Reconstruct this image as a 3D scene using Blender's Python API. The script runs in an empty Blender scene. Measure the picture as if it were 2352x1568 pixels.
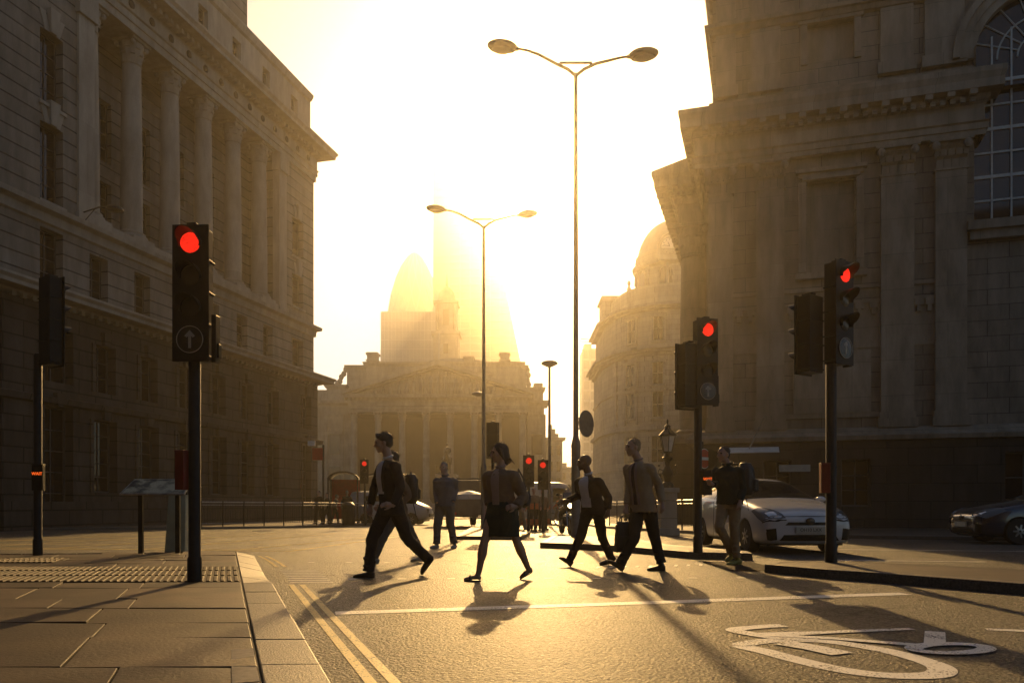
import bpy, math, random
from mathutils import Vector, Matrix
R = math.radians
PI = math.pi
random.seed(7)
COL = bpy.context.scene.collection
F = 1829.0; CX = 1176.0; HY = 1155.0; CH = 0.93

def ground(y):
    """the street falls gently away beyond the crossing"""
    if y < 15: return 0.0
    return -0.009 * (min(y, 60.0) - 15.0)

def at(px, py, d):
    """a point seen at (px, py) of the photo standing d metres away"""
    return ((px - CX) / F * d, d, CH + (HY - py) / F * d)

# ------------------------------------------------------------ mesh builder
class MB:
    def __init__(s):
        s.v = []; s.f = []; s.m = Matrix.Identity(4)
    def add(s, vs, fs):
        b = len(s.v)
        s.v += [s.m @ Vector(p) for p in vs]
        s.f += [tuple(b + i for i in f) for f in fs]
        return s
    def box(s, x0, x1, y0, y1, z0, z1):
        vs = [(x0,y0,z0),(x1,y0,z0),(x1,y1,z0),(x0,y1,z0),(x0,y0,z1),(x1,y0,z1),(x1,y1,z1),(x0,y1,z1)]
        return s.add(vs, [(0,3,2,1),(4,5,6,7),(0,1,5,4),(1,2,6,5),(2,3,7,6),(3,0,4,7)])
    def hexa(s, lo, hi):
        """lo, hi: four points each, same winding"""
        return s.add(list(lo)+list(hi), [(3,2,1,0),(4,5,6,7),(0,1,5,4),(1,2,6,5),(2,3,7,6),(3,0,4,7)])
    def prism(s, pts, a, b, axis='z'):
        """polygon pts (2d) extruded from a to b along axis"""
        n = len(pts)
        def P(p, t):
            if axis == 'z': return (p[0], p[1], t)
            if axis == 'y': return (p[0], t, p[1])
            return (t, p[0], p[1])
        vs = [P(p, a) for p in pts] + [P(p, b) for p in pts]
        fs = [tuple(range(n))[::-1], tuple(range(n, 2*n))]
        fs += [(i, (i+1) % n, n + (i+1) % n, n + i) for i in range(n)]
        return s.add(vs, fs)
    def lathe(s, prof, c=(0,0,0), n=20, sx=1.0, sy=1.0, a0=0.0, rfun=None):
        vs = []; fs = []
        for (r, z) in prof:
            for i in range(n):
                a = a0 + 2*PI*i/n
                rr = r * (rfun(a, z) if rfun else 1.0)
                vs.append((c[0]+rr*math.cos(a)*sx, c[1]+rr*math.sin(a)*sy, c[2]+z))
        m = len(prof)
        for j in range(m-1):
            for i in range(n):
                fs.append((j*n+i, j*n+(i+1)%n, (j+1)*n+(i+1)%n, (j+1)*n+i))
        fs.append(tuple(range(n))[::-1]); fs.append(tuple((m-1)*n+i for i in range(n)))
        return s.add(vs, fs)
    def tube(s, pts, r, n=8, flat=None, caps=True):
        """tube along pts; r is one radius or a list; flat = (a,b) multiplies the two cross axes"""
        pts = [Vector(p) for p in pts]; m = len(pts)
        rs = r if isinstance(r, (list, tuple)) else [r]*m
        vs = []; fs = []; up = None
        for k in range(m):
            if k == 0: t = pts[1]-pts[0]
            elif k == m-1: t = pts[-1]-pts[-2]
            else: t = (pts[k+1]-pts[k]).normalized() + (pts[k]-pts[k-1]).normalized()
            if t.length < 1e-9: t = Vector((0,0,1))
            t.normalize()
            if up is None:
                up = Vector((0,0,1)) if abs(t.z) < 0.95 else Vector((0,1,0))
            a = t.cross(up)
            if a.length < 1e-6: a = t.cross(Vector((1,0,0)))
            a.normalize(); b = a.cross(t).normalized(); up = b
            fa, fb = flat if flat else (1, 1)
            for i in range(n):
                w = 2*PI*i/n + PI/n
                vs.append(pts[k] + a*(math.cos(w)*rs[k]*fa) + b*(math.sin(w)*rs[k]*fb))
        for j in range(m-1):
            for i in range(n):
                fs.append((j*n+i, j*n+(i+1)%n, (j+1)*n+(i+1)%n, (j+1)*n+i))
        if caps:
            fs.append(tuple(range(n))[::-1]); fs.append(tuple((m-1)*n+i for i in range(n)))
        return s.add(vs, fs)
    def ball(s, c, rx, ry=None, rz=None, n=12, m=8):
        ry = ry or rx; rz = rz or rx
        vs = [(c[0], c[1], c[2]-rz)]; fs = []
        for j in range(1, m):
            a = -PI/2 + PI*j/m
            for i in range(n):
                w = 2*PI*i/n
                vs.append((c[0]+rx*math.cos(a)*math.cos(w), c[1]+ry*math.cos(a)*math.sin(w), c[2]+rz*math.sin(a)))
        vs.append((c[0], c[1], c[2]+rz)); T = len(vs)-1
        for i in range(n):
            fs.append((0, 1+(i+1)%n, 1+i)); fs.append((T, 1+(m-2)*n+i, 1+(m-2)*n+(i+1)%n))
        for j in range(m-2):
            for i in range(n):
                fs.append((1+j*n+i, 1+j*n+(i+1)%n, 1+(j+1)*n+(i+1)%n, 1+(j+1)*n+i))
        return s.add(vs, fs)
    def build(s, name, mat, parent=None, smooth=None, bevel=0, loc=None, rz=0, sub=0, label=None):
        me = bpy.data.meshes.new(name)
        me.from_pydata([tuple(p) for p in s.v], [], s.f)
        me.validate(); me.update()
        if mat: me.materials.append(mat)
        o = bpy.data.objects.new(name, me); COL.objects.link(o)
        if parent: o.parent = parent
        if loc: o.location = loc
        if rz: o.rotation_euler.z = rz
        if smooth is not None:
            me.polygons.foreach_set('use_smooth', [True]*len(me.polygons))
            if smooth < 180: me.set_sharp_from_angle(angle=R(smooth))
        if bevel:
            b = o.modifiers.new('Bevel', 'BEVEL'); b.width = bevel; b.segments = 2; b.limit_method = 'ANGLE'; b.angle_limit = R(40)
        if sub:
            b = o.modifiers.new('Subsurf', 'SUBSURF'); b.levels = sub; b.render_levels = sub
        if label: o['label'] = label
        return o

def tag(o, label=None, cat=None, group=None, kind=None):
    if label: o['label'] = label
    if cat: o['category'] = cat
    if group: o['group'] = group
    if kind: o['kind'] = kind
    return o
def empty(name, loc, rz=0, label=None, cat=None, group=None):
    o = bpy.data.objects.new(name, None); COL.objects.link(o)
    o.location = loc; o.rotation_euler.z = rz; o.empty_display_size = 0.2
    return tag(o, label, cat, group)
def kids(o): return [c for c in bpy.data.objects if c.parent == o]
def copy_tree(o, parent=None):
    c = o.copy(); COL.objects.link(c); c.parent = parent
    for ch in kids(o): copy_tree(ch, c)
    return c
def inst(o, loc, rz, label, scale=None):
    c = copy_tree(o); c.location = loc; c.rotation_euler.z = rz; c['label'] = label
    if scale: c.scale = scale
    return c

# ------------------------------------------------------------ materials
def newmat(name):
    m = bpy.data.materials.new(name); m.use_nodes = True
    nt = m.node_tree; b = nt.nodes['Principled BSDF']
    return m, nt, b
def plain(name, col, rough=0.6, metal=0.0, noise=0.15, scale=6.0, bump=0.0, bscale=60, spec=0.5, coat=0.0):
    m, nt, b = newmat(name)
    b.inputs['Roughness'].default_value = rough; b.inputs['Metallic'].default_value = metal
    b.inputs['Specular IOR Level'].default_value = spec
    b.inputs['Coat Weight'].default_value = coat
    tc = nt.nodes.new('ShaderNodeTexCoord'); n = nt.nodes.new('ShaderNodeTexNoise')
    n.inputs['Scale'].default_value = scale; n.inputs['Detail'].default_value = 5
    nt.links.new(tc.outputs['Object'], n.inputs['Vector'])
    cr = nt.nodes.new('ShaderNodeValToRGB')
    cr.color_ramp.elements[0].position = 0.3; cr.color_ramp.elements[1].position = 0.7
    cr.color_ramp.elements[0].color = tuple(c*(1-noise) for c in col)+(1,)
    cr.color_ramp.elements[1].color = tuple(min(1, c*(1+noise)) for c in col)+(1,)
    nt.links.new(n.outputs['Fac'], cr.inputs['Fac']); nt.links.new(cr.outputs['Color'], b.inputs['Base Color'])
    if bump:
        n2 = nt.nodes.new('ShaderNodeTexNoise'); n2.inputs['Scale'].default_value = bscale; n2.inputs['Detail'].default_value = 3
        nt.links.new(tc.outputs['Object'], n2.inputs['Vector'])
        bp = nt.nodes.new('ShaderNodeBump'); bp.inputs['Strength'].default_value = bump; bp.inputs['Distance'].default_value = 0.01
        nt.links.new(n2.outputs['Fac'], bp.inputs['Height']); nt.links.new(bp.outputs['Normal'], b.inputs['Normal'])
    return m
def islands(m, amt=.35):
    """each laid stone gets a slightly different tone"""
    nt = m.node_tree; b = nt.nodes['Principled BSDF']; src = b.inputs['Base Color'].links[0].from_socket
    g = nt.nodes.new('ShaderNodeNewGeometry'); r = nt.nodes.new('ShaderNodeMapRange'); r.inputs['To Min'].default_value = 1-amt; r.inputs['To Max'].default_value = 1+amt
    nt.links.new(g.outputs['Random Per Island'], r.inputs[0]); sc_ = nt.nodes.new('ShaderNodeVectorMath'); sc_.operation = 'SCALE'
    nt.links.new(src, sc_.inputs[0]); nt.links.new(r.outputs[0], sc_.inputs['Scale']); nt.links.new(sc_.outputs[0], b.inputs['Base Color'])
    return m
def paint(name, col, wear=.5):
    """road paint, rubbed through to the chippings"""
    m, nt, b = newmat(name); N = nt.nodes; L = nt.links
    tc = N.new('ShaderNodeTexCoord'); n = N.new('ShaderNodeTexNoise'); n.inputs['Scale'].default_value = 65; n.inputs['Detail'].default_value = 3; L.new(tc.outputs['Object'], n.inputs['Vector'])
    n2 = N.new('ShaderNodeTexNoise'); n2.inputs['Scale'].default_value = 3.5; n2.inputs['Detail'].default_value = 5; L.new(tc.outputs['Object'], n2.inputs['Vector'])
    ad = N.new('ShaderNodeMath'); ad.operation = 'MULTIPLY_ADD'; L.new(n2.outputs['Fac'], ad.inputs[0]); ad.inputs[1].default_value = wear; L.new(n.outputs['Fac'], ad.inputs[2])
    cr = N.new('ShaderNodeValToRGB'); cr.color_ramp.elements[0].position = .5+wear*.5+.06; cr.color_ramp.elements[1].position = .5+wear*.5+.16
    cr.color_ramp.elements[0].color = col+(1,); cr.color_ramp.elements[1].color = (.05,.047,.042,1)
    L.new(ad.outputs[0], cr.inputs['Fac']); L.new(cr.outputs['Color'], b.inputs['Base Color']); b.inputs['Roughness'].default_value = .55; b.inputs['Specular IOR Level'].default_value = .3
    bp = N.new('ShaderNodeBump'); bp.inputs['Strength'].default_value = .6; bp.inputs['Distance'].default_value = .004; L.new(n.outputs['Fac'], bp.inputs['Height']); L.new(bp.outputs['Normal'], b.inputs['Normal'])
    return m
def emit(name, col, strength):
    m, nt, b = newmat(name)
    b.inputs['Base Color'].default_value = tuple(c*0.3 for c in col)+(1,)
    b.inputs['Emission Color'].default_value = col+(1,); b.inputs['Emission Strength'].default_value = strength
    return m
def stone(name, col, bw=1.3, bh=0.5, mortar=0.012, dark=0.35, bump=0.5, stain=0.35, warp=0):
    """coursed ashlar laid in the x-z plane of the wall, with rain stains and soot"""
    m, nt, b = newmat(name); N = nt.nodes; L = nt.links
    b.inputs['Roughness'].default_value = 0.85; b.inputs['Specular IOR Level'].default_value = 0.3
    tc = N.new('ShaderNodeTexCoord'); sp = N.new('ShaderNodeSeparateXYZ'); cb = N.new('ShaderNodeCombineXYZ')
    L.new(tc.outputs['Object'], sp.inputs[0])
    ad = N.new('ShaderNodeMath'); ad.operation = 'ADD'
    L.new(sp.outputs['X'], ad.inputs[0]); L.new(sp.outputs['Y'], ad.inputs[1])
    L.new(ad.outputs[0], cb.inputs['X']); L.new(sp.outputs['Z'], cb.inputs['Y'])
    br = N.new('ShaderNodeTexBrick'); L.new(cb.outputs[0], br.inputs['Vector'])
    br.inputs['Scale'].default_value = 1.0; br.inputs['Brick Width'].default_value = bw; br.inputs['Row Height'].default_value = bh
    br.inputs['Mortar Size'].default_value = mortar; br.inputs['Mortar Smooth'].default_value = 0.3
    br.inputs['Color1'].default_value = tuple(c*0.88 for c in col)+(1,); br.inputs['Color2'].default_value = tuple(c*1.08 for c in col)+(1,)
    br.inputs['Mortar'].default_value = tuple(c*dark for c in col)+(1,)
    mp = N.new('ShaderNodeMapping'); mp.inputs['Scale'].default_value = (1.6, 1.6, 0.4)
    L.new(tc.outputs['Object'], mp.inputs[0])
    n1 = N.new('ShaderNodeTexNoise'); n1.inputs['Scale'].default_value = 1.3; n1.inputs['Detail'].default_value = 8; n1.inputs['Roughness'].default_value = 0.65
    L.new(mp.outputs[0], n1.inputs['Vector'])
    n2 = N.new('ShaderNodeTexNoise'); n2.inputs['Scale'].default_value = 0.35; n2.inputs['Detail'].default_value = 4
    L.new(tc.outputs['Object'], n2.inputs['Vector'])
    r1 = N.new('ShaderNodeMapRange'); r1.inputs['From Min'].default_value = 0.35; r1.inputs['From Max'].default_value = 0.7
    r1.inputs['To Min'].default_value = 1-stain; r1.inputs['To Max'].default_value = 1.05; L.new(n1.outputs['Fac'], r1.inputs[0])
    r2 = N.new('ShaderNodeMapRange'); r2.inputs['From Min'].default_value = 0.3; r2.inputs['From Max'].default_value = 0.7
    r2.inputs['To Min'].default_value = 1-stain*0.6; r2.inputs['To Max'].default_value = 1.08; L.new(n2.outputs['Fac'], r2.inputs[0])
    mu = N.new('ShaderNodeMath'); mu.operation = 'MULTIPLY'; L.new(r1.outputs[0], mu.inputs[0]); L.new(r2.outputs[0], mu.inputs[1])
    mx = N.new('ShaderNodeVectorMath'); mx.operation = 'SCALE'; L.new(br.outputs['Color'], mx.inputs[0]); L.new(mu.outputs[0], mx.inputs['Scale'])
    L.new(mx.outputs[0], b.inputs['Base Color'])
    n3 = N.new('ShaderNodeTexNoise'); n3.inputs['Scale'].default_value = 14; n3.inputs['Detail'].default_value = 4; L.new(tc.outputs['Object'], n3.inputs['Vector'])
    sb = N.new('ShaderNodeMath'); sb.operation = 'MULTIPLY_ADD'; L.new(n3.outputs['Fac'], sb.inputs[0]); sb.inputs[1].default_value = 0.25
    iv = N.new('ShaderNodeMath'); iv.operation = 'SUBTRACT'; iv.inputs[0].default_value = 1; L.new(br.outputs['Fac'], iv.inputs[1]); L.new(iv.outputs[0], sb.inputs[2])
    bp = N.new('ShaderNodeBump'); bp.inputs['Strength'].default_value = bump; bp.inputs['Distance'].default_value = 0.03
    L.new(sb.outputs[0], bp.inputs['Height']); L.new(bp.outputs['Normal'], b.inputs['Normal'])
    return m
def glassmat(name, col=(0.008,0.009,0.012), rough=0.05, spec=0.4):
    m, nt, b = newmat(name)
    b.inputs['Base Color'].default_value = col+(1,); b.inputs['Roughness'].default_value = rough; b.inputs['Specular IOR Level'].default_value = spec
    return m

M = {}
M['left_stone'] = stone('rusticated_portland_stone', (0.3,0.26,0.21), 40.0, 0.6, 0.035, 0.22, 1.0, 0.4)
M['left_trim'] = stone('smooth_portland_stone', (0.4,0.35,0.28), 3.0, 3.0, 0.004, 0.6, 0.3, 0.3)
M['right_stone'] = stone('sooty_portland_stone', (0.25,0.21,0.165), 1.5, 0.6, 0.014, 0.3, 0.7, 0.42)
M['right_trim'] = stone('weathered_stone_trim', (0.31,0.26,0.2), 2.2, 1.4, 0.007, 0.4, 0.4, 0.42)
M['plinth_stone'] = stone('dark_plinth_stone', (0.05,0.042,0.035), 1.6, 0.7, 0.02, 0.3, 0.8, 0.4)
M['ground_stone'] = stone('shade_toned_rusticated_base', (0.085,0.07,0.055), 1.9, 0.62, 0.035, 0.25, 0.9, 0.45)  # darker stone: the shade on the bank's ground storey is put into its colour
M['portico_shade_wall'] = stone('shade_toned_portico_wall', (0.07,0.055,0.04), 1.6, 0.6, 0.01, 0.5, 0.4, 0.3)  # dark gaps between the columns: portico shade painted into the wall colour
M['far_stone'] = stone('exchange_stone', (0.34,0.3,0.24), 1.6, 0.6, 0.01, 0.5, 0.4, 0.35)
M['dome_stone'] = stone('corner_block_stone', (0.38,0.34,0.28), 1.6, 0.55, 0.014, 0.4, 0.5, 0.3)
M['lead'] = plain('lead_roof', (0.14,0.145,0.15), 0.5, 0.2, 0.25, 1.5)
M['glass'] = glassmat('window_glass')
M['dark'] = plain('unlit_interior', (0.015,0.013,0.012), 0.9)
M['frame'] = plain('dark_window_frame', (0.05,0.05,0.05), 0.5)
M['whiteframe'] = plain('painted_window_frame', (0.4,0.4,0.38), 0.5)
M['tower_glass'] = glassmat('tower_curtain_glass', (0.1,0.12,0.14), 0.25)
M['tower_frame'] = plain('tower_mullion', (0.25,0.26,0.27), 0.5, 0.3)
M['black'] = plain('black_painted_steel', (0.01,0.01,0.01), 0.42, 0.0, 0.3, 12, 0.15, 120, .25)
M['grey_metal'] = plain('grey_painted_column', (0.11,0.105,0.1), 0.45, 0.2, 0.2, 8)
M['steel'] = plain('worn_steel', (0.35,0.34,0.32), 0.32, 0.8, 0.25, 20)
M['pole'] = plain('grey_black_pole_paint', (0.012,0.012,0.012), 0.45, 0, 0.3, 15, 0, 60, .22)
# ------------------------------------------------------------ facade helpers (x right, y inward, z up)
def wall_grid(mb, x0, x1, z0, z1, holes, y=0.0, reveal=0.4):
    xs = sorted({x0, x1, *[h[0] for h in holes], *[h[1] for h in holes]})
    zs = sorted({z0, z1, *[h[2] for h in holes], *[h[3] for h in holes]})
    xs = [a for a in xs if x0 <= a <= x1]; zs = [a for a in zs if z0 <= a <= z1]
    for i in range(len(xs)-1):
        for j in range(len(zs)-1):
            cx = (xs[i]+xs[i+1])/2; cz = (zs[j]+zs[j+1])/2
            if any(h[0] < cx < h[1] and h[2] < cz < h[3] for h in holes): continue
            mb.add([(xs[i],y,zs[j]),(xs[i+1],y,zs[j]),(xs[i+1],y,zs[j+1]),(xs[i],y,zs[j+1])], [(0,1,2,3)])
    for (a,b,c,d) in holes:
        Y = y+reveal
        mb.add([(a,y,c),(a,y,d),(a,Y,d),(a,Y,c)], [(0,1,2,3)]); mb.add([(b,y,c),(b,y,d),(b,Y,d),(b,Y,c)], [(3,2,1,0)])
        mb.add([(a,y,c),(b,y,c),(b,Y,c),(a,Y,c)], [(3,2,1,0)]); mb.add([(a,y,d),(b,y,d),(b,Y,d),(a,Y,d)], [(0,1,2,3)])
def window(root, a, b, c, d, y, nx=2, nz=3, mat='frame', fw=0.07, name='window'):
    """frame and glazing bars as the part, its pane as the sub-part"""
    mb = MB(); w = fw
    mb.box(a, a+w, y-0.06, y+0.05, c, d); mb.box(b-w, b, y-0.06, y+0.05, c, d)
    mb.box(a+w, b-w, y-0.06, y+0.05, c, c+w); mb.box(a+w, b-w, y-0.06, y+0.05, d-w, d)
    for i in range(1, nx):
        x = a+w+(b-a-2*w)*i/nx; mb.box(x-w*.35, x+w*.35, y-0.04, y+0.03, c+w, d-w)
    for j in range(1, nz):
        z = c+w+(d-c-2*w)*j/nz; mb.box(a+w, b-w, y-0.035, y+0.028, z-w*.3, z+w*.3)
    fr = mb.build(name, M[mat], root)
    MB().add([(a,y+0.0,c),(b,y+0.0,c),(b,y+0.0,d),(a,y+0.0,d)], [(0,1,2,3)]).build('pane', M['glass'], fr)
    return fr
def moulding(mb, prof, x0, x1, ret0=0.0, ret1=0.0):
    """prof: (outward, z) pairs from bottom to top, swept along x from x0 to x1; the ends step out by the profile
    when ret is set, so the moulding turns the corner by that depth inward"""
    n = len(prof)
    def ring(x, sgn): return [(x + sgn*p[0], -p[0], p[1]) for p in prof]
    A = ring(x0, -1 if ret0 else 0); B = ring(x1, 1 if ret1 else 0)
    vs = A + B
    fs = [(i, n+i, n+i+1, i+1) for i in range(n-1)]
    if ret0:
        vs += [(x0 - p[0], ret0, p[1]) for p in prof]; k = 2*n
        fs += [(k+i, i, i+1, k+i+1) for i in range(n-1)]
    if ret1:
        k = len(vs); vs += [(x1 + p[0], ret1, p[1]) for p in prof]
        fs += [(n+i, k+i, k+i+1, n+i+1) for i in range(n-1)]
    if not ret0: fs.append(tuple(range(n)))
    if not ret1: fs.append(tuple(range(n, 2*n))[::-1])
    mb.add(vs, fs)
def cornice_prof(z0, z1, out, base=0.0):
    h = z1-z0
    return [(base, z0), (base+out*.12, z0+h*.02), (base+out*.15, z0+h*.18), (base+out*.35, z0+h*.3), (base+out*.38, z0+h*.42),
            (base+out*.9, z0+h*.46), (base+out*.9, z0+h*.68), (base+out, z0+h*.85), (base+out, z0+h*.99), (base, z0+h)]
def dentils(mb, x0, x1, z0, z1, y0, y1, pitch, w):
    n = max(1, int((x1-x0)/pitch))
    for i in range(n):
        x = x0 + (i+.5)*(x1-x0)/n
        mb.box(x-w/2, x+w/2, y0, y1, z0, z1)
def classical_column(parent, x, y, z0, z1, r, mat, name='column', n=28, cap=True):
    h = z1-z0; mb = MB()
    caph = r*2.3 if cap else r*1.0; bh = r*1.0
    zb = z0+bh; zt = z1-caph
    prof = [(r*1.42, z0+bh*.3), (r*1.42, z0+bh*.32), (r*1.46, z0+bh*.45), (r*1.4, z0+bh*.58), (r*1.2, z0+bh*.66), (r*1.2, z0+bh*.76), (r*1.26, z0+bh*.86), (r*1.1, z0+bh)]
    hs = zt-zb
    for k in range(9):
        t = k/8; prof.append((r*(1.0-0.16*t**1.8), zb+0.02+t*(hs-0.04)))
    prof += [(r*.92, zt), (r*.95, zt+.03), (r*.86, zt+.06)]
    mb.lathe(prof, (x,y,0), n)
    mb.box(x-r*1.45, x+r*1.45, y-r*1.45, y+r*1.45, z0, z0+bh*.3)
    col = mb.build(name, mat, parent, smooth=50)
    cb = MB()
    if cap:
        # two rows of leaves round a bell, then volutes and abacus
        cp = [(r*.86, zt+.06), (r*.88, zt+caph*.3), (r*.95, zt+caph*.6), (r*1.15, zt+caph*.86)]
        cb.lathe(cp, (x,y,0), 16)
        for row, (zz, hh, rr) in enumerate([(zt+.05, caph*.36, r*.9), (zt+caph*.28, caph*.36, r*.97)]):
            for k in range(8):
                a = PI/8*(2*k+row); ca, sa = math.cos(a), math.sin(a); w = r*.27
                P = []
                for (o, z) in ((0, 0), (.06, .5), (.1, .85), (.32, 1.0), (.34, .86)):
                    for sg in (-1, 1):
                        ww = w*(1-.25*z); P.append((x+ca*(rr+o*r)-sa*sg*ww, y+sa*(rr+o*r)+ca*sg*ww, zz+hh*z))
                cb.add(P, [(2*i, 2*i+1, 2*i+3, 2*i+2) for i in range(4)])
        for k in range(4):
            a = PI/4+PI/2*k
            cb.ball((x+math.cos(a)*r*1.3, y+math.sin(a)*r*1.3, zt+caph*.8), r*.24, r*.24, r*.28, 8, 6)
        cb.box(x-r*1.22, x+r*1.22, y-r*1.22, y+r*1.22, zt+caph*.9, z1)
    else:
        cb.lathe([(r*.86, zt+.06), (r*.9, zt+caph*.4), (r*1.15, zt+caph*.65)], (x,y,0), 16)
        cb.box(x-r*1.2, x+r*1.2, y-r*1.2, y+r*1.2, zt+caph*.66, z1)
    cb.build('capital', mat, col, smooth=35)
    return col
def pilaster(mb, x0, x1, z0, z1, out, cap=1.2):
    mb.box(x0-.12, x1+.12, -out-.12, 0.1, z0, z0+.35); mb.box(x0-.06, x1+.06, -out-.06, 0.1, z0+.35, z0+.6)
    mb.box(x0, x1, -out, 0.1, z0+.6, z1-cap)
    mb.box(x0-.05, x1+.05, -out-.05, 0.1, z1-cap, z1-cap+.08)
    n = 4; w = (x1-x0)/n
    for row in range(2):
        for k in range(n+(row)):
            xa = x0+w*(k-.5*row); za = z1-cap+.1+row*cap*.32
            a = max(xa+.02, x0-.04); b = min(xa+w-.02, x1+.04)
            if b-a < .04: continue
            o = out+.04+.05*row
            mb.add([(a,-out,za),(b,-out,za),(b,-o-.03,za+cap*.25),(a,-o-.03,za+cap*.25),(b,-o-.16,za+cap*.33),(a,-o-.16,za+cap*.33),(b,-out,za+cap*.34),(a,-out,za+cap*.34)],
                   [(0,1,2,3),(3,2,4,5),(5,4,6,7)])
    for xx in (x0, x1): mb.ball((xx, -out-.12, z1-.28), .17, .15, .19, 8, 6)
    mb.box(x0-.03, x1+.03, -out-.03, 0.1, z1-.45, z1-.13)
    mb.box(x0-.2, x1+.2, -out-.2, 0.1, z1-.13, z1)

# ------------------------------------------------------------ left bank building
LB = empty('stone_bank_building', (-13.7, 55, -0.6), R(76.4),
           'tall pale stone bank with a row of giant columns left of the street', 'building')
Z0 = 0.6   # local z of eye-level datum
def build_left():
    st, tr = M['left_stone'], M['left_trim']
    def zz(z): return z+Z0
    XE = -25.4
    colx = [-5.9-2.83*k for k in range(6)]
    # upper wall (end bays) z 13.1..23.1, loggia wall recessed
    holes = []
    bays_w = []
    for xc, w in ((-2.2, 0.75), (-22.7, 0.6)):
        for (c, d) in (((17.2,19.7),(13.9,16.0),(9.9,11.8)) if xc > -10 else ((17.3,20.3),(13.3,16.5),(9.9,12.2))):
            bays_w.append((xc-w, xc+w, zz(c), zz(d)))
    for k in range(6):
        xc = -4.5-2.83*(k+.5)+.0
        bays_w.append((xc-.55, xc+.55, zz(9.9), zz(11.9)))
    mb = MB()
    # end bays of the upper storeys
    for (a, b) in ((-4.3, 0.0), (XE, -20.9)):
        hs = [h for h in bays_w if a < h[0] and h[1] < b and h[2] > zz(13)]
        wall_grid(mb, a, b, zz(13.1), zz(23.1), hs, 0, .55)
    # first storey wall below the column ledge
    wall_grid(mb, XE, 0.0, zz(9.6), zz(13.1), [h for h in bays_w if h[2] < zz(12.5)], 0, .45)
    # returns, back and end walls
    for xx in (0.0,):
        mb.add([(xx,0,0),(xx,14,0),(xx,14,zz(23.1)),(xx,0,zz(23.1))], [(0,1,2,3)])
    mb.add([(XE,0,0),(XE,14,0),(XE,14,zz(23.1)),(XE,0,zz(23.1))], [(3,2,1,0)])
    mb.build('upper_wall', st, LB)
    mb = MB()
    lw = []
    for k in range(6):
        xc = -4.5-2.83*(k+.5)
        lw += [(xc-.65, xc+.65, zz(13.9), zz(16.6)), (xc-.65, xc+.65, zz(17.6), zz(20.6))]
    wall_grid(mb, -20.9, -4.3, zz(13.1), zz(23.1), lw, 2.3, .3)
    mb.add([(-4.3,0,zz(13.1)),(-4.3,2.3,zz(13.1)),(-4.3,2.3,zz(23.1)),(-4.3,0,zz(23.1))], [(0,1,2,3)])
    mb.add([(-20.9,0,zz(13.1)),(-20.9,2.3,zz(13.1)),(-20.9,2.3,zz(23.1)),(-20.9,0,zz(23.1))], [(3,2,1,0)])
    mb.add([(-20.9,0,zz(13.1)),(-4.3,0,zz(13.1)),(-4.3,2.3,zz(13.1)),(-20.9,2.3,zz(13.1))], [(0,1,2,3)])
    mb.build('loggia_wall', st, LB)
    for h in lw: window(LB, *h, 2.6, 3, 4)
    for h in bays_w: window(LB, *h, .42, 2, 4, fw=.055)
    # keystones over the near windows
    for h in bays_w:
        kb = MB()
        if h[1]-h[0] > 1.15 and h[2] > zz(12.5):
            xc = (h[0]+h[1])/2; z = h[3]
            kb.hexa([(xc-.16,-.14,z),(xc+.16,-.14,z),(xc+.16,.02,z),(xc-.16,.02,z)], [(xc-.26,-.22,z+.95),(xc+.26,-.22,z+.95),(xc+.26,.02,z+.95),(xc-.26,.02,z+.95)])
            for sg in (-1, 1):
                kb.hexa([(xc+sg*.26-.12,-.05,z),(xc+sg*.26+.12,-.05,z),(xc+sg*.26+.12,.02,z),(xc+sg*.26-.12,.02,z)],
                        [(xc+sg*.5-.15,-.05,z+.75),(xc+sg*.5+.15,-.05,z+.75),(xc+sg*.5+.15,.02,z+.75),(xc+sg*.5-.15,.02,z+.75)])
        if kb.v: kb.build('keystone', tr, LB)
        MB().box(h[0]-.1, h[1]+.1, -.12, .1, h[2]-.14, h[2]).build('window_sill', tr, LB)
    # columns
    for x in colx: classical_column(LB, x, .62, zz(13.45), zz(23.1), .5, tr)
    for x in (-4.3+.0, -20.9):
        pb = MB()
        pb.box(x-.45, x+.45, -.12, .35, zz(13.45), zz(22.0)); pb.box(x-.55, x+.55, -.25, .35, zz(22.0), zz(23.1))
        pb.box(x-.55, x+.55, -.22, .35, zz(13.1), zz(13.45))
        pb.build('pilaster', tr, LB)
    # ledge under columns, second ledge, entablature and cornice
    mb = MB()
    moulding(mb, [(0, zz(12.35)), (.12, zz(12.4)), (.15, zz(12.75)), (.42, zz(12.85)), (.45, zz(13.05)), (.0, zz(13.1))], XE, 0, 3, 3)
    mb.box(-20.9, -4.3, -.12, 1.2, zz(13.08), zz(13.45))
    mb.build('column_ledge', tr, LB)
    mb = MB()
    moulding(mb, cornice_prof(zz(8.9), zz(9.6), 1.15), XE, 0, 3, 3)
    dentils(mb, XE+.2, -.1, zz(8.95), zz(9.2), -.42, -.1, .5, .2)
    mb.build('ground_floor_cornice', tr, LB)
    mb = MB()
    moulding(mb, [(.0, zz(23.1)), (.12, zz(23.1)), (.12, zz(23.45)), (.2, zz(23.47)), (.2, zz(23.8)), (.3, zz(23.84)), (.18, zz(23.9)), (.18, zz(24.55)), (0, zz(24.6))], XE, 0, 3, 3)
    mb.build('architrave', tr, LB)
    mb = MB(); mb.box(-20.8, -4.4, -.0, 2.3, zz(23.12), zz(24.5)); mb.build('loggia_ceiling', tr, LB)
    for i in range(17):                       # round bosses along the frieze
        mb = MB(); x = -1.2-1.42*i
        mb.m = Matrix.Translation((x, -.19, zz(24.22))) @ Matrix.Rotation(PI/2, 4, 'X')
        mb.lathe([(.17,0), (.2,.05), (.12,.09), (.05,.1)], n=12)
        mb.build('frieze_boss', M['plinth_stone'], LB, smooth=40)
    mb = MB()
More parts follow.
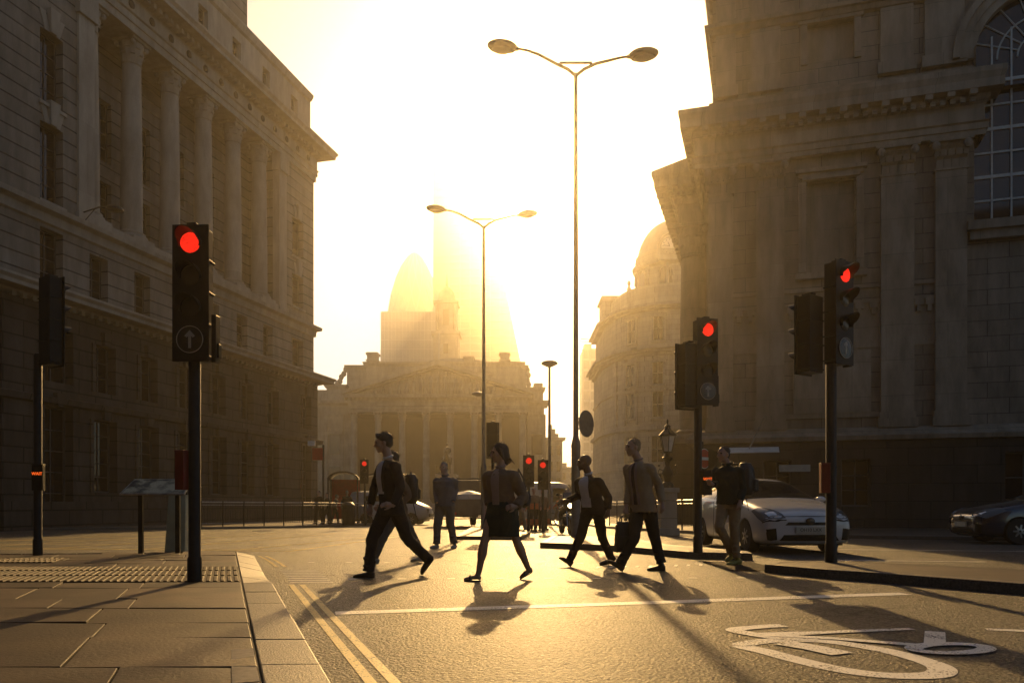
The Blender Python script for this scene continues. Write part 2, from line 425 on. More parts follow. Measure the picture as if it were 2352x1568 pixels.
    moulding(mb, cornice_prof(zz(24.55), zz(25.4), 1.25), XE, 0, 4, 4)
    dentils(mb, XE+.1, -.05, zz(24.66), zz(24.9), -.6, -.18, .42, .2)
    mb.build('main_cornice', tr, LB)
    # attic storey with square windows
    aw = [(xc-.42, xc+.42, zz(26.4), zz(27.9)) for xc in (-2.2, -5.7, -8.9, -12.1, -15.3, -18.5, -21.7)]
    mb = MB(); wall_grid(mb, XE, 0, zz(25.35), zz(29.0), aw, .25, .4)
    mb.add([(0,.25,zz(25.3)),(0,14,zz(25.3)),(0,14,zz(29)),(0,.25,zz(29))], [(0,1,2,3)])
    mb.build('attic_wall', tr, LB)
    for h in aw: window(LB, *h, .6, 2, 3)
    mb = MB(); moulding(mb, [(-.25, zz(28.5)), (-.1, zz(28.6)), (.0, zz(28.9)), (.0, zz(29.05)), (-.6, zz(29.1))], XE, 0, 12, 12)
    mb.box(XE, 0, .6, 14, zz(28.9), zz(29.08)); mb.build('attic_coping', tr, LB)
    mb = MB(); mb.box(XE-3, -7.65, .35, 13.5, zz(29.07), zz(38)); mb.build('setback_storey', st, LB)
    for x in (-10,-14,-18,-22):
        MB().box(x-.5, x+.5, .28, .36, zz(30.3), zz(32.2)).build('setback_window', M['glass'], LB)
    # ground storeys : rusticated piers, arched and square openings
    gh = []
    for xc, w in ((-1.6,.55), (-22.7,.75)): gh += [(xc-w, xc+w, zz(0.4), zz(4.9)), (xc-w, xc+w, zz(5.9), zz(8.1))]
    for k in range(6):
        xc = -4.5-2.83*(k+.5); gh += [(xc-.7, xc+.7, zz(1.4), zz(4.6)), (xc-.6, xc+.6, zz(5.8), zz(7.9))]
    mb = MB(); wall_grid(mb, XE, 0, 0, zz(9.0), gh, -.3, .5)
    mb.add([(XE,-.3,0),(XE,.0,0),(XE,.0,zz(9)),(XE,-.3,zz(9))], [(3,2,1,0)]); mb.add([(0,-.3,0),(0,.0,0),(0,0,zz(9)),(0,-.3,zz(9))], [(0,1,2,3)])
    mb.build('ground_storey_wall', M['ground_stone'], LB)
    for h in gh: window(LB, *h, .1, 2, 5 if h[3]-h[2] > 3 else 3)
    mb = MB()
    moulding(mb, [(.3, zz(4.95)), (.45, zz(5.0)), (.5, zz(5.25)), (.3, zz(5.3))], XE, 0, 1, 1)
    mb.box(XE-.1, .1, -.5, -.28, 0, zz(1.0))
    for h in gh:
        xc = (h[0]+h[1])/2
        mb.box(h[0]-.18, h[0], -.38, -.28, h[2], h[3]); mb.box(h[1], h[1]+.18, -.38, -.28, h[2], h[3])
        mb.hexa([(xc-.15,-.46,h[3]),(xc+.15,-.46,h[3]),(xc+.15,-.28,h[3]),(xc-.15,-.28,h[3])],[(xc-.25,-.52,h[3]+.55),(xc+.25,-.52,h[3]+.55),(xc+.25,-.28,h[3]+.55),(xc-.25,-.28,h[3]+.55)])
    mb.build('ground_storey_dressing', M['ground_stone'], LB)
    mb = MB(); mb.box(XE+.5, -.5, 3, 13.9, 0.1, zz(28.8)); mb.build('core', M['dark'], LB)
build_left()
mb = MB(); mb.tube([(-21.1,-.1,14.1),(-21.1,-.9,14.25),(-21.1,-1.5,14.2)], .035, 6); mb.tube([(-21.1,-.05,13.6),(-21.1,-.7,14.2)], .02, 5); b_ = mb.build('lamp_bracket', M['black'], LB)
mb = MB(); mb.m = Matrix.Translation((-21.1,-1.7,14.15)); mb.lathe([(.04,.12),(.2,.08),(.34,-.02),(.36,-.1),(.2,-.14),(.02,-.15)][::-1], n=18); mb.build('lamp_head', M['black'], b_, smooth=40)

# the block that follows the bank towards the viewer, mostly lost in shadow
NB = empty('shadowed_office_block', (-21.8, 28.5, -0.2), R(76.4), 'dark office block in deep shade at the far left, nearest the traffic light showing WAIT', 'building')
def build_near_left():
    mb = MB(); hs = []
    for i in range(5):
        for j in range(5):
            hs.append((-3.2-4*i-.8, -3.2-4*i+.8, 1.6+4*j, 4.2+4*j))
    wall_grid(mb, -22, 0, 0, 27, hs, 0, .4)
    mb.add([(0,0,0),(0,12,0),(0,12,27),(0,0,27)], [(0,1,2,3)]); mb.add([(-22,0,27),(0,0,27),(0,12,27),(-22,12,27)], [(0,1,2,3)])
    mb.build('wall', M['plinth_stone'], NB)
    for h in hs:
        if h[0] > -14 and h[2] < 16: window(NB, *h, .35, 2, 3)
    mb = MB(); moulding(mb, cornice_prof(22.5, 23.4, 1.0), -22, 0, 3, 3); moulding(mb, cornice_prof(5.4, 5.9, .4), -22, 0, 2, 2)
    mb.build('cornice', M['plinth_stone'], NB)
    # added unseen mass behind the viewer: blocks sky light, bounces warm sun
    mb = MB(); mb.m = NB.matrix_basis.inverted() if False else Matrix.Identity(4)
    mb.box(-52, -42, -62, 12, 0, 30); mb.box(-42, -22.01, 0.02, 12, 0, 26.9); mb.build('unseen_sky_blocker', M['plinth_stone'], NB)
build_near_left()

# ------------------------------------------------------------ right mansion
RB = empty('columned_stone_mansion', (8.4, 34, -0.4), R(-17.4),
           'huge sooty stone mansion with giant pilasters and a tall arched window on the right', 'building')
def build_right():
    st, tr, pl = M['right_stone'], M['right_trim'], M['plinth_stone']
    z = lambda v: v+.4
    XE = 34.0
    # arch window geometry
    ac, ar, asz = 12.4, 2.35, 18.2
    mb = MB()
    holes = [(ac-ar, ac+ar, z(11.8), z(22.4)), (3.95, 5.75, z(10.4), z(14.1)), (21.5, 23.3, z(10.4), z(14.1))]
    wall_grid(mb, 0, XE, z(3.7), z(17.0), [(ac-ar, ac+ar, z(11.8), z(17.0)), (3.95, 5.75, z(10.4), z(14.1)), (21.5,23.3,z(10.4),z(14.1))], 0, .35)
    mb.add([(0,0,0),(0,26,0),(0,26,z(17)),(0,0,z(17))], [(3,2,1,0)])
    mb.build('main_wall', st, RB)
    # blind panels and their frames
    for (a, b) in ((3.95,5.75),(21.5,23.3)):
        mb = MB(); mb.box(a-.05, b+.05, .3, .4, z(10.3), z(14.2))
        for w, o in ((.34,.14),(.2,.2)):
            mb.box(a-w, a-w+.14, -o, .02, z(10.4), z(14.1)); mb.box(b+w-.14, b+w, -o, .02, z(10.4), z(14.1))
            mb.box(a-w, b+w, -o-.004, .02, z(14.1)+w-.14, z(14.1)+w)
        mb.box(a-.45, b+.45, -.28, .02, z(14.45), z(14.6)); mb.box(a-.45, b+.45, -.25, .02, z(10.1), z(10.35))
        mb.build('blind_window_panel', tr, RB)
    # pilasters
    for (a, b) in ((0,1.0),(1.95,3.05),(6.7,7.9),(8.65,9.75),(15.0,16.1),(17.0,18.1),(27,28.1),(29,30.1)):
        mb = MB(); pilaster(mb, a, b, z(3.95), z(15.1), .28); mb.build('pilaster', tr, RB, smooth=30)
    # string course with fret ornament between pilasters (z ~9)
    mb = MB()
    for (a, b) in ((1.0,1.95),(3.05,6.7),(7.9,8.65)):
        mb.box(a, b, -.12, .02, z(9.0), z(9.12)); mb.box(a, b, -.05, .02, z(7.2), z(9.0))
        n = max(2, int((b-a)/.52))
        for i in range(n):
            x = a + (i+.5)*(b-a)/n
            mb.box(x-.15, x+.15, -.2, -.04, z(8.75), z(9.0))
            mb.box(x-.07, x+.07, -.18, -.04, z(8.5), z(8.75))
        mb.box(a, b, -.09, .02, z(9.6), z(9.75))
    mb.box(3.05, 6.7, -.1, .02, z(4.4), z(4.6)); mb.box(3.4, 6.35, -.14, .02, z(4.6), z(7.1))
    mb.build('fret_string_course', tr, RB)
    # entablature
    segs = ((-.28, 10.05), (15.0-.28, XE))
    mb = MB()
    for (a, b) in segs:
        moulding(mb, [(.3, z(15.1)), (.34, z(15.12)), (.34, z(15.3)), (.4, z(15.32)), (.4, z(15.55)), (.48, z(15.6)), (.3, z(15.66)), (.3, z(16.1)), (.3, z(16.15))], a, b, 6, 6)
        mb.box(a, b, -.29, .1, z(15.12), z(16.9))
    mb.build('architrave', tr, RB)
    mb = MB()
    for (a, b) in segs:
        moulding(mb, cornice_prof(z(16.05), z(17.45), .72, .2), a, b, 6, 6)
        dentils(mb, a, b, z(16.3), z(16.5), -.6, -.42, .34, .18)
        dentils(mb, a-.2, b+.2, z(16.5), z(16.72), -.82, -.5, .75, .26)
    # modillions seen along the return side
    for i in range(14):
        y = .2+.42*i
        mb.box(-1.02, -.5, y-.08, y+.1, z(16.5), z(16.74))
    mb.build('main_cornice', tr, RB)
    # attic
    mb = MB()
    ah = [(3.95,5.75,z(19.0),z(20.65))]
    wall_grid(mb, .15, 10.05, z(17.4), z(27), ah, .1, .3)
    mb.add([(.15,.1,z(17.4)),(.15,24,z(17.4)),(.15,24,z(27)),(.15,.1,z(27))], [(3,2,1,0)])
    wall_grid(mb, 14.75, XE, z(17.4), z(27), [], .1, .3)
    mb.build('attic_wall', st, RB)
    mb = MB()
    mb.box(3.9, 5.8, .38, .5, z(18.9), z(20.7))
    mb.box(3.7, 3.95, -.0, .12, z(19.0), z(20.65)); mb.box(5.75, 6.0, 0, .12, z(19.0), z(20.65)); mb.box(3.6, 6.1, -.05, .12, z(20.65), z(20.85)); mb.box(3.55, 6.15, -.12, .12, z(20.85), z(20.95))
    for (a, b) in ((.3,1.1),(1.7,2.9),(6.7,7.9),(8.3,9.7)):
        mb.box(a, b, -.08, .12, z(18.55), z(20.75)); mb.box(a-.1, b+.1, -.16, .12, z(18.1), z(18.55))
        mb.box(a-.1, b+.1, -.2, .12, z(21.0), z(21.3)); mb.box(a, b, -.08, .12, z(21.3), z(24))
    for (a, b, r) in ((.15, 10.05, 6), (14.75, XE, 0)):
        moulding(mb, [(-.1, z(17.4)), (.12, z(17.45)), (.14, z(17.9)), (-.1, z(18.0))], a, b, 6, 0)
        moulding(mb, [(-.1, z(20.75)), (.1, z(20.8)), (.18, z(20.98)), (.3, z(21.0)), (.32, z(21.15)), (-.1, z(21.22))], a, b, 6, 0)
        moulding(mb, [(-.1, z(22.3)), (.15, z(22.4)), (.3, z(22.6)), (.35, z(22.8)), (-.1, z(22.9))], a, b, 6, 0)
    mb.build('attic_dressing', tr, RB)
    # arched window
    mb = MB(); n = 26
    for (r0, r1, o) in ((ar, ar+.28, .1), (ar+.28, ar+.56, .2), (ar+.56, ar+.8, .34)):
        for i in range(n):
            a0 = PI*i/n; a1 = PI*(i+1)/n
            q = [(ac+math.cos(a0)*r0, asz+.4+math.sin(a0)*r0), (ac+math.cos(a0)*r1, asz+.4+math.sin(a0)*r1), (ac+math.cos(a1)*r1, asz+.4+math.sin(a1)*r1), (ac+math.cos(a1)*r0, asz+.4+math.sin(a1)*r0)]
            mb.prism(q, -o, .5, 'y')
    mb.build('window_arch', tr, RB)
    mb = MB()
    # wall pieces around the arch
    for sg in (-1, 1):
        q = [(ac+sg*2.36, asz+.4)] + [(ac+sg*math.cos(PI/2*i/10)*(ar+.5), asz+.4+math.sin(PI/2*i/10)*(ar+.5)) for i in range(11)] + [(ac, z(27)), (ac+sg*2.36, z(27))]
    mb.box(ac-2.4, ac+2.4, .1, .5, asz+.4+ar+.6, z(27))
    for i in range(12):
        for sg in (-1, 1):
            a0 = PI/2*i/12; a1 = PI/2*(i+1)/12
            x0 = ac+sg*math.cos(a0)*(ar+.7); x1 = ac+sg*math.cos(a1)*(ar+.7); zt = asz+.4+math.sin(a0)*(ar+.7)
            lo, hi = min(x0, x1), max(x0, x1)
            lo = max(lo, ac-2.36); hi = min(hi, ac+2.36)
            if hi > lo: mb.box(lo, hi, .1, .5, zt, asz+.4+ar+.62)
    mb.box(10.04, 10.05+.0005, -.3, .5, z(17), z(18.6))
    mb.build('arch_spandrel', st, RB)
    mb = MB(); x0, x1 = ac-ar, ac+ar
    mb.box(x0-.3, x1+.3, -.45, .3, z(11.45), z(11.8)); mb.box(x0-.2, x1+.2, -.3, .3, z(11.1), z(11.45))
    mb.build('window_sill', tr, RB)
    fb = MB()
    for i in range(1, 7):
        x = x0+(x1-x0)*i/7; zt = asz+.4 + (ar**2-(x-ac)**2)**.5*.55
        fb.box(x-.03, x+.03, .26, .34, z(11.8), zt)
    zc = z(11.8); k = 0
    while zc < asz+.4:
        w = .035 if k % 2 else .06
        fb.box(x0, x1, .27, .33, zc-w, zc+w); zc += .93; k += 1
    for rr in (.8, 1.5):
        fb.tube([(ac+math.cos(PI*i/16)*rr, .3, asz+.4+math.sin(PI*i/16)*rr) for i in range(17)], .035, 6)
    for i in range(1, 10):
        a = PI*i/10; fb.tube([(ac+math.cos(a)*.8, .3, asz+.4+math.sin(a)*.8), (ac+math.cos(a)*ar, .3, asz+.4+math.sin(a)*ar)], .03, 5)
    fr = fb.build('arched_window', M['whiteframe'], RB)
    q = [(x0, z(11.8)), (x1, z(11.8))] + [(ac+math.cos(PI*i/20)*ar, asz+.4+math.sin(PI*i/20)*ar) for i in range(21)]
    MB().prism(q, .34, .36, 'y').build('pane', M['glass'], fr)
    # plinth storey
    mb = MB(); ph = [(2.2,3.3,z(.8),z(2.7)), (5.2,6.3,z(.8),z(2.7)), (11,12.4,z(0),z(2.9))]
    wall_grid(mb, -.3, XE, 0, z(3.45), ph, -.45, .5)
    mb.add([(-.3,-.45,0),(-.3,26,0),(-.3,26,z(3.45)),(-.3,-.45,z(3.45))], [(3,2,1,0)])
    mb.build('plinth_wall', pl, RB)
    for h in ph: window(RB, *h, -.05, 2, 3)
    mb = MB(); moulding(mb, [(.4, z(3.4)), (.6, z(3.45)), (.65, z(3.62)), (.5, z(3.7)), (.3, z(3.95)), (0, z(4.0))], -.3, XE, 6, 0)
    mb.build('plinth_ledge', tr, RB)
    # portico on the street front: stands proud to the left
    P0, P1, pr = 6.2, 22.0, 1.9
    mb = MB()
    mb.box(-pr, 0, P0, P1, z(15.1), z(16.1)); mb.box(-pr+.1, 0, P0+.1, P1-.1, z(16.1), z(17.0))
    mb.build('portico_entablature', tr, RB)
    mb = MB()
    prof = cornice_prof(z(16.05), z(17.45), 1.2, .0)
    n = len(prof)
    A = [(0, P0-p[0], p[1]) for p in prof]; B = [(-pr-p[0], P0-p[0], p[1]) for p in prof]; C = [(-pr-p[0], P1+p[0], p[1]) for p in prof]
    vs = A+B+C; fs = [(i+1, n+i+1, n+i, i) for i in range(n-1)] + [(n+i+1, 2*n+i+1, 2*n+i, n+i) for i in range(n-1)]
    mb.add(vs, fs)
    for i in range(5):
        x = -.2-.5*i; mb.box(x-.11, x+.11, P0-1.05, P0-.4, z(16.5), z(16.72))
    for i in range(9):
        x = .0-.26*i; mb.box(x-.07, x+.07, P0-.62, P0-.2, z(16.3), z(16.5))
    for i in range(20):
        y = P0-.1+.8*i; mb.box(-pr-1.05, -pr-.4, y-.13, y+.13, z(16.5), z(16.72))
    mb.build('portico_cornice', tr, RB)
    mb = MB()
    ym = (P0+P1)/2
    mb.prism([(-pr-1.2, z(17.44)), (.1, z(17.44)), (.1, z(18.3))], P0-1.2, P1+1.2, 'y')
    mb.build('portico_roof', tr, RB)
    for y in (P0+.75, P0+3.6, P0+6.4, P1-6.4, P1-3.6, P1-.75):
        classical_column(RB, -pr+.7, y, z(3.95), z(15.1), .72, tr)
    mb = MB(); mb.box(-.5, 0, P0+.1, P0+1.3, z(3.95), z(15.1)); mb.build('pilaster', tr, RB)
    mb = MB(); mb.box(-pr-.4, 0, P0-.2, P1+.2, 0, z(3.95)); mb.build('portico_base', pl, RB)
    mb = MB(); mb.box(.6, XE-.5, 3, 25, .1, z(26.5)); mb.build('core', M['dark'], RB)
build_right()
# ------------------------------------------------------------ exchange with portico
RE = empty('portico_exchange', (-11.15, 120, -0.63), 0, 'grand classical exchange with an eight-column portico and carved pediment closing the street', 'building')
def build_exchange():
    st = M['far_stone']; z = lambda v: v+.63
    h = 13.6
    mb = MB()
    dh = [(x-1.1, x+1.1, z(1.2), z(7)) for x in (-7.2, 0, 7.2)]
    wall_grid(mb, -h, h, z(0), z(14.8), dh, 6.5, .5); mb.box(-h+.02, h-.02, .4, 6.5, z(14.4), z(14.69))
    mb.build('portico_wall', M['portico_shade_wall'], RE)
    mb = MB()
    mb.box(-20.9, -h, 3.0, 50, 0, z(16.0)); mb.build('wing_wall', st, RE)
    mb = MB(); mb.box(h, 16.1, 3.0, 50, 0, z(16.0)); mb.build('wing_wall', st, RE)
    mb = MB()
    mb.box(-h, -h+.05, 3, 6.5, z(0), z(14.8)); mb.box(h-.05, h, 3, 6.5, z(0), z(14.8))
    mb.build('wall', st, RE)
    for d in dh: window(RE, *d, 6.9, 2, 4, name='door')
    for s in (-1, 1):
        mb = MB(); x0 = -17.0 if s < 0 else 14.2
        mb.box(x0, x0+1.6, 2.85, 3.0, z(8.5), z(11.5)); mb.box(x0, x0+1.6, 2.85, 3.0, z(2.5), z(6.5)); mb.build('wing_window', M['glass'], RE)
        mb = MB(); mb.box(x0-.6, x0-.3, 2.7, 3, z(0), z(14.6)); mb.box(x0+1.85, x0+2.15, 2.7, 3, z(0), z(14.6)); mb.box(x0-.4, x0+2, 2.6, 3, z(11.6), z(12)); mb.build('wing_pilaster', st, RE)
    mb = MB()
    for i in range(6): mb.box(-h-1.5-.0, h+1.5, -2.2+.4*i, 6.6, z(-.6)+.25*i, z(-.6)+.25*(i+1))
    mb.build('steps', st, RE)
    for k in range(8):
        classical_column(RE, -12.85+3.66*k, 1.0, z(.9), z(14.7), .56, st, n=18)
    mb = MB()
    mb.box(-h, h, .3, 7, z(14.7), z(17.0)); mb.box(-20.9, 16.1, 2.8, 7, z(14.6), z(16.6))
    moulding(mb, [(-.3,z(14.7)),(-.25,z(14.75)),(-.25,z(15.1)),(-.15,z(15.15)),(-.15,z(15.5)),(-.05,z(15.6)),(-.3,z(15.7))], -h, h, 5, 5)
    mb.build('entablature', st, RE)
    mb = MB()
    moulding(mb, cornice_prof(z(16.4), z(17.3), .95, -.3), -h, h, 6, 6)
    dentils(mb, -h, h, z(16.55), z(16.75), -.3, .2, .6, .3)
    mb.build('cornice', st, RE); mb = MB(); mb.m = Matrix.Translation((0, 2.8, 0))
    moulding(mb, cornice_prof(z(15.9), z(16.7), .8, 0), -20.9, -13.6, 6, 0); mb.build('wing_cornice', st, RE); mb = MB(); mb.m = Matrix.Translation((0, 2.8, 0)); moulding(mb, cornice_prof(z(15.9), z(16.7), .8, 0), 13.6, 16.1, 0, 6)
    mb.build('wing_cornice', st, RE)
    # pediment with raking cornices and figures
    mb = MB()
    A = z(17.3); T = z(22.2)
    mb.prism([(-h+.3, A), (h-.3, A), (0, T-.6)], .9, 7, 'y')
    mb.build('tympanum', st, RE)
    mb = MB()
    for s in (-1, 1):
        mb.hexa([(s*(h+.7), -.5, A-.05), (s*(h+.7), 7, A-.05), (s*(h-1.0), 7, A), (s*(h-1.0), -.5, A)][::s],
                [(s*(h+.7), -.5, A+.3), (s*(h+.7), 7, A+.3), (0, 7, T+.25), (0, -.5, T+.25)][::s])
    mb = MB()
    for s in (-1, 1):
        q = [(s*(h+.9), A), (s*(h+.9), A+.35), (0, T+.3), (0, T-.5)]
        mb.prism(q if s > 0 else q[::-1], -.6, 7.2, 'y')
        q = [(s*(h-.1), A), (s*(h+.5), A+.02), (0, T-.52), (0, T-.85)]
        mb.prism(q if s > 0 else q[::-1], -.1, 7.1, 'y')
    mb.build('raking_cornice', st, RE)
    rr = random.Random(3)
    for i in range(17):
        mb = MB()
        x = -9.6+1.2*i; hh = (1-abs(x)/12.2)*4.0
        if hh < .7: continue
        mb.lathe([(.2,0),(.34,.1),(.3,hh*.4),(.36,hh*.68),(.2,hh*.76),(.1,hh*.79),(.19,hh*.84),(.19,hh*.92),(.05,hh)], (x+rr.uniform(-.15,.15), .75, A+.05), 8)
        if i % 2: mb.tube([(x-.3, .7, A+hh*.65), (x-.7, .6, A+hh*.4), (x-.5,.6,A+hh*.2)], .1, 5)
        mb.build('pediment_figure', st, RE, smooth=60)
    # attic and upper blocks
    mb = MB()
    mb.box(-12.0, 12.9, 5.5, 40, z(16), z(23.2)); mb.box(-14.9, -12.0, 5.6, 40, z(16), z(22.7)); mb.box(11.0, 13.4, 5.6, 40, z(16), z(22.7))
    mb.box(-20.7, -17.75, 4.3, 45, z(16.3), z(18.6)); mb.box(-17.7, -14.9, 4, 45, z(16.6), z(19.4)); mb.box(13.4, 16.0, 4, 45, z(16.6), z(19.0))
    mb.build('attic_wall', st, RE)
    mb = MB()
    for (a, b, zt, y) in ((-12.0, 12.9, 23.2, 5.5), (-14.9, -12.0, 22.7, 5.6), (12.9, 13.4, 22.7, 5.6), (-17.7, -14.9, 19.4, 4), (13.4, 16.0, 19.0, 4)):
        mb.m = Matrix.Translation((0, y, 0)); moulding(mb, [(0,z(zt-.7)),(.1,z(zt-.65)),(.35,z(zt-.3)),(.4,z(zt-.05)),(-.5,z(zt))], a, b, 3, 3)
    mb.m = Matrix.Identity(4)
    mb.box(-8.3, 8.6, 5.3, 5.6, z(21.2), z(21.5)); mb.box(-8.3, -7.9, 5.3, 5.6, z(19), z(23)); mb.box(8.2, 8.6, 5.3, 5.6, z(19), z(23))
    # ornamental scrolls down both shoulders
    for i, (x, zt) in enumerate(((-15.2,22.1),(-15.5,21.4),(-15.9,20.9),(-16.1,20.2),(-16.5,19.9),(13.6,22.0),(13.75,21.2),(13.6,20.4),(13.8,19.7))):
        mb.ball((x, 6.2, z(zt)), .42, .5, .5, 8, 6)
    mb.build('attic_cornice', st, RE)
    for (x, w) in ((-11.0, 1.0), (10.0, .9), (4.3, .9), (-17, .6), (15.3, .75)):
        zt = 24.8 if abs(x) < 12 else 19.9
        if x == 4.3: zt = 24.2
        mb = MB(); mb.box(x-w*.8, x+w*.8, 6, 8, z(zt-2), z(zt-.3)); mb.box(x-w, x+w, 5.8, 8.2, z(zt-.35), z(zt-.1)); mb.box(x-w*.85, x+w*.85, 5.9, 8.1, z(zt-.1), z(zt)); mb.box(x-w, x+w, 5.8, 8.2, z(zt-1.3), z(zt-1.15))
        mb.build('chimney', st, RE)
    mb = MB()
    q = [(-5.5,0),(5.5,0)]+[(5.5*math.cos(PI*i/12), 1.3*math.sin(PI*i/12)) for i in range(13)]
    mb.prism([(a+2, z(23.1)+b) for a, b in q], 9, 30, 'y'); mb.build('roof', M['lead'], RE)
    mb = MB(); mb.tube([(0,1.5,z(22.3)),(0,1.5,z(26.6))], .07, 6); mb.ball((0,1.5,z(26.7)), .15); mb.build('flagpole', M['steel'], RE, smooth=40)
    # bell tower and its lantern, behind
    mb = MB(); cx, cy = -2.6, 48
    mb.box(cx-2.6, cx+2.6, cy-2.6, cy+2.6, z(20), z(36)); mb.box(cx-3, cx+3, cy-3, cy+3, z(36), z(36.6))
    mb.box(cx-2.2, cx+2.2, cy-2.2, cy+2.2, z(36.6), z(42.5)); mb.box(cx-2.6, cx+2.6, cy-2.6, cy+2.6, z(42.5), z(43))
    for sx in (-1,1):
        mb.lathe([(.3,0),(.26,4.6),(.34,5)], (cx+sx*1.75, cy-2.4, z(37)), 10)
    mb.lathe([(1.9,0),(1.85,1),(1.5,2.3),(.8,3.2),(.3,3.6),(.12,5.2),(.02,6.3)], (cx, cy, z(43)), 16)
    t = mb.build('bell_tower', st, RE, smooth=35)
    mb = MB(); mb.box(cx-.6, cx+.6, cy-2.28, cy-2.2, z(38), z(41.3)); mb.box(cx-.5, cx+.5, cy-2.68, cy-2.6, z(32), z(34)); mb.build('opening', M['dark'], t)
build_exchange()

# ------------------------------------------------------------ corner block with the clock dome
DB = empty('domed_corner_building', (14.5, 92, -0.63), 0, 'ornate curved corner building with a clock dome, between the street lamp and the stone mansion', 'building')
def build_domed():
    st = M['dome_stone']; z = lambda v: v+.63
    cx, cy = 4.2, 0.0
    def foot(off=0.0, inset=0.0):
        r = 7.2+off-inset
        pts = []
        pts += [(-3.6-off+inset, 14), (-3.6-off+inset, 4.2-off*.5)]
        for i in range(13):
            a = PI+PI*.06+ (PI*.9)*i/12
            pts.append((cx+r*math.cos(a), cy+1.0+r*math.sin(a)))
        pts += [(12+off-inset, 2), (12+off-inset, 14)]
        return pts
    def band(mb, z0, z1, off, ins=0.0):
        mb.prism(foot(off, ins), z0, z1, 'z')
    mb = MB()
    band(mb, 0, z(9.2), .12); band(mb, z(9.2), z(17.5), 0); band(mb, z(18.0), z(22.3), 0, .25); band(mb, z(22.3), z(25.0), 0, 1.0)
    mb.build('wall', st, DB)
    mb = MB()
    for (zz0, h, o) in ((8.9,.35,.45),(9.25,.15,.3),(13.2,.25,.15),(17.0,.3,.3),(17.3,.3,.7),(17.6,.3,1.05),(17.9,.15,.85),(22.0,.25,.35),(22.25,.3,.7),(4.6,.2,.25),(1.0,.15,.2)):
        band(mb, z(zz0), z(zz0+h), o)
    mb.build('cornice', st, DB)
    # drum and dome
    dx, dy = 4.6, 1.2
    mb = MB()
    mb.lathe([(4.7,0),(4.7,.5),(4.45,.6),(4.45,4.2),(4.9,4.4),(5.0,4.8),(4.6,4.9),(4.6,6.0)], (dx,dy,z(23.5)), 32)
    for k in range(12):
        a = 2*PI*k/12+.13
        mb.tube([(dx+4.55*math.cos(a), dy+4.55*math.sin(a), z(24)), (dx+4.55*math.cos(a), dy+4.55*math.sin(a), z(27.8))], .22, 8)
    mb.build('drum', st, DB, smooth=40)
    mb = MB()
    prof = [(4.45*math.cos(t)**.8 if math.cos(t) > 0 else 0, 5.4*math.sin(t)) for t in [PI/2*i/12 for i in range(12)]]+[(.5,5.5),(.5,6.6),(.7,6.7),(.1,7.6)]
    mb.lathe(prof, (dx,dy,z(28.4)), 32, rfun=lambda a, zz: 1+.012*math.cos(a*24)); mb.build('dome', M['lead'], DB, smooth=40)
    # clock dormer facing the street
    mb = MB()
    kx = dx-1.6
    mb.box(kx-1.15, kx+1.15, dy-4.9, dy-3.2, z(27.9), z(29.2))
    ck = Matrix.Translation((kx, dy-4.7, z(29.4)))@Matrix.Rotation(PI/2,4,'X')
    mb.m = ck; mb.lathe([(1.2,-1.2),(1.2,.1),(1.05,.2),(.95,.2),(.95,.12)], n=28); mb.m = Matrix.Identity(4)
    mb.tube([(kx-1.3,dy-4.8,z(28.2)),(kx-1.25,dy-4.8,z(29.6)),(kx-.7,dy-4.8,z(30.5)),(kx,dy-4.8,z(30.9)),(kx+.7,dy-4.8,z(30.5)),(kx+1.25,dy-4.8,z(29.6)),(kx+1.3,dy-4.8,z(28.2))], .16, 8)
    d = mb.build('clock_dormer', st, DB, smooth=40)
    mb = MB(); mb.m = Matrix.Translation((kx, dy-4.86, z(29.4)))@Matrix.Rotation(PI/2,4,'X'); mb.lathe([(.92,-.03),(.92,.03)], n=28)
    fc = mb.build('clock_face', plain('clock_dial', (.55,.52,.45), .5), d)
    mb = MB()
    for k in range(12):
        a = 2*PI*k/12; mb.tube([(kx+.68*math.sin(a), dy-4.91, z(29.4)+.68*math.cos(a)), (kx+.85*math.sin(a), dy-4.91, z(29.4)+.85*math.cos(a))], .035, 4)
    for a, l in ((-.15*PI, .5), (-.45*PI, .72)): mb.tube([(kx, dy-4.93, z(29.4)), (kx+l*math.sin(a), dy-4.93, z(29.4)+l*math.cos(a))], .04, 4)
    mb.build('clock_hands', M['black'], d)
    # left shoulder pavilion with urn and little tower
    mb = MB()
    mb.box(-3.6, -1.5, 4, 7.5, z(22.4), z(25.3)); mb.box(-3.85, -1.25, 3.8, 7.7, z(25.3), z(25.6)); mb.box(-3.7, -1.4, 3.9, 7.6, z(25.6), z(25.9))
    mb.box(-1.3, .6, 2, 5, z(22.4), z(24.6)); mb.box(-1.4, .7, 1.9, 5.1, z(24.6), z(24.85))
    mb.lathe([(.25,0),(.4,.3),(.45,.8),(.2,1.2),(.3,1.5),(.12,1.9),(.22,2.1),(.2,2.4),(.02,2.6)], (-.6, 2.6, z(24.8)), 10)
    mb.lathe([(.3,0),(.5,.4),(.4,.9),(.15,1.2),(.05,1.6)], (-1.1, 3, z(23.5)), 10)
    mb.lathe([(.35,0),(.3,1.0),(.42,1.5),(.3,2.0),(.18,2.3),(.26,2.6),(.05,2.95)], (.2, 1.6, z(26.4)), 10)
    mb.build('pavilion', st, DB, smooth=35)
    # windows on the curved front
    r = 7.2
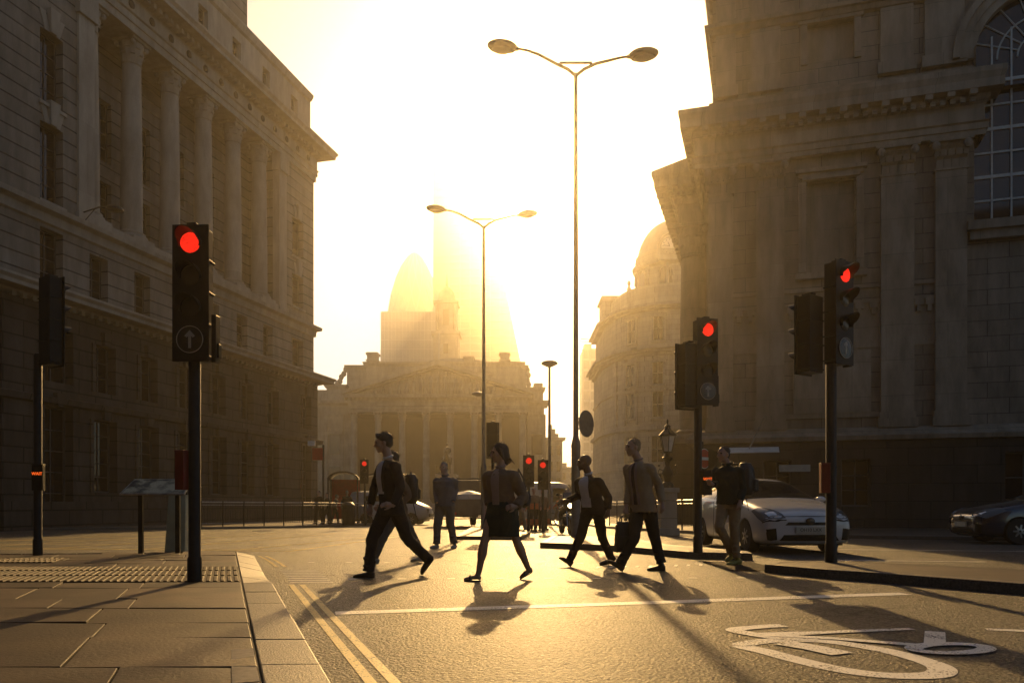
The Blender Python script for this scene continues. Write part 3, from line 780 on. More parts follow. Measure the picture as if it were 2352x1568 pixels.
    for zi, (c, d2, w) in enumerate(((1.2,4.2,.8),(5.4,8.2,.7),(10.3,13.0,.62),(13.9,16.2,.6),(18.7,21.2,.55))):
        for a in (-2.45, -1.98, -1.5, -1.02):
            rr = r + (.12 if zi < 2 else 0) - (.25 if zi == 4 else 0)
            e = empty('window_bay', (cx+rr*math.cos(a), cy+1.0+rr*math.sin(a), z(c)), a+PI/2)
            e.parent = DB
            hh = d2-c
            mb = MB(); mb.box(-w-.18, -w, -.14, .3, -.1, hh); mb.box(w, w+.18, -.14, .3, -.1, hh); mb.box(-w-.3, w+.3, -.3, .3, hh, hh+.22); mb.box(-w-.25, w+.25, -.28, .3, -.25, -.08)
            mb.box(-w-.4, w+.4, -.4, .3, hh+.22, hh+.34)
            mb.box(-w, -w+.07, -.08, .1, 0, hh); mb.box(w-.07, w, -.08, .1, 0, hh); mb.box(-.035,.035,-.08,.1,0,hh); mb.box(-w, w, -.08, .1, hh*.5-.04, hh*.5+.04)
            f = mb.build('window_frame', st, e)
            f.parent = DB; f.matrix_basis = e.matrix_basis.copy()
            p = MB().box(-w+.05, w-.05, -.05, .2, 0.02, hh).build('pane', M['glass'], f)
            bpy.data.objects.remove(e)
    # arched opening of the drum
    for a in (-2.0, -1.2, -2.75):
        mb = MB(); q = [(-.75,0),(.75,0)]+[(.75*math.cos(PI*i/10), 2.1+.75*math.sin(PI*i/10)) for i in range(11)]
        mb.m = Matrix.Translation((dx+4.5*math.cos(a), dy+4.5*math.sin(a), z(24.6)))@Matrix.Rotation(a+PI/2,4,'Z')
        mb.prism(q, -.06, .4, 'y'); f = mb.build('arched_opening', M['glass'], DB)
        mb = MB(); mb.m = Matrix.Translation((dx+4.5*math.cos(a), dy+4.5*math.sin(a), z(24.6)))@Matrix.Rotation(a+PI/2,4,'Z')
        mb.tube([(-.82,-.1,0),(-.82,-.1,2.1)]+[(.82*math.cos(PI-PI*i/8),-.1,2.1+.82*math.sin(PI-PI*i/8)) for i in range(9)]+[(.82,-.1,0)], .1, 6)
        mb.build('surround', st, f)
    for a in [-2.7+.24*i for i in range(9)]:
        mb = MB(); mb.m = Matrix.Translation((cx+7.25*math.cos(a-.12), cy+1+7.25*math.sin(a-.12), 0))@Matrix.Rotation(a-.12+PI/2,4,'Z')
        mb.box(-.22,.22,-.1,.2,z(9.6),z(16.8)); mb.box(-.28,.28,-.18,.2,z(16.3),z(16.9))
        mb.build('pilaster', st, DB)
build_domed()

# ------------------------------------------------------------ towers far behind
def tower_grid(mb, x0, x1, y, z0, z1, nx, nz, w=.35, o=.3):
    for i in range(nx+1):
        x = x0+(x1-x0)*i/nx; mb.box(x-w/2, x+w/2, y-o, y, z0, z1)
    for j in range(nz+1):
        zz = z0+(z1-z0)*j/nz; mb.box(x0, x1, y-o*.8, y, zz-w*.7, zz+w*.7)
WT = empty('wedge_skyscraper', (0, 430, -1), 0, 'tallest skyscraper with one sloping side, like a wedge, behind the exchange', 'skyscraper')
q = [(-33.4,0),(20.5,0),(-25.3,225),(-33.4,225)]
MB().prism(q, 0, 48, 'y').build('sloped_tower', M['tower_glass'], WT)
mb = MB()
for j in range(1, 57):
    zz = 4*j; xr = 20.5-45.8*zz/225; mb.box(-33.4, xr, -.35, 0, zz-.35, zz+.35)
for i in range(1, 10):
    x = -33.4+i*5.4; zt = min(225, (20.5-x)/45.8*225); mb.box(x-.2, x+.2, -.4, 0, 0, zt-.4)
mb.build('facade_bands', M['tower_frame'], WT)
mb = MB(); mb.box(-43, -33.5, 4, 30, 0, 193); mb.box(-38, -33.5, 5, 28, 193, 196); mb.box(-43,-40.5,4,20,193,195.4)
for j in range(48): mb.box(-43.1, -33.5, 3.7, 4, 4*j, 4*j+.9)
mb.build('service_core', M['tower_frame'], WT)
mb = MB(); mb.tube([(-40,8,192),(-40,8,199)], .25, 5); mb.box(-37,-35,6,12,196,198.2); mb.build('roof_plant', M['tower_frame'], WT)

GK = empty('rounded_skyscraper', (-69.8, 570, -1), 0, 'bullet-shaped rounded skyscraper rising left of the wedge tower', 'skyscraper')
prof = [(19,0),(21.5,30),(22.6,62),(22.8,90),(21.6,115),(19.3,135),(16.6,150),(13.2,162),(9.2,171),(5.0,177.5),(2,180.3),(.3,181.2)]
MB().lathe(prof, n=36).build('glazed_shell', M['tower_glass'], GK, smooth=50)
mb = MB()
for k in range(18):
    for sg in (-1, 1):
        pts = []
        for (r, zz) in prof[:-1]:
            a = 2*PI*k/18 + sg*zz*.013; pts.append(((r+.1)*math.cos(a), (r+.1)*math.sin(a), zz))
        mb.tube(pts, .35, 4)
mb.build('diagonal_ribs', M['tower_frame'], GK)
OT = empty('flat_office_tower', (-69.3, 420, -1), 0, 'plain flat-topped office tower standing in front of the rounded skyscraper', 'skyscraper')
mb = MB(); mb.hexa([(-1,0,0),(22,0,0),(22,25,0),(-1,25,0)], [(0.2,0,73.5),(22,0,73.5),(22,25,73.5),(0.2,25,73.5)]); mb.build('body', M['tower_glass'], OT)
mb = MB(); tower_grid(mb, .1, 22, 0, 3, 73.4, 16, 20, .12, .2); mb.build('facade_grid', M['tower_frame'], OT)
mb = MB(); mb.box(4,9,5,12,73.5,75); mb.box(14,20,6,14,73.5,74.6); mb.build('roof_plant', M['tower_frame'], OT); OT.scale = (1.4,1.4,1.4)
RT = empty('distant_concrete_tower', (23.1, 260, -1), 0, 'slim distant tower in the gap of the street, left of the domed building', 'skyscraper')
MB().box(0, 9.5, 0, 12, 0, 52).build('body', M['tower_glass'], RT)
mb = MB(); tower_grid(mb, 0, 9.5, 0, 2, 52, 4, 15, .5, .5); mb.box(.8,3.2,3,8,52,54.5); mb.box(6,9,3,9,52,53.5); mb.build('facade_grid', M['tower_frame'], RT)
CR = empty('tower_crane', (30.0, 275, -1), 0, 'thin tower crane showing above the slim distant tower', 'crane')
def lattice(mb, a, b, w, n):
    a = Vector(a); b = Vector(b); t = (b-a).normalized(); s = t.cross(Vector((0,1,0))); s = s.normalized() if s.length > .1 else Vector((1,0,0)); u = Vector((0,1,0))
    for (p, q2) in ((1,1),(1,-1),(-1,1),(-1,-1)): mb.tube([a+s*w*p+u*w*q2, b+s*w*p+u*w*q2], w*.22, 4)
    for i in range(n):
        p0 = a+(b-a)*i/n; p1 = a+(b-a)*(i+1)/n; sg = 1 if i % 2 else -1
        mb.tube([p0+s*w*sg-u*w, p1-s*w*sg-u*w], w*.15, 4)
mb = MB(); lattice(mb, (0,0,0), (0,0,60), .7, 34); mb.build('mast', M['tower_frame'], CR)
mb = MB(); lattice(mb, (3,0,57.5), (-6.5,0,58.2), .45, 9); mb.tube([(0,0,60),(0,0,62)], .3, 4); mb.tube([(0,0,62),(-6,0,58.4)], .09, 4); mb.tube([(0,0,62),(2.8,0,58)], .09, 4); mb.box(1.8,3.2,-.5,.5,56.4,57.4); mb.build('jib', M['tower_frame'], CR)
# street end blocks
def simple_block(name, loc, w, d, h, label, nx, nz, bits=()):
    e = empty(name, loc, 0, label, 'building')
    hs = []
    for i in range(nx):
        for j in range(nz):
            x = w*(i+.5)/nx; zz = 1.0+(h-1.6)*(j+.15)/nz
            hs.append((x-w/nx*.25, x+w/nx*.25, zz, zz+(h-1.6)/nz*.6))
    mb = MB(); wall_grid(mb, 0, w, 0, h, hs, 0, .3); mb.box(.01, w-.01, .31, d, 0, h-.01)
    mb.build('wall', M['dome_stone'], e)
    for hh in hs: MB().box(hh[0]+.02, hh[1]-.02, .2, .32, hh[2]+.02, hh[3]-.02).build('window', M['glass'], e)
    mb = MB(); moulding(mb, cornice_prof(h*.33, h*.33+.4, .3), 0, w, 3, 3); mb.build('string_course', M['dome_stone'], e)
    mb = MB(); moulding(mb, cornice_prof(h-.7, h+.1, .6), 0, w, 3, 3)
    for (a, b, zt) in bits: mb.box(a, b, .8, 3, h, h+zt)
    mb.build('cornice', M['dome_stone'], e)
    return e
simple_block('corner_office', (6.6, 150, -.63), 2.9, 20, 13.8, 'narrow stone block with stepped roof just right of the exchange', 2, 4, ((.3,1.0,2.6),(1.0,1.6,1.8),(1.6,2.2,.9)))
simple_block('far_terrace', (12.5, 210, -.63), 9, 20, 11, 'low pale block at the far end of the street gap', 4, 3, ((1,2,1.2),(5,6,1.5)))
simple_block('far_left_block', (-45, 150, -.63), 19, 20, 16, 'stone block partly hidden between the left bank and the exchange', 6, 4, ((2,3,2),(12,14,1.5)))
# ornate gabled block just right of bank, left edge of exchange
# ------------------------------------------------------------ ground
def gsheet(name, mat, xs, ys, dz=0, kind='structure'):
    vs = []; fs = []
    for y in ys:
        for x in xs: vs.append((x, y, ground(y)+dz))
    n = len(xs)
    for j in range(len(ys)-1):
        for i in range(n-1): fs.append((j*n+i, j*n+i+1, (j+1)*n+i+1, (j+1)*n+i))
    o = MB().add(vs, fs).build(name, mat); o['kind'] = kind; return o
ASPH_SPEC = .2
def asphalt():
    """rolled chippings: dark binder, scattered pale stones, worn wheel tracks and patches"""
    m, nt, b = newmat('asphalt'); N = nt.nodes; L = nt.links
    def nz(scale, det, rough=.5):
        n = N.new('ShaderNodeTexNoise'); n.inputs['Scale'].default_value = scale; n.inputs['Detail'].default_value = det; n.inputs['Roughness'].default_value = rough; L.new(tc.outputs['Object'], n.inputs['Vector']); return n
    def mr(src, a0, a1, b0, b1):
        r = N.new('ShaderNodeMapRange'); r.inputs['From Min'].default_value = a0; r.inputs['From Max'].default_value = a1; r.inputs['To Min'].default_value = b0; r.inputs['To Max'].default_value = b1; L.new(src, r.inputs[0]); return r.outputs[0]
    def ma(op, x, y):
        k = N.new('ShaderNodeMath'); k.operation = op
        for i, q in enumerate((x, y)):
            if isinstance(q, (int, float)): k.inputs[i].default_value = q
            else: L.new(q, k.inputs[i])
        return k.outputs[0]
    tc = N.new('ShaderNodeTexCoord')
    v = N.new('ShaderNodeTexVoronoi'); v.inputs['Scale'].default_value = 58; L.new(tc.outputs['Object'], v.inputs['Vector'])
    v2 = N.new('ShaderNodeTexVoronoi'); v2.inputs['Scale'].default_value = 38; L.new(tc.outputs['Object'], v2.inputs['Vector'])
    big = nz(.45, 6); mid = nz(3.0, 5, .6); fine = nz(120, 4, .8)
    sp = N.new('ShaderNodeSeparateXYZ'); L.new(v.outputs['Color'], sp.inputs[0])
    chip = mr(sp.outputs[0], .55, 1.0, .0, 1.0)
    tone = ma('ADD', ma('MULTIPLY', chip, .13), ma('ADD', mr(big.outputs['Fac'], .35, .65, .035, .065), mr(mid.outputs['Fac'], .35, .65, -.006, .012)))
    # hairline cracks and old wheel tracks
    wv = N.new('ShaderNodeVectorMath'); wv.operation = 'MULTIPLY_ADD'; wn = nz(1.3, 4); L.new(wn.outputs['Color'], wv.inputs[0]); wv.inputs[1].default_value = (1.6,1.6,0); L.new(tc.outputs['Object'], wv.inputs[2])
    ck = N.new('ShaderNodeTexVoronoi'); ck.feature = 'DISTANCE_TO_EDGE'; ck.inputs['Scale'].default_value = .33; L.new(wv.outputs[0], ck.inputs['Vector'])
    crack = mr(ck.outputs['Distance'], .002, .008, .25, 1)
    tr = nz(.9, 3); oil = mr(tr.outputs['Fac'], .6, .72, 1, .55)
    tone = ma('MULTIPLY', ma('MULTIPLY', tone, crack), oil)
    cb = N.new('ShaderNodeCombineXYZ')
    L.new(tone, cb.inputs[0]); L.new(ma('MULTIPLY', tone, .95), cb.inputs[1]); L.new(ma('MULTIPLY', tone, .86), cb.inputs[2]); L.new(cb.outputs[0], b.inputs['Base Color'])
    L.new(ma('ADD', mr(sp.outputs[1], 0, 1, .3, .5), mr(big.outputs['Fac'], .35, .65, -.04, .06)), b.inputs['Roughness'])
    b.inputs['Specular IOR Level'].default_value = ASPH_SPEC
    dome = mr(v.outputs['Distance'], 0, .75, 1, 0)
    h = ma('ADD', ma('MULTIPLY', dome, ma('ADD', ma('MULTIPLY', sp.outputs[2], .8), .2)), ma('ADD', ma('MULTIPLY', fine.outputs['Fac'], .9), ma('MULTIPLY', mr(v2.outputs['Distance'], .1, .7, 1, 0), .9)))
    bp = N.new('ShaderNodeBump'); bp.inputs['Strength'].default_value = 1.0; bp.inputs['Distance'].default_value = .012
    L.new(h, bp.inputs['Height']); L.new(bp.outputs['Normal'], b.inputs['Normal'])
    return m
M['asphalt'] = asphalt()
M['york'] = plain('york_stone_paving', (0.052,0.038,0.026), 0.55, 0, .5, 1.7, .4, 45, .4); islands(M['york'], .45)
_nt = M['york'].node_tree; _b = _nt.nodes['Principled BSDF']; _src = _b.inputs['Base Color'].links[0].from_socket
_tc = _nt.nodes.new('ShaderNodeTexCoord'); _v = _nt.nodes.new('ShaderNodeTexVoronoi'); _v.inputs['Scale'].default_value = 5.5; _nt.links.new(_tc.outputs['Object'], _v.inputs['Vector'])
_r = _nt.nodes.new('ShaderNodeMapRange'); _r.inputs['From Min'].default_value = .07; _r.inputs['From Max'].default_value = .1; _r.inputs['To Min'].default_value = .4; _nt.links.new(_v.outputs['Distance'], _r.inputs[0])
_s = _nt.nodes.new('ShaderNodeVectorMath'); _s.operation = 'SCALE'; _nt.links.new(_src, _s.inputs[0]); _nt.links.new(_r.outputs[0], _s.inputs['Scale']); _nt.links.new(_s.outputs[0], _b.inputs['Base Color'])
M['granite'] = plain('granite_kerb', (0.11,0.098,0.08), 0.5, 0, .45, 40, .5, 90); islands(M['granite'], .25)
M['mortar'] = plain('paving_bedding', (0.05,0.042,0.035), 0.9)
M['yellow'] = paint('worn_yellow_paint', (0.66,0.52,0.2))
M['white'] = plain('white_paint', (0.6,0.58,0.54), 0.5, 0, .15, 4)
M['road_white'] = paint('worn_white_road_paint', (0.78,0.76,0.7))
M['tactile'] = plain('tactile_paving', (0.045,0.032,0.022), 0.7, 0, .35, 5, .2, 50, .2)
road = gsheet('road', M['asphalt'], [-900,-200,-60,-20,0,20,60,200,900], [-60,0,15,30,45,60,120,300,900,2500])

def slab(name, pts, h, mat, kerb=.16, loc=None):
    """raised paved area: granite kerb ring round a paved top; pts counter-clockwise"""
    n = len(pts); cx = sum(p[0] for p in pts)/n; cyy = sum(p[1] for p in pts)/n
    inn = []
    for i in range(n):
        a = Vector(pts[i-1]); b = Vector(pts[i]); c = Vector(pts[(i+1) % n])
        d1 = (b-a).normalized(); d2 = (c-b).normalized(); nn = Vector((-(d1.y+d2.y), d1.x+d2.x)); nn.normalize()
        k = kerb/max(.5, nn.dot(Vector((-d1.y, d1.x)))); inn.append((b.x+nn.x*k, b.y+nn.y*k))
    g = lambda p, dz: (p[0], p[1], ground(p[1])+dz)
    mb = MB()
    for i in range(n):
        j = (i+1) % n
        mb.hexa([g(pts[i],-.2), g(pts[j],-.2), g(inn[j],-.2), g(inn[i],-.2)], [g(pts[i],h), g(pts[j],h), g(inn[j],h), g(inn[i],h)])
    k = mb.build('kerb', M['granite'], bevel=.012 if h > .05 else 0); k['kind'] = 'structure'
    mb = MB(); mb.add([g(p, h-.004) for p in inn], [tuple(range(n))])
    o = mb.build(name, mat); o['kind'] = 'structure'
    return o
def brickmat(name, col, bw, bh):
    m, nt, b = newmat(name); N = nt.nodes; L = nt.links
    tc = N.new('ShaderNodeTexCoord'); br = N.new('ShaderNodeTexBrick'); L.new(tc.outputs['Object'], br.inputs['Vector'])
    br.inputs['Scale'].default_value = 1; br.inputs['Brick Width'].default_value = bw; br.inputs['Row Height'].default_value = bh; br.inputs['Mortar Size'].default_value = .008
    br.inputs['Color1'].default_value = tuple(c*.85 for c in col)+(1,); br.inputs['Color2'].default_value = tuple(c*1.15 for c in col)+(1,); br.inputs['Mortar'].default_value = tuple(c*.25 for c in col)+(1,)
    L.new(br.outputs['Color'], b.inputs['Base Color']); b.inputs['Roughness'].default_value = .55
    n = N.new('ShaderNodeTexNoise'); n.inputs['Scale'].default_value = 40; L.new(tc.outputs['Object'], n.inputs['Vector'])
    bp = N.new('ShaderNodeBump'); bp.inputs['Strength'].default_value = .3; bp.inputs['Distance'].default_value = .006; L.new(n.outputs['Fac'], bp.inputs['Height']); L.new(bp.outputs['Normal'], b.inputs['Normal'])
    return m
M['flags'] = brickmat('far_paving_flags', (0.08,0.062,0.046), .9, .6)
slab('traffic_island', [(.59,16.8),(1.91,15.6),(2.97,13.35),(3.9,12.9),(4.0,13.5),(3.15,15.6),(2.7,21.5),(1.1,21.5)], .12, M['flags'])
slab('traffic_island', [(3.38,10.66),(3.86,9.81),(4.3,9.3),(5.18,8.05),(7.2,5.2),(9.5,2),(12,2),(7.6,8.6),(4.7,11.25),(3.6,11.15)], .12, M['flags'])
slab('traffic_island', [(-1.55,21.6),(.25,21.3),(.6,26),(.3,34),(-1.7,34)], .1, M['flags'])
slab('pavement', [(-60,27),(-19,31.5),(-12.6,33.6),(-9.6,36.2),(-7.2,41),(-6.2,50),(-6.2,60),(-9,68),(-30,68),(-60,60)], .1, M['flags'])
slab('pavement', [(3.9,60),(3.9,37),(4.5,33),(6.3,26.6),(8.6,23.2),(13,20.4),(40,12),(60,12),(60,60)], .1, M['flags'])
slab('pavement', [(-30,72),(-4.5,66),(0,70),(3,90),(4,140),(-60,140),(-60,80)], .1, M['flags'])

# near pavement: hand laid flags, each a little off level
kx = lambda y: -1.15-.3596*(y-3.68)          # inner edge of the kerb
kdir = Vector((-.3384, .941)).normalized()
mb = MB(); rr = random.Random(11)
far_y = lambda x: 13.6 + (x+4.7)*.13
y = -2.0
while y < 13.7:
    h = rr.choice((.5,.62,.75,.9)); y1 = y+h
    x = kx(y) - .01
    while x > -14:
        w = rr.uniform(.55, 1.15); sh = -.3596*h
        if far_y(x-w*.5) > y1-.25:
            g = .006; dz = rr.uniform(-.004,.004); tx = rr.uniform(-.005,.005); ty = rr.uniform(-.005,.005)
            a = (x-g, y+g); b_ = (x-g+sh, y1-g); c = (x-w+g+sh, y1-g); d = (x-w+g, y+g)
            yy = min(y1-g, far_y(x)) if y1 > far_y(x) else y1-g
            z = .1+dz
            mb.hexa([(d[0],d[1],.05),(a[0],a[1],.05),(b_[0],yy,.05),(c[0],yy,.05)],
                    [(d[0],d[1],z+ty),(a[0],a[1],z-ty),(b_[0],yy,z+tx),(c[0],yy,z-tx)])
        x -= w
    y = y1
pv = mb.build('pavement', M['york'], bevel=.005); pv['kind'] = 'structure'
mb = MB(); mb.prism([(-40,-8),(kx(-8),-8),(kx(8),8),(-4.72,13.6),(-9,12.9),(-40,9)], -.1, .085, 'z'); o = mb.build('pavement_bed', M['mortar']); o['kind'] = 'structure'
mb = MB(); mb.prism([(-40,-8),(-14.1,-8),(-14.6,12.2),(-40,9)], .09, .098, 'z'); o = mb.build('pavement', M['flags']); o['kind'] = 'structure'
# kerb stones along the near pavement, dropped at the crossing
mb = MB(); y = -4.0
while y < 13.5:
    l = rr.uniform(.7, .95); y1 = min(y+l, 13.75)
    def zt(v): return .1 if v < 8.5 else max(.03, .1-(v-8.5)*.09)
    xi0, xi1 = kx(y)+.004, kx(y1-.012)+.004; w = .31
    j = rr.uniform(-.004,.004)
    zi = .098
    mb.hexa([(xi0,y,-.1),(xi0+w,y,-.1),(xi1+w,y1-.012,-.1),(xi1,y1-.012,-.1)], [(xi0,y,zi+j),(xi0+w,y,zt(y)+j),(xi1+w,y1-.012,zt(y1)+j),(xi1,y1-.012,zi+j)])
    y = y1
for k in range(9):                           # rounded far corner
    a0 = R(20+k*17); a1 = R(20+(k+1)*17-.6)
    c0 = (-5.5+.95*math.cos(a0), 13.1+.95*math.sin(a0)); c1 = (-5.5+.95*math.cos(a1), 13.1+.95*math.sin(a1))
    if c1[1] > 13.4 and False: pass
for k in range(12):
    x0 = -4.72-.85*k; x1 = x0-.835
    mb.hexa([(x1,far_y(x1)+.02,-.1),(x0,far_y(x0)+.02,-.1),(x0+.02,far_y(x0)+.28,-.1),(x1+.02,far_y(x1)+.28,-.1)],
            [(x1,far_y(x1)+.02,.098),(x0,far_y(x0)+.02,.098),(x0+.02,far_y(x0)+.28,.06),(x1+.02,far_y(x1)+.28,.06)])
o = mb.build('kerb', M['granite'], bevel=.008); o['kind'] = 'structure'
# tactile strips
mb = MB()
for (ya, yb, xa, xb) in ((8.35,10.35,-12.5,None), (11.1,12.0,-13,-6.4)):
    base_x = (kx(ya)-.02) if xb is None else xb
    mb.hexa([(xa,ya,.09),(base_x,ya,.09),(base_x-.36*(yb-ya),yb,.09),(xa-.36*(yb-ya),yb,.09)], [(xa,ya,.108),(base_x,ya,.108),(base_x-.36*(yb-ya),yb,.108),(xa-.36*(yb-ya),yb,.108)])
    x = base_x-.04
    while x > xa:
        for s0, s1 in ((0,.3),(.34,.64),(.68,.98)):
            a = ya+(yb-ya)*(s0+.01); b_ = ya+(yb-ya)*s1
            xo0 = x-.36*(a-ya); xo1 = x-.36*(b_-ya)
            mb.hexa([(xo0-.024,a,.108),(xo0+.024,a,.108),(xo1+.024,b_,.108),(xo1-.024,b_,.108)], [(xo0-.015,a,.118),(xo0+.015,a,.118),(xo1+.015,b_,.115),(xo1-.015,b_,.115)])
        x -= .075
o = mb.build('tactile_paving', M['tactile']); o['kind'] = 'structure'
mb = MB(); mb.box(3.0,3.75,10.9,12.5,0.0,.012)
for i in range(12):
    for j in range(26): mb.lathe([(.014,0),(.01,.006)], (3.03+.062*i, 10.93+.062*j, .012), 6)
o = mb.build('tactile_paving', M['tactile']); o['kind'] = 'structure'

# ------------------------------------------------------------ painted markings
def ribbon(mb, pts, w, dz=.004):
    pts = [Vector(p) for p in pts]; n = len(pts); L_ = []; R_ = []
    ws = w if isinstance(w, (list, tuple)) else [w]*n
    for i in range(n):
        t = (pts[min(i+1,n-1)]-pts[max(i-1,0)]); t.normalize(); q = Vector((-t.y, t.x))*ws[i]/2
        L_.append(pts[i]+q); R_.append(pts[i]-q)
    vs = [(p.x,p.y,ground(p.y)+dz) for p in L_+R_]
    mb.add(vs, [(i, n+i, n+i+1, i+1) for i in range(n-1)])
def gp(px, py):
    d = F*CH/(py-HY)
    return ((px-CX)/F*d, d)
def mark(name, mb, mat): o = mb.build(name, mat); o['kind'] = 'structure'; return o
ky = lambda y, off: -.70-.3606*(y-4.12)+off
mb = MB()
for off in (-.03, .095):
    ribbon(mb, [(ky(yy, off), yy) for yy in (-1,2,5,9.05)], .06)
    ribbon(mb, [(ky(yy, off)-.02*(yy-11.2)**2, yy) for yy in (11.6,12.2,12.9,13.6,14.0)], .05)
mark('double_yellow_lines', mb, M['yellow'])
mb = MB(); ribbon(mb, [gp(770,1408), gp(1400,1387), gp(2080,1363)], .2); mark('stop_line', mb, M['road_white'])
mb = MB()
for i in range(8):
    yy = 9.35+.24*i; xx = ky(yy, 0); ribbon(mb, [(xx-.02,yy),(xx+.48,yy+.02)], .07)
mark('ladder_marking', mb, M['road_white'])
mb = MB()
for k in range(14): ribbon(mb, [(-3.2+.6*k, 12.5-.03*k), (-3.1+.6*k, 12.5-.03*k)], .1); ribbon(mb, [(-2.0+.6*k, 9.75+.02*k), (-1.9+.6*k, 9.75+.02*k)], .1)
for k in range(10): ribbon(mb, [(1.2+.2*k, 11.35+.06*k), (1.28+.2*k, 11.65+.06*k)], .05)
mark('crossing_studs', mb, M['road_white'])
mb = MB(); ribbon(mb, [(-4.3,15.4),(-14,17.6)], .12, .005); ribbon(mb, [(-4.3,15.4),(-3.2,27)], .12, .005); ribbon(mb, [(-3.2,27),(-14,29)], .12, .005)
for k in range(5):
    ribbon(mb, [(-4.2-.0*k, 16+2.4*k), (-14, 20.5+2.4*k-4.2)], .1, .006)
    ribbon(mb, [(-13.5+2.0*k, 17.6-.45*k), (-4.2+.05*k-8+2*k if k<4 else -3.4, 27.2)], .1, .007)
mark('yellow_box_lines', mb, M['yellow'])
mb = MB()
ribbon(mb, [(-12,33),(-4,31),(4,26.5)], .1); ribbon(mb, [(3.4,24),(3.6,14.5)], .08); ribbon(mb, [(5.2,13.0),(7.5,12.6)], .12)
for k in range(5): ribbon(mb, [(-6+.1*k,36+4*k),(-6+.1*k,38+4*k)], .1); ribbon(mb, [(1.5,28+5*k),(1.6,30.5+5*k)], .1)
ribbon(mb, [(6.5,16.2),(14,14.6)], .12)
mark('lane_lines', mb, M['road_white'])
# large cycle symbol, seen lying on its side
c4 = lambda x, y: gp(1470+x*.5, 784+y*.5)
def smooth_path(P, sub=5, closed=True):
    n = len(P); out = []
    for i in range(n if closed else n-1):
        g = lambda k: Vector(P[k % n]) if closed else Vector(P[max(0, min(n-1, k))])
        a, b, c, d = g(i-1), g(i), g(i+1), g(i+2)
        for k in range(sub):
            t = k/sub; out.append(tuple(.5*((2*b)+(c-a)*t+(2*a-5*b+4*c-d)*t*t+(3*b-a-3*c+d)*t**3)))
    out.append(tuple(P[0]) if closed else tuple(P[-1])); return out
mb = MB()
ribbon(mb, smooth_path([c4(*p) for p in ((470,1397),(560,1378),(700,1371),(860,1378),(1050,1405),(1200,1437),(1320,1472),(1385,1502),(1370,1528),(1270,1537),(1100,1532),(920,1508),(740,1468),(580,1425))]), .15, .004)
ribbon(mb, smooth_path([c4(*p) for p in ((660,1306),(560,1311),(435,1325),(520,1346),(640,1362),(820,1370))], 5, False), .14, .006)
ribbon(mb, [c4(*p) for p in ((560,1350),(900,1336),(1250,1322))], [.17,.1,.08], .0075)
ribbon(mb, [c4(*p) for p in ((600,1352),(900,1368),(1240,1395),(1330,1408))], [.1,.1,.1,.1], .009)
ribbon(mb, [c4(*p) for p in ((650,1385),(790,1408),(930,1438))], .19, .0075)
ribbon(mb, [c4(1425+168*math.cos(2*PI*i/32), 1414+21*math.sin(2*PI*i/32)) for i in range(33)], .11, .0105)
ribbon(mb, [c4(1355,1335), c4(1354,1392)], .13, .0075)
mark('cycle_lane_symbol', mb, M['road_white'])
mb = MB(); ribbon(mb, [c4(1590,1322), c4(1780,1330)], .1); mark('lane_lines', mb, M['road_white'])
# ironwork let into the near pavement edge
mb = MB(); mb.m = Matrix.Translation((kx(4.2)-.08, 4.2, .1))@Matrix.Rotation(R(19.8),4,'Z'); mb.box(-.06,.06,-.55,.35,-.02,.004)
o = mb.build('metal_cover_strip', M['steel']); o['kind'] = 'structure'
# ------------------------------------------------------------ lettering
def text_mesh(name, s, size, mat, parent, loc, rot=(PI/2,0,0), extrude=.003, align='CENTER'):
    cu = bpy.data.curves.new('txt', 'FONT'); cu.body = s; cu.size = size; cu.align_x = align; cu.align_y = 'CENTER'; cu.extrude = extrude; cu.resolution_u = 3
    t = bpy.data.objects.new('txt', cu); COL.objects.link(t)
    bpy.context.view_layer.update()
    me = bpy.data.meshes.new_from_object(t.evaluated_get(bpy.context.evaluated_depsgraph_get()))
    bpy.data.objects.remove(t); bpy.data.curves.remove(cu)
    me.materials.clear(); me.materials.append(mat); me.name = name
    o = bpy.data.objects.new(name, me); COL.objects.link(o); o.parent = parent; o.location = loc; o.rotation_euler = rot
    return o
M['red_on'] = emit('red_lamp_lit', (1.0,.02,.008), 1.6)
M['amber_text'] = emit('wait_lettering', (1.0,.13,.015), .9)
_m = M['red_on']; _nt = _m.node_tree; _b = _nt.nodes['Principled BSDF']; _tc = _nt.nodes.new('ShaderNodeTexCoord'); _v = _nt.nodes.new('ShaderNodeTexVoronoi'); _v.inputs['Scale'].default_value = 90
_nt.links.new(_tc.outputs['Object'], _v.inputs['Vector']); _r = _nt.nodes.new('ShaderNodeMapRange'); _r.inputs['From Max'].default_value = .7; _r.inputs['To Min'].default_value = 1.5; _r.inputs['To Max'].default_value = .45
_nt.links.new(_v.outputs['Distance'], _r.inputs[0]); _nt.links.new(_r.outputs[0], _b.inputs['Emission Strength'])
M['red_dim'] = emit('red_lamp_far', (.9,.02,.01), .55)
M['lens_off'] = plain('unlit_lens', (.02,.02,.018), .25)
M['arrow_off'] = plain('arrow_disc_white', (.35,.33,.28), .5)
M['signal'] = plain('signal_housing', (.008,.008,.008), .5, 0, .3, 10, 0, 60, .22)
M['button_red'] = plain('dull_red_box', (.16,.012,.006), .5)

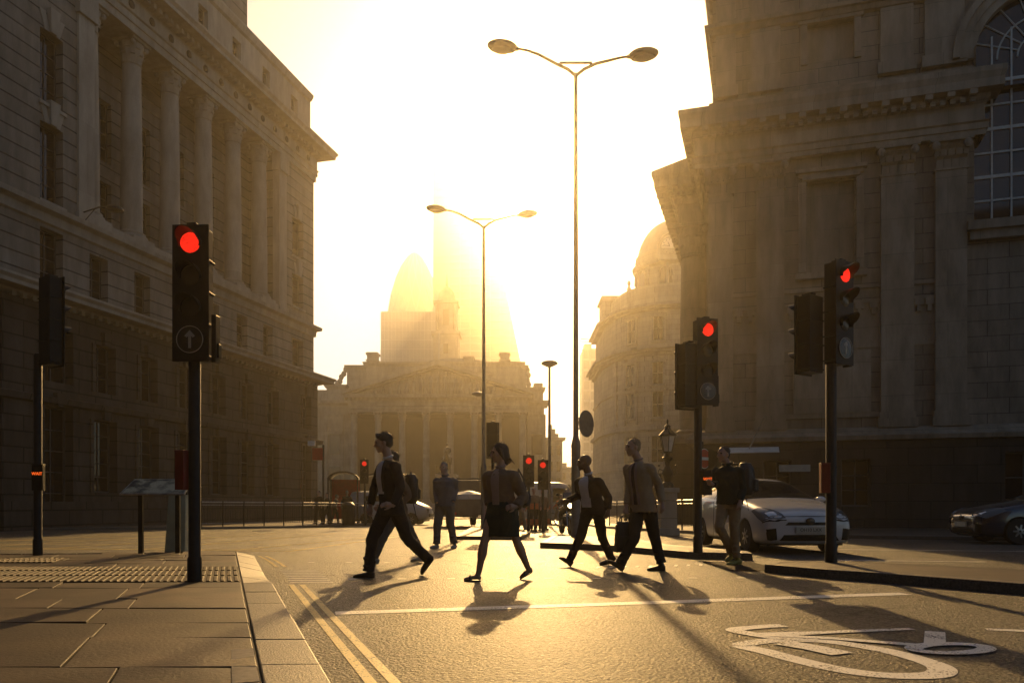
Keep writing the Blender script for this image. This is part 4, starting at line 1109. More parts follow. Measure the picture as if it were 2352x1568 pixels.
# ------------------------------------------------------------ traffic signals
def signal_head(parent, x, y, ztop, rz, w=.386, lit=True, arrow=True, side_box=True, red='red_on'):
    """housing hangs from ztop; its lenses face local -y turned by rz"""
    n = 4 if arrow else 3; ph = .335; H = n*ph+.08
    T = Matrix.Translation((x, y, ztop))@Matrix.Rotation(rz, 4, 'Z')
    mb = MB(); mb.m = T
    mb.box(-w/2, w/2, -.02, .0, -H, 0)
    mb.box(-.15, .15, .0, .2, -H+.02, -.02)
    for i in range(n): mb.box(-.17, .17, .02, .21, -.06-i*ph-.3, -.06-i*ph-.28)
    mb.box(-.05,.05,.0,.16,0,.03)
    hd = mb.build('signal_head', M['signal'], parent, bevel=.006)
    for i in range(n):
        zc = -.19-i*ph
        mb = MB(); mb.m = T@Matrix.Translation((0,-.02,zc))@Matrix.Rotation(PI/2,4,'X')
        isarrow = arrow and i == 3
        if isarrow:
            mb.lathe([(.145,0),(.145,.012),(.13,.014)], n=28); d = mb.build('arrow_disc', M['lens_off'], hd, smooth=30)
            ab = MB(); ab.m = T@Matrix.Translation((0,-.036,zc))
            ab.tube([(.138*math.cos(2*PI*k/28),0,.138*math.sin(2*PI*k/28)) for k in range(29)], .005, 4)
            ab.box(-.014,.014,-.004,.002,-.09,.05); ab.prism([(-.055,.035),(0,.095),(.055,.035),(.032,.02),(0,.053),(-.032,.02)], -.004, .002, 'y')
            ab.build('arrow', M['arrow_off'], d)
        else:
            mb.lathe([(.105,0),(.105,.006),(.09,.014),(.05,.022),(.0,.025)], n=24)
            on = lit and i == 0
            l = mb.build('lens', M[red] if on else M['lens_off'], hd, smooth=50)
            vb = MB(); vb.m = T@Matrix.Translation((0,-.02,zc)); N_ = 20; vs = []; fs = []
            for k in range(N_+1):
                a = PI*(-.12)+(PI*1.24)*k/N_; ln = .2*(math.sin(max(0, min(PI, a)))**.7*.75+.25)
                for r, yy in ((.115,0),(.118,-ln),(.111,-ln),(.108,0)): vs.append((r*math.cos(a), yy, r*math.sin(a)))
            for k in range(N_):
                for q in range(4): fs.append((4*k+q, 4*k+(q+1)%4, 4*k+4+(q+1)%4, 4*k+4+q))
            vb.add(vs, fs); vb.build('visor', M['signal'], hd, smooth=40)
    if side_box:
        sb = MB(); sb.m = T; sb.box(w/2, w/2+.05, .04, .16, -H+.0, -H+.5); sb.box(w/2+.05, w/2+.075, .06, .14, -H+.05, -H+.2); sb.build('side_unit', M['signal'], hd, bevel=.008)
    return hd
def signal_pole(px, base_z, d, ztop, label, poler=.055, kick=True):
    x = (px-CX)/F*d
    r = empty('traffic_light', (x, d, base_z), 0, label, 'traffic light', 'traffic lights at the crossing')
    h = ztop-base_z
    mb = MB(); mb.lathe([(poler+.012,0),(poler+.012,.25),(poler,.27),(poler,h-.03),(poler*.8,h),(.01,h+.015)], n=18); mb.build('pole', M['pole'], r, smooth=40)
    return r
def wait_box(parent, x, y, z, rz, text=True, mat='signal'):
    T = Matrix.Translation((x,y,z))@Matrix.Rotation(rz,4,'Z')
    mb = MB(); mb.m = T; mb.box(-.08,.08,-.09,.03,-.2,.2); mb.box(-.085,.085,-.095,.035,.2,.215)
    o = mb.build('push_button_box', M[mat], parent, bevel=.01)
    if text:
        mb = MB(); mb.m = T; mb.box(-.06,.06,-.094,-.088,.02,.1); mb.lathe([(.02,0),(.02,.01)], (0,-.1,-.09), 12); mb.build('panel', M['lens_off'], o)
        e = text_mesh('wait_lettering', 'WAIT', .062, M['amber_text'], o, T@Vector((0,-.0965,.06)), (PI/2,0,rz)); e.scale = (.95,1.1,1)
    return o
s1 = signal_pole(447, .1, 8.4, 3.2, 'nearest traffic light, left, red lamp over a dark arrow disc, beside the tactile paving', .062)
signal_head(s1, .012, -.12, 3.87-.15, R(-2))
wait_box(s1, -.13, 0, 1.17, R(70), False, 'button_red')
s2 = signal_pole(87, .1, 12.65, 3.3, 'dark traffic light at far left with small red WAIT lettering', .062)
h2 = signal_head(s2, .3, .0, 4.5-.1, R(150), lit=False, side_box=False); wait_box(s2, .08, -.1, 1.23, R(12))
s3 = signal_pole(1603, .12, 13.1, 3.6, 'traffic light on the island, lit red lamp and orange WAIT lettering on its box', .066)
signal_head(s3, .13, -.08, 3.95-.12, R(16)); signal_head(s3, -.2, .05, 3.55-.12, R(205), lit=False, arrow=False, side_box=False); wait_box(s3, .1, -.1, 1.14, R(8))
s4 = signal_pole(1909, .12, 10.97, 4.0, 'tall traffic light at right, red lamp half hidden by its hood, red button box', .07)
signal_head(s4, .14, -.08, 4.24-.12, R(32)); signal_head(s4, -.36, .05, 3.78-.12, R(215), lit=False, arrow=False, side_box=False); wait_box(s4, -.12, 0, 1.15, R(80), False, 'button_red')
# small signals beyond
def far_signal(px, d, ztop, base, label, rz=0, lit=True):
    r = signal_pole(px, base, d, ztop, label, .05); r['group'] = 'small traffic lights beyond the crossing'
    signal_head(r, 0, -.1, ztop-base-.05, rz, lit=lit, arrow=False, side_box=False, red='red_dim'); return r
far_signal(838, 36, 2.95, ground(36)+.1, 'small traffic light with a red lamp beside the bus shelter')
far_signal(1214, 27, 2.6, ground(27), 'small red traffic light behind the walking woman, left of a pair', R(10))
far_signal(1247, 29, 2.55, ground(29), 'small red traffic light behind the walking woman, right of a pair', R(-8))
far_signal(1132, 24, 3.4, ground(24)+.1, 'dark traffic light seen from behind, just above the walking woman', PI, False)

# ------------------------------------------------------------ lamp columns
def lamp_column(loc, h, label, rz=0, heads=True):
    r = empty('street_lamp', loc, rz, label, 'street lamp', 'double-headed street lamps')
    mb = MB(); mb.lathe([(.13,0),(.13,.1),(.115,.12),(.115,2.25),(.125,2.3),(.1,2.42),(.07,2.55),(.062,h*.6),(.05,h)], n=18); mb.build('pole', M['grey_metal'], r, smooth=40)
    for s, (ex, ez, hx) in ((-1, (-1.45,.62,.36)), (1, (1.3,.42,.34))):
        mb = MB(); sx = abs(ex)
        pts = [(s*.02,0,h-.05),(s*.2,0,h+.1),(s*.5,0,h+.24),(s*sx*.66,0,h+ez*.78),(s*sx*.85,0,h+ez*.93),(s*sx,0,h+ez)]
        mb.tube(pts, [.045,.045,.042,.038,.033,.03], 8)
        a = mb.build('arm', M['grey_metal'], r, smooth=50)
        mb = MB(); mb.tube([(s*sx,0,h+ez),(s*(sx+.08),0,h+ez+.0)], [.05,.055], 10)
        mb.m = Matrix.Translation((s*(sx+.42),0,h+ez+.03))@Matrix.Rotation(s*R(-5),4,'Y')
        mb.lathe([(.02,-.09),(.2,-.085),(.33,-.04),(.38,.01),(.38,.05),(.33,.09),(.18,.14),(.02,.16)], n=26, sy=.72)
        hd = mb.build('lamp_head', M['grey_metal'], r, smooth=45)
        mb = MB(); mb.m = Matrix.Translation((s*(sx+.42),0,h+ez+.03))@Matrix.Rotation(s*R(-5),4,'Y'); mb.lathe([(.02,-.125),(.15,-.115),(.26,-.075),(.27,-.06)], n=22, sy=.72); mb.build('diffuser', M['glass_pale'], hd, smooth=50)
    mb = MB(); mb.box(-.42,.42,-.025,.025,h+.24,h+.29); mb.build('cross_brace', M['grey_metal'], r)
    return r
M['glass_pale'] = plain('frosted_lamp_glass', (.5,.48,.42), .3)
L1 = lamp_column((1.62, 20.2, ground(20.2)+.12), 11.75, 'tall double-headed street lamp on the traffic island')
L2 = lamp_column((-1.1, 31, ground(31)+.1), 11.75, 'double-headed street lamp farther off, standing behind the walking woman')
# round sign fixed to the near lamp
rs = empty('round_sign', (1.62+.27, 20.2+.05, 2.95), 0, 'round traffic sign seen edge-on from behind, on the tall street lamp', 'sign')
mb = MB(); mb.m = Matrix.Rotation(R(52),4,'Z')@Matrix.Rotation(PI/2,4,'X'); mb.lathe([(.34,-.012),(.345,0),(.34,.012)], n=36); mb.build('disc', M['grey_metal'], rs, smooth=30)
mb = MB(); mb.box(-.25,.0,-.05,-.02,-.15,-.11); mb.box(-.25,.0,-.05,-.02,.11,.15); mb.build('bracket', M['grey_metal'], rs)
def small_lamp(loc, h, r0, label, off=0.0):
    r = empty('street_lamp', loc, 0, label, 'street lamp')
    mb = MB(); mb.lathe([(.11,0),(.11,1.6),(.075,1.8),(.06,h)], n=14); mb.build('pole', M['grey_metal'], r, smooth=40)
    mb = MB(); mb.lathe([(.07,-.12),(r0*.35,-.1),(r0*.95,.02),(r0,.08),(r0*.8,.16),(r0*.3,.22),(.02,.23)], (off,0,h), 24); mb.build('lamp_head', M['grey_metal'], r, smooth=45)
small_lamp((at(1262,0,40)[0], 40, ground(40)+.1), 8.0, .42, 'mushroom-headed street lamp right of the woman, in front of the exchange')
small_lamp((at(1108,0,58)[0], 58, ground(58)), 9.2, .5, 'small pale-topped street lamp in front of the exchange portico', -.3)
# old lantern on the right pavement
LN = empty('lantern_post', (at(1533,0,25)[0], 25, ground(25)), 0, 'old-fashioned glass lantern on an ornate iron post, right of the man in the tan jacket', 'street lamp')
mb = MB(); mb.box(-.32,.32,-.32,.32,0,.25); mb.box(-.26,.26,-.26,.26,.25,1.35); mb.box(-.32,.32,-.32,.32,1.35,1.5); mb.build('pedestal', M['dome_stone'], LN, bevel=.02)
mb = MB(); mb.lathe([(.22,1.5),(.2,1.62),(.1,1.7),(.13,1.85),(.18,1.95),(.12,2.1),(.07,2.2),(.09,2.32),(.16,2.4),(.17,2.45),(.1,2.5),(.07,2.6)], n=14)
for s in (-1,1): mb.tube([(s*.08,0,2.0),(s*.25,0,2.1),(s*.3,0,1.95),(s*.2,0,1.88)], .018, 6); mb.ball((s*.27,0,2.2), .035)
mb.build('post', M['black'], LN, smooth=50)
mb = MB()
for k in range(6):
    a = PI/6+PI/3*k; mb.tube([(.14*math.cos(a),.14*math.sin(a),2.62),(.25*math.cos(a),.25*math.sin(a),3.12)], .016, 4)
mb.lathe([(.15,2.58),(.16,2.64),(.12,2.64)], n=6, a0=PI/6); mb.lathe([(.3,3.12),(.3,3.16),(.12,3.32),(.09,3.4),(.11,3.43),(.03,3.5),(.03,3.62),(.005,3.66)], n=6, a0=PI/6)
lt = mb.build('lantern', M['black'], LN, smooth=20)
mb = MB(); mb.lathe([(.125,2.64),(.235,3.11)], n=6, a0=PI/6); mb.build('glass', M['lantern_glass'] if 'lantern_glass' in M else M['glass_pale'], lt)

# ------------------------------------------------------------ signs
M['sign_red'] = plain('sign_red', (.45,.015,.01), .4)
NE = empty('no_entry_sign', (at(1613,0,24)[0], 24, ground(24)+.1), 0, 'round red no entry sign on a post behind the island traffic light', 'sign')
mb = MB(); mb.lathe([(.038,0),(.038,2.75),(.01,2.77)], n=12); mb.build('pole', M['pole'], NE, smooth=40)
mb = MB(); mb.m = Matrix.Translation((.05,-.06,2.25))@Matrix.Rotation(R(40),4,'Z')@Matrix.Rotation(PI/2,4,'X'); mb.lathe([(.3,-.008),(.3,.0)], n=32); d = mb.build('disc', M['white'], NE)
mb = MB(); mb.m = Matrix.Translation((.05,-.06,2.25))@Matrix.Rotation(R(40),4,'Z')@Matrix.Rotation(PI/2,4,'X'); mb.lathe([(.28,.0),(.28,.003)], n=32); f = mb.build('red_face', M['sign_red'], d)
mb = MB(); mb.m = Matrix.Translation((.05,-.06,2.25))@Matrix.Rotation(R(40),4,'Z'); mb.box(-.2,.2,-.009,-.003,-.045,.045); mb.build('white_bar', M['white'], d)
mb = MB(); mb.m = Matrix.Translation((.2,.06,2.25))@Matrix.Rotation(R(-40),4,'Z')@Matrix.Rotation(PI/2,4,'X'); mb.lathe([(.3,-.008),(.3,.004)], n=32); mb.build('second_disc', M['pole'], NE)
NP = empty('street_name_plate', (11.5, 32.4, 2.35), R(-17.4), 'pale street name plate on the dark plinth of the mansion behind the backpacker', 'sign')
mb = MB(); mb.box(-.6,.6,-.02,.0,-.14,.14); mb.build('plate', plain('faded_plate', (.3,.3,.26), .5), NP)
# flagpoles and a pale awning on the mansion base
AW = empty('canopy', (9.3, 31.2, 2.6), R(-17.4), 'small pale canopy with a slanting pole, on the mansion behind the traffic light', 'canopy')
mb = MB(); mb.hexa([(-.9,-.8,.25),(1.1,-.8,.25),(1.1,.5,.5),(-.9,.5,.5)], [(-.9,-.8,.28),(1.1,-.8,.28),(1.1,.5,.55),(-.9,.5,.55)]); mb.build('sheet', M['white'], AW)
mb = MB(); mb.tube([(0,-.2,.45),(.55,-.9,1.6)], .025, 6); mb.build('pole', M['steel'], AW)
RSG = empty('red_bus_stop_sign', (at(731,0,39)[0], 39, ground(39)+.1), 0, 'dull red rectangular sign box on a post beside the bus shelter', 'sign')
mb = MB(); mb.lathe([(.05,0),(.05,3.9)], (.25,0,0), 10); mb.build('pole', M['pole'], RSG)
mb = MB(); mb.box(-.28,.22,-.1,.1,3.15,3.75); mb.build('box', M['sign_red'], RSG, bevel=.02)
mb = MB(); mb.box(-.5,-.15,-.08,.05,3.85,4.1); mb.build('white_plate', M['white'], RSG)
# information panel and slim cabinet on the near pavement
IP = empty('information_panel', (at(362,0,13.2)[0], 13.2, .1), R(3), 'sloping map board on two legs at the far edge of the near pavement', 'sign')
for x in (-.27, .33): MB().box(x-.035,x+.035,-.03,.03,0,.96).build('leg', M['pole'], IP)
mb = MB(); T = Matrix.Translation((0,0,1.1))@Matrix.Rotation(R(32),4,'X'); mb.m = T; mb.hexa([(-.54,-.2-.02,-.03),(.5,-.22,-.03),(.5,.26,-.03),(-.46,.26,-.03)],[(-.54,-.22,0),(.5,-.22,0),(.5,.26,0),(-.46,.26,0)])
fr = mb.build('panel', M['steel'], IP)
def mapmat():
    m, nt, b = newmat('printed_city_map'); N = nt.nodes; L = nt.links
    tc = N.new('ShaderNodeTexCoord'); v = N.new('ShaderNodeTexVoronoi'); v.feature = 'DISTANCE_TO_EDGE'; v.inputs['Scale'].default_value = 14
    L.new(tc.outputs['Object'], v.inputs['Vector']); n = N.new('ShaderNodeTexNoise'); n.inputs['Scale'].default_value = 5; n.inputs['Detail'].default_value = 4; L.new(tc.outputs['Object'], n.inputs['Vector'])
    cr = N.new('ShaderNodeValToRGB'); cr.color_ramp.elements[0].color = (.08,.075,.045,1); cr.color_ramp.elements[1].color = (.5,.46,.3,1); cr.color_ramp.elements[0].position = .42; cr.color_ramp.elements[1].position = .55
    L.new(n.outputs['Fac'], cr.inputs['Fac']); r2 = N.new('ShaderNodeValToRGB'); r2.color_ramp.elements[0].color = (1,1,1,1); r2.color_ramp.elements[1].color = (.75,.75,.75,1); r2.color_ramp.elements[1].position = .04
    L.new(v.outputs['Distance'], r2.inputs['Fac']); mx = N.new('ShaderNodeMixRGB'); mx.blend_type = 'MULTIPLY'; mx.inputs[0].default_value = 1; L.new(cr.outputs[0], mx.inputs[1]); L.new(r2.outputs[0], mx.inputs[2])
    L.new(mx.outputs[0], b.inputs['Base Color']); b.inputs['Roughness'].default_value = .3
    return m
mb = MB(); mb.m = T; mb.hexa([(-.52,-.2,.0),(.48,-.2,.0),(.48,.245,.0),(-.445,.245,.0)],[(-.52,-.2,.004),(.48,-.2,.004),(.48,.245,.004),(-.445,.245,.004)]); mp = mb.build('map_print', mapmat(), fr)
mb = MB(); mb.m = T
for i in range(7): mb.box(-.47,-.47+.12+.03*(i%3),.19-.03*i,.2-.03*i,.004,.006)
for i in range(9): mb.box(.3,.44-.02*(i%2),.2-.025*i,.206-.025*i,.004,.006)
mb.box(-.3,.1,.21,.225,.004,.006)
mb.build('printed_text_lines', M['black'], mp)
CB = empty('street_cabinet', (at(412,0,14.0)[0], 14.0, .03), 0, 'slim pale green cabinet directly behind the map board', 'cabinet')
mb = MB(); mb.hexa([(-.2,-.15,.05),(.16,-.15,.05),(.16,.15,.05),(-.2,.15,.05)], [(-.14,-.12,1.05),(.16,-.12,1.05),(.16,.12,1.05),(-.14,.12,1.05)]); mb.build('housing', plain('pale_green_cabinet', (.3,.34,.26), .5), CB, bevel=.01)
mb = MB(); mb.box(-.19,.2,-.17,.17,0,.06); mb.box(-.15,.19,-.13,.13,1.05,1.3); mb.build('base_and_cap', M['pole'], CB)

# ------------------------------------------------------------ guard rails
def guard_rail(pts, label, hgt=1.05, post=.95, dz=.1, bars=.11, group='pedestrian guard rails'):
    P = [Vector(p) for p in pts]
    e = empty('guard_rail', (P[0].x, P[0].y, ground(P[0].y)+dz), 0, label, 'railing', group)
    o = Vector((P[0].x, P[0].y, ground(P[0].y)+dz))
    def g(v): return Vector((v.x, v.y, ground(v.y)+dz))-o
    pb = []; bb = MB(); rb = MB()
    for a, b in zip(P[:-1], P[1:]):
        L_ = (b-a).length; n = max(1, round(L_/post))
        for i in range(n+1):
            q = g(a+(b-a)*i/n)
            if i == n and b is not P[-1]: continue
            pb.append(q)
        m = int(L_/bars)
        for i in range(m):
            q = g(a+(b-a)*(i+.5)/m); bb.tube([q+Vector((0,0,.14)), q+Vector((0,0,hgt-.12))], .015, 4)
        for zz, r in ((hgt,.026),(hgt-.12,.013),(.14,.013)):
            rb.tube([g(a)+Vector((0,0,zz)), g(b)+Vector((0,0,zz))], r, 8)
    rb.build('rail', M['steel'], e, smooth=50); bb.build('bars', M['pole'], e)
    for q in pb:
        MB().lathe([(.03,-.12),(.03,hgt-.03),(.036,hgt-.01),(.036,hgt+.03),(.02,hgt+.06)], n=10).build('post', M['pole'], e, smooth=40, loc=q)
    return e
guard_rail([(-13.2,33.8),(-9.7,36.9),(-7.55,41.3)], 'long guard rail in front of the bus shelter, left of the walking man')
guard_rail([(4.35,35.5),(6.3,27.6),(9.2,23.6)], 'guard rail behind the man with the briefcase, running towards the white car')

# ------------------------------------------------------------ bus shelter
SH = empty('bus_shelter', (-8.7, 43.5, ground(43)+.1), R(8), 'bus shelter with barrel-vaulted dark roofs behind the long guard rail', 'bus shelter')
def vault(x0, x1, zb):
    mb = MB(); n = 12; xc = (x0+x1)/2; r = (x1-x0)/2
    pts = [(xc-r*math.cos(PI*i/n), zb+.45*math.sin(PI*i/n)) for i in range(n+1)]
    q = pts+[(xc+(r-.07)*math.cos(PI*i/n), zb-.02+.39*math.sin(PI*i/n)) for i in range(n+1)]
    mb.prism(q, -.8, 1.2, 'y'); return mb.build('roof', M['pole'], SH, smooth=30)
vault(-1.3, .35, 2.35); vault(.4, 3.2, 2.3)
for x in (-1.25,.3,3.1):
    for y in (-.7,1.1): MB().lathe([(.05,0),(.05,2.4)], (x,y,0), 8).build('post', M['pole'], SH)
mb = MB(); mb.box(-1.2,.3,1.05,1.1,.2,2.4); mb.build('rear_panel', M['sign_red'], SH)
mb = MB(); mb.prism([(.9,1.3),(2.5,1.3),(2.5,2.0)]+[(1.7+.75*math.cos(PI*i/10),2.0+.5*math.sin(PI*i/10)) for i in range(11)]+[(.9,2.0)], .9, .95, 'y'); mb.build('advert_panel', M['white'], SH)
mb = MB(); mb.box(.4,3.1,1.0,1.08,.15,1.25); mb.box(.6,2.8,.5,.9,.42,.48); mb.build('bench', M['pole'], SH)
# bins, boxes
def litter_bin(px, d, label):
    e = empty('litter_bin', (at(px,0,d)[0], d, ground(d)+.1), 0, label, 'bin')
    mb = MB(); mb.lathe([(.28,0),(.3,.05),(.3,.85),(.33,.88),(.33,.95),(.2,1.08),(.02,1.1)], n=18); mb.build('body', M['pole'], e, smooth=40)
    mb = MB(); mb.box(-.16,.16,-.315,-.25,.7,.82); mb.build('opening', M['dark'], e)
litter_bin(800, 38.5, 'dark litter bin behind the long guard rail')
# statue on horseback
ST = empty('equestrian_statue', (at(1027,0,82)[0], 82, ground(60)+.1), 0, 'dark statue of a rider on a plinth in front of the exchange portico', 'statue')
mb = MB(); mb.box(-1.3,1.3,-2,2,0,.4); mb.box(-.9,.9,-1.5,1.5,.4,3.9); mb.box(-1.05,1.05,-1.7,1.7,3.9,4.2); mb.build('plinth', M['dome_stone'], ST, bevel=.03)
mb = MB(); mb.m = Matrix.Translation((0,0,4.2))
for x, y in ((-.26,-.75),(.26,-.75),(-.24,.8),(.24,.8)): mb.tube([(x,y,0),(x,y+.05,.5),(x*.9,y-.03,1.0),(x*.8,y,1.45)], [.09,.08,.12,.24], 8)
mb.tube([(0,.95,1.5),(0,.4,1.6),(0,-.5,1.62),(0,-.95,1.6)], [.3,.42,.4,.25], 12)
mb.tube([(0,-.85,1.65),(0,-1.2,2.2),(0,-1.35,2.55)], [.28,.2,.15], 10); mb.tube([(0,-1.3,2.6),(0,-1.75,2.25)], [.15,.09], 8); mb.tube([(0,1.05,1.6),(0,1.3,1.2),(0,1.3,.5)], [.08,.12,.06], 6)
ho = mb.build('horse', M['black'], ST, smooth=60)
md = ho.modifiers.new('Remesh','REMESH'); md.mode='VOXEL'; md.voxel_size=.05; md.use_smooth_shade = True
mb = MB(); mb.m = Matrix.Translation((0,0,4.2))
mb.tube([(0,0,1.85),(0,0,2.2),(0,0,2.6),(0,-.02,2.85)], [.24,.22,.27,.1], 10); mb.ball((0,-.05,3.08), .13,.15,.17)
for s in (-1,1):
    mb.tube([(s*.15,0,1.95),(s*.42,-.35,1.65),(s*.42,-.25,1.1),(s*.42,-.45,1.0)], [.15,.12,.09,.07], 8); mb.tube([(s*.25,0,2.7),(s*.36,-.05,2.35),(s*.18,-.4,2.15)], [.1,.09,.06], 8)
ri = mb.build('rider', M['black'], ST, smooth=60); md = ri.modifiers.new('Remesh','REMESH'); md.mode='VOXEL'; md.voxel_size=.04; md.use_smooth_shade = True
# ------------------------------------------------------------ vehicles (local x = forward, y = left, z up)
M['car_white'] = plain('white_car_paint', (.55,.55,.56), .22, 0, .04, 3, 0, 10, .5, .8)
M['car_dark'] = plain('dark_blue_car_paint', (.01,.012,.03), .2, 0, .1, 3, 0, 10, .5, .9)
M['van_white'] = plain('white_van_paint', (.5,.48,.44), .35, 0, .1, 2)
M['truck'] = plain('dusty_truck_paint', (.06,.055,.045), .5, 0, .3, 3)
M['car_glass'] = glassmat('car_glass', (.008,.009,.01), .04)
M['tyre'] = plain('tyre_rubber', (.012,.012,.012), .8)
M['rim'] = plain('alloy_rim', (.25,.25,.25), .35, .7)
M['chrome'] = plain('chrome_trim', (.5,.5,.5), .15, 1)
M['plate'] = plain('number_plate', (.4,.38,.32), .4)
M['lamp_clear'] = glassmat('headlamp_glass', (.12,.13,.14), .08)
M['lamp_on'] = emit('headlamp_lit', (1.0,.75,.3), 14)

def bake(o, cutters=()):
    """apply the modifiers and drop the cutting shapes"""
    bpy.context.view_layer.update()
    dg = bpy.context.evaluated_depsgraph_get()
    me = bpy.data.meshes.new_from_object(o.evaluated_get(dg)); me.name = o.name
    o.modifiers.clear(); old = o.data; o.data = me
    for c in cutters: bpy.data.objects.remove(c)
    return o
def wheel(parent, x, y, r, w, side, spokes=7):
    e = empty('wheel', (x, y, r), 0); e.parent = parent
    mb = MB(); mb.m = Matrix.Rotation(PI/2,4,'X')
    mb.lathe([(r*.66,-w/2),(r*.93,-w/2),(r,-w*.36),(r,w*.36),(r*.93,w/2),(r*.66,w/2)], n=28); t = mb.build('wheel', M['tyre'], parent, smooth=40, loc=(x,y,r))
    bpy.data.objects.remove(e)
    mb = MB(); mb.m = Matrix.Rotation(PI/2,4,'X'); s = -side
    mb.lathe([(r*.67,s*w*.48),(r*.67,s*w*.2),(r*.6,s*w*.1),(0.01,s*w*.1)], n=24)
    for k in range(spokes):
        a = 2*PI*k/spokes; mb.tube([(r*.08*math.cos(a),r*.08*math.sin(a),s*w*.44),(r*.64*math.cos(a),r*.64*math.sin(a),s*w*.4)], [.035,.022], 4)
    mb.lathe([(r*.16,s*w*.3),(r*.16,s*w*.47),(.01,s*w*.48)], n=12)
    mb.build('rim', M['rim'], t, smooth=30)
    return t
def loft_body(name, stations, mat, parent, sub=1):
    """stations: (x, [(y,z)...]) half outlines from keel to roof centre; mirrored"""
    vs = []; fs = []; m = len(stations[0][1])
    for x, hp in stations:
        for (dx, y, z) in [(p if len(p) == 3 else (0,)+tuple(p)) for p in hp]: vs.append((x+dx, y, z))
        for (dx, y, z) in [(p if len(p) == 3 else (0,)+tuple(p)) for p in hp[::-1]]: vs.append((x+dx, -y, z))
    n = 2*m
    for j in range(len(stations)-1):
        for i in range(n): fs.append((j*n+i, j*n+(i+1)%n, (j+1)*n+(i+1)%n, (j+1)*n+i))
    fs.append(tuple(range(n))[::-1]); fs.append(tuple((len(stations)-1)*n+i for i in range(n)))
    return MB().add(vs, fs).build(name, mat, parent, smooth=180, sub=sub)
def cut_arches(body, xs, r, ymax):
    cs = []
    for x in xs:
        for s in (-1, 1):
            mb = MB(); mb.m = Matrix.Translation((x, s*ymax, r*.93))@Matrix.Rotation(PI/2,4,'X'); mb.lathe([(r*1.17,-.3),(r*1.17,.3)], n=32)
            c = mb.build('cut', M['dark']); c.matrix_world = body.matrix_world; cs.append(c)
            bo = body.modifiers.new('Boolean','BOOLEAN'); bo.operation = 'DIFFERENCE'; bo.object = c; bo.solver = 'EXACT'
    return bake(body, cs)

from mathutils.bvhtree import BVHTree
def panel(name, mat, parent, body, quad, nu=10, nv=8, off=.006, thick=.02):
    """a panel between four corners, pressed onto the bodywork"""
    bv = BVHTree.FromPolygons([v.co.copy() for v in body.data.vertices], [tuple(p.vertices) for p in body.data.polygons])
    q = [Vector(c) for c in quad]; vs = []; bs = []
    for j in range(nv+1):
        for i in range(nu+1):
            u, v = i/nu, j/nv; P = (q[0]*(1-u)+q[1]*u)*(1-v)+(q[3]*(1-u)+q[2]*u)*v
            co, no, _, _ = bv.find_nearest(P)
            if no.dot(Vector((co.x-0, co.y*2.5, co.z-.6))) < 0: no = -no
            vs.append(co+no*off); bs.append(co-no*thick)
    n = nu+1; fs = [(j*n+i, j*n+i+1, (j+1)*n+i+1, (j+1)*n+i) for j in range(nv) for i in range(nu)]
    k = len(vs); fs += [tuple(k+a for a in f[::-1]) for f in fs]
    rim = [i for i in range(nu+1)]+[j*n+nu for j in range(1,nv+1)]+[nv*n+i for i in range(nu-1,-1,-1)]+[j*n for j in range(nv-1,0,-1)]
    for a, b_ in zip(rim, rim[1:]+rim[:1]): fs.append((a, a+k, b_+k, b_))
    return MB().add(vs+bs, fs).build(name, mat, parent, smooth=45)
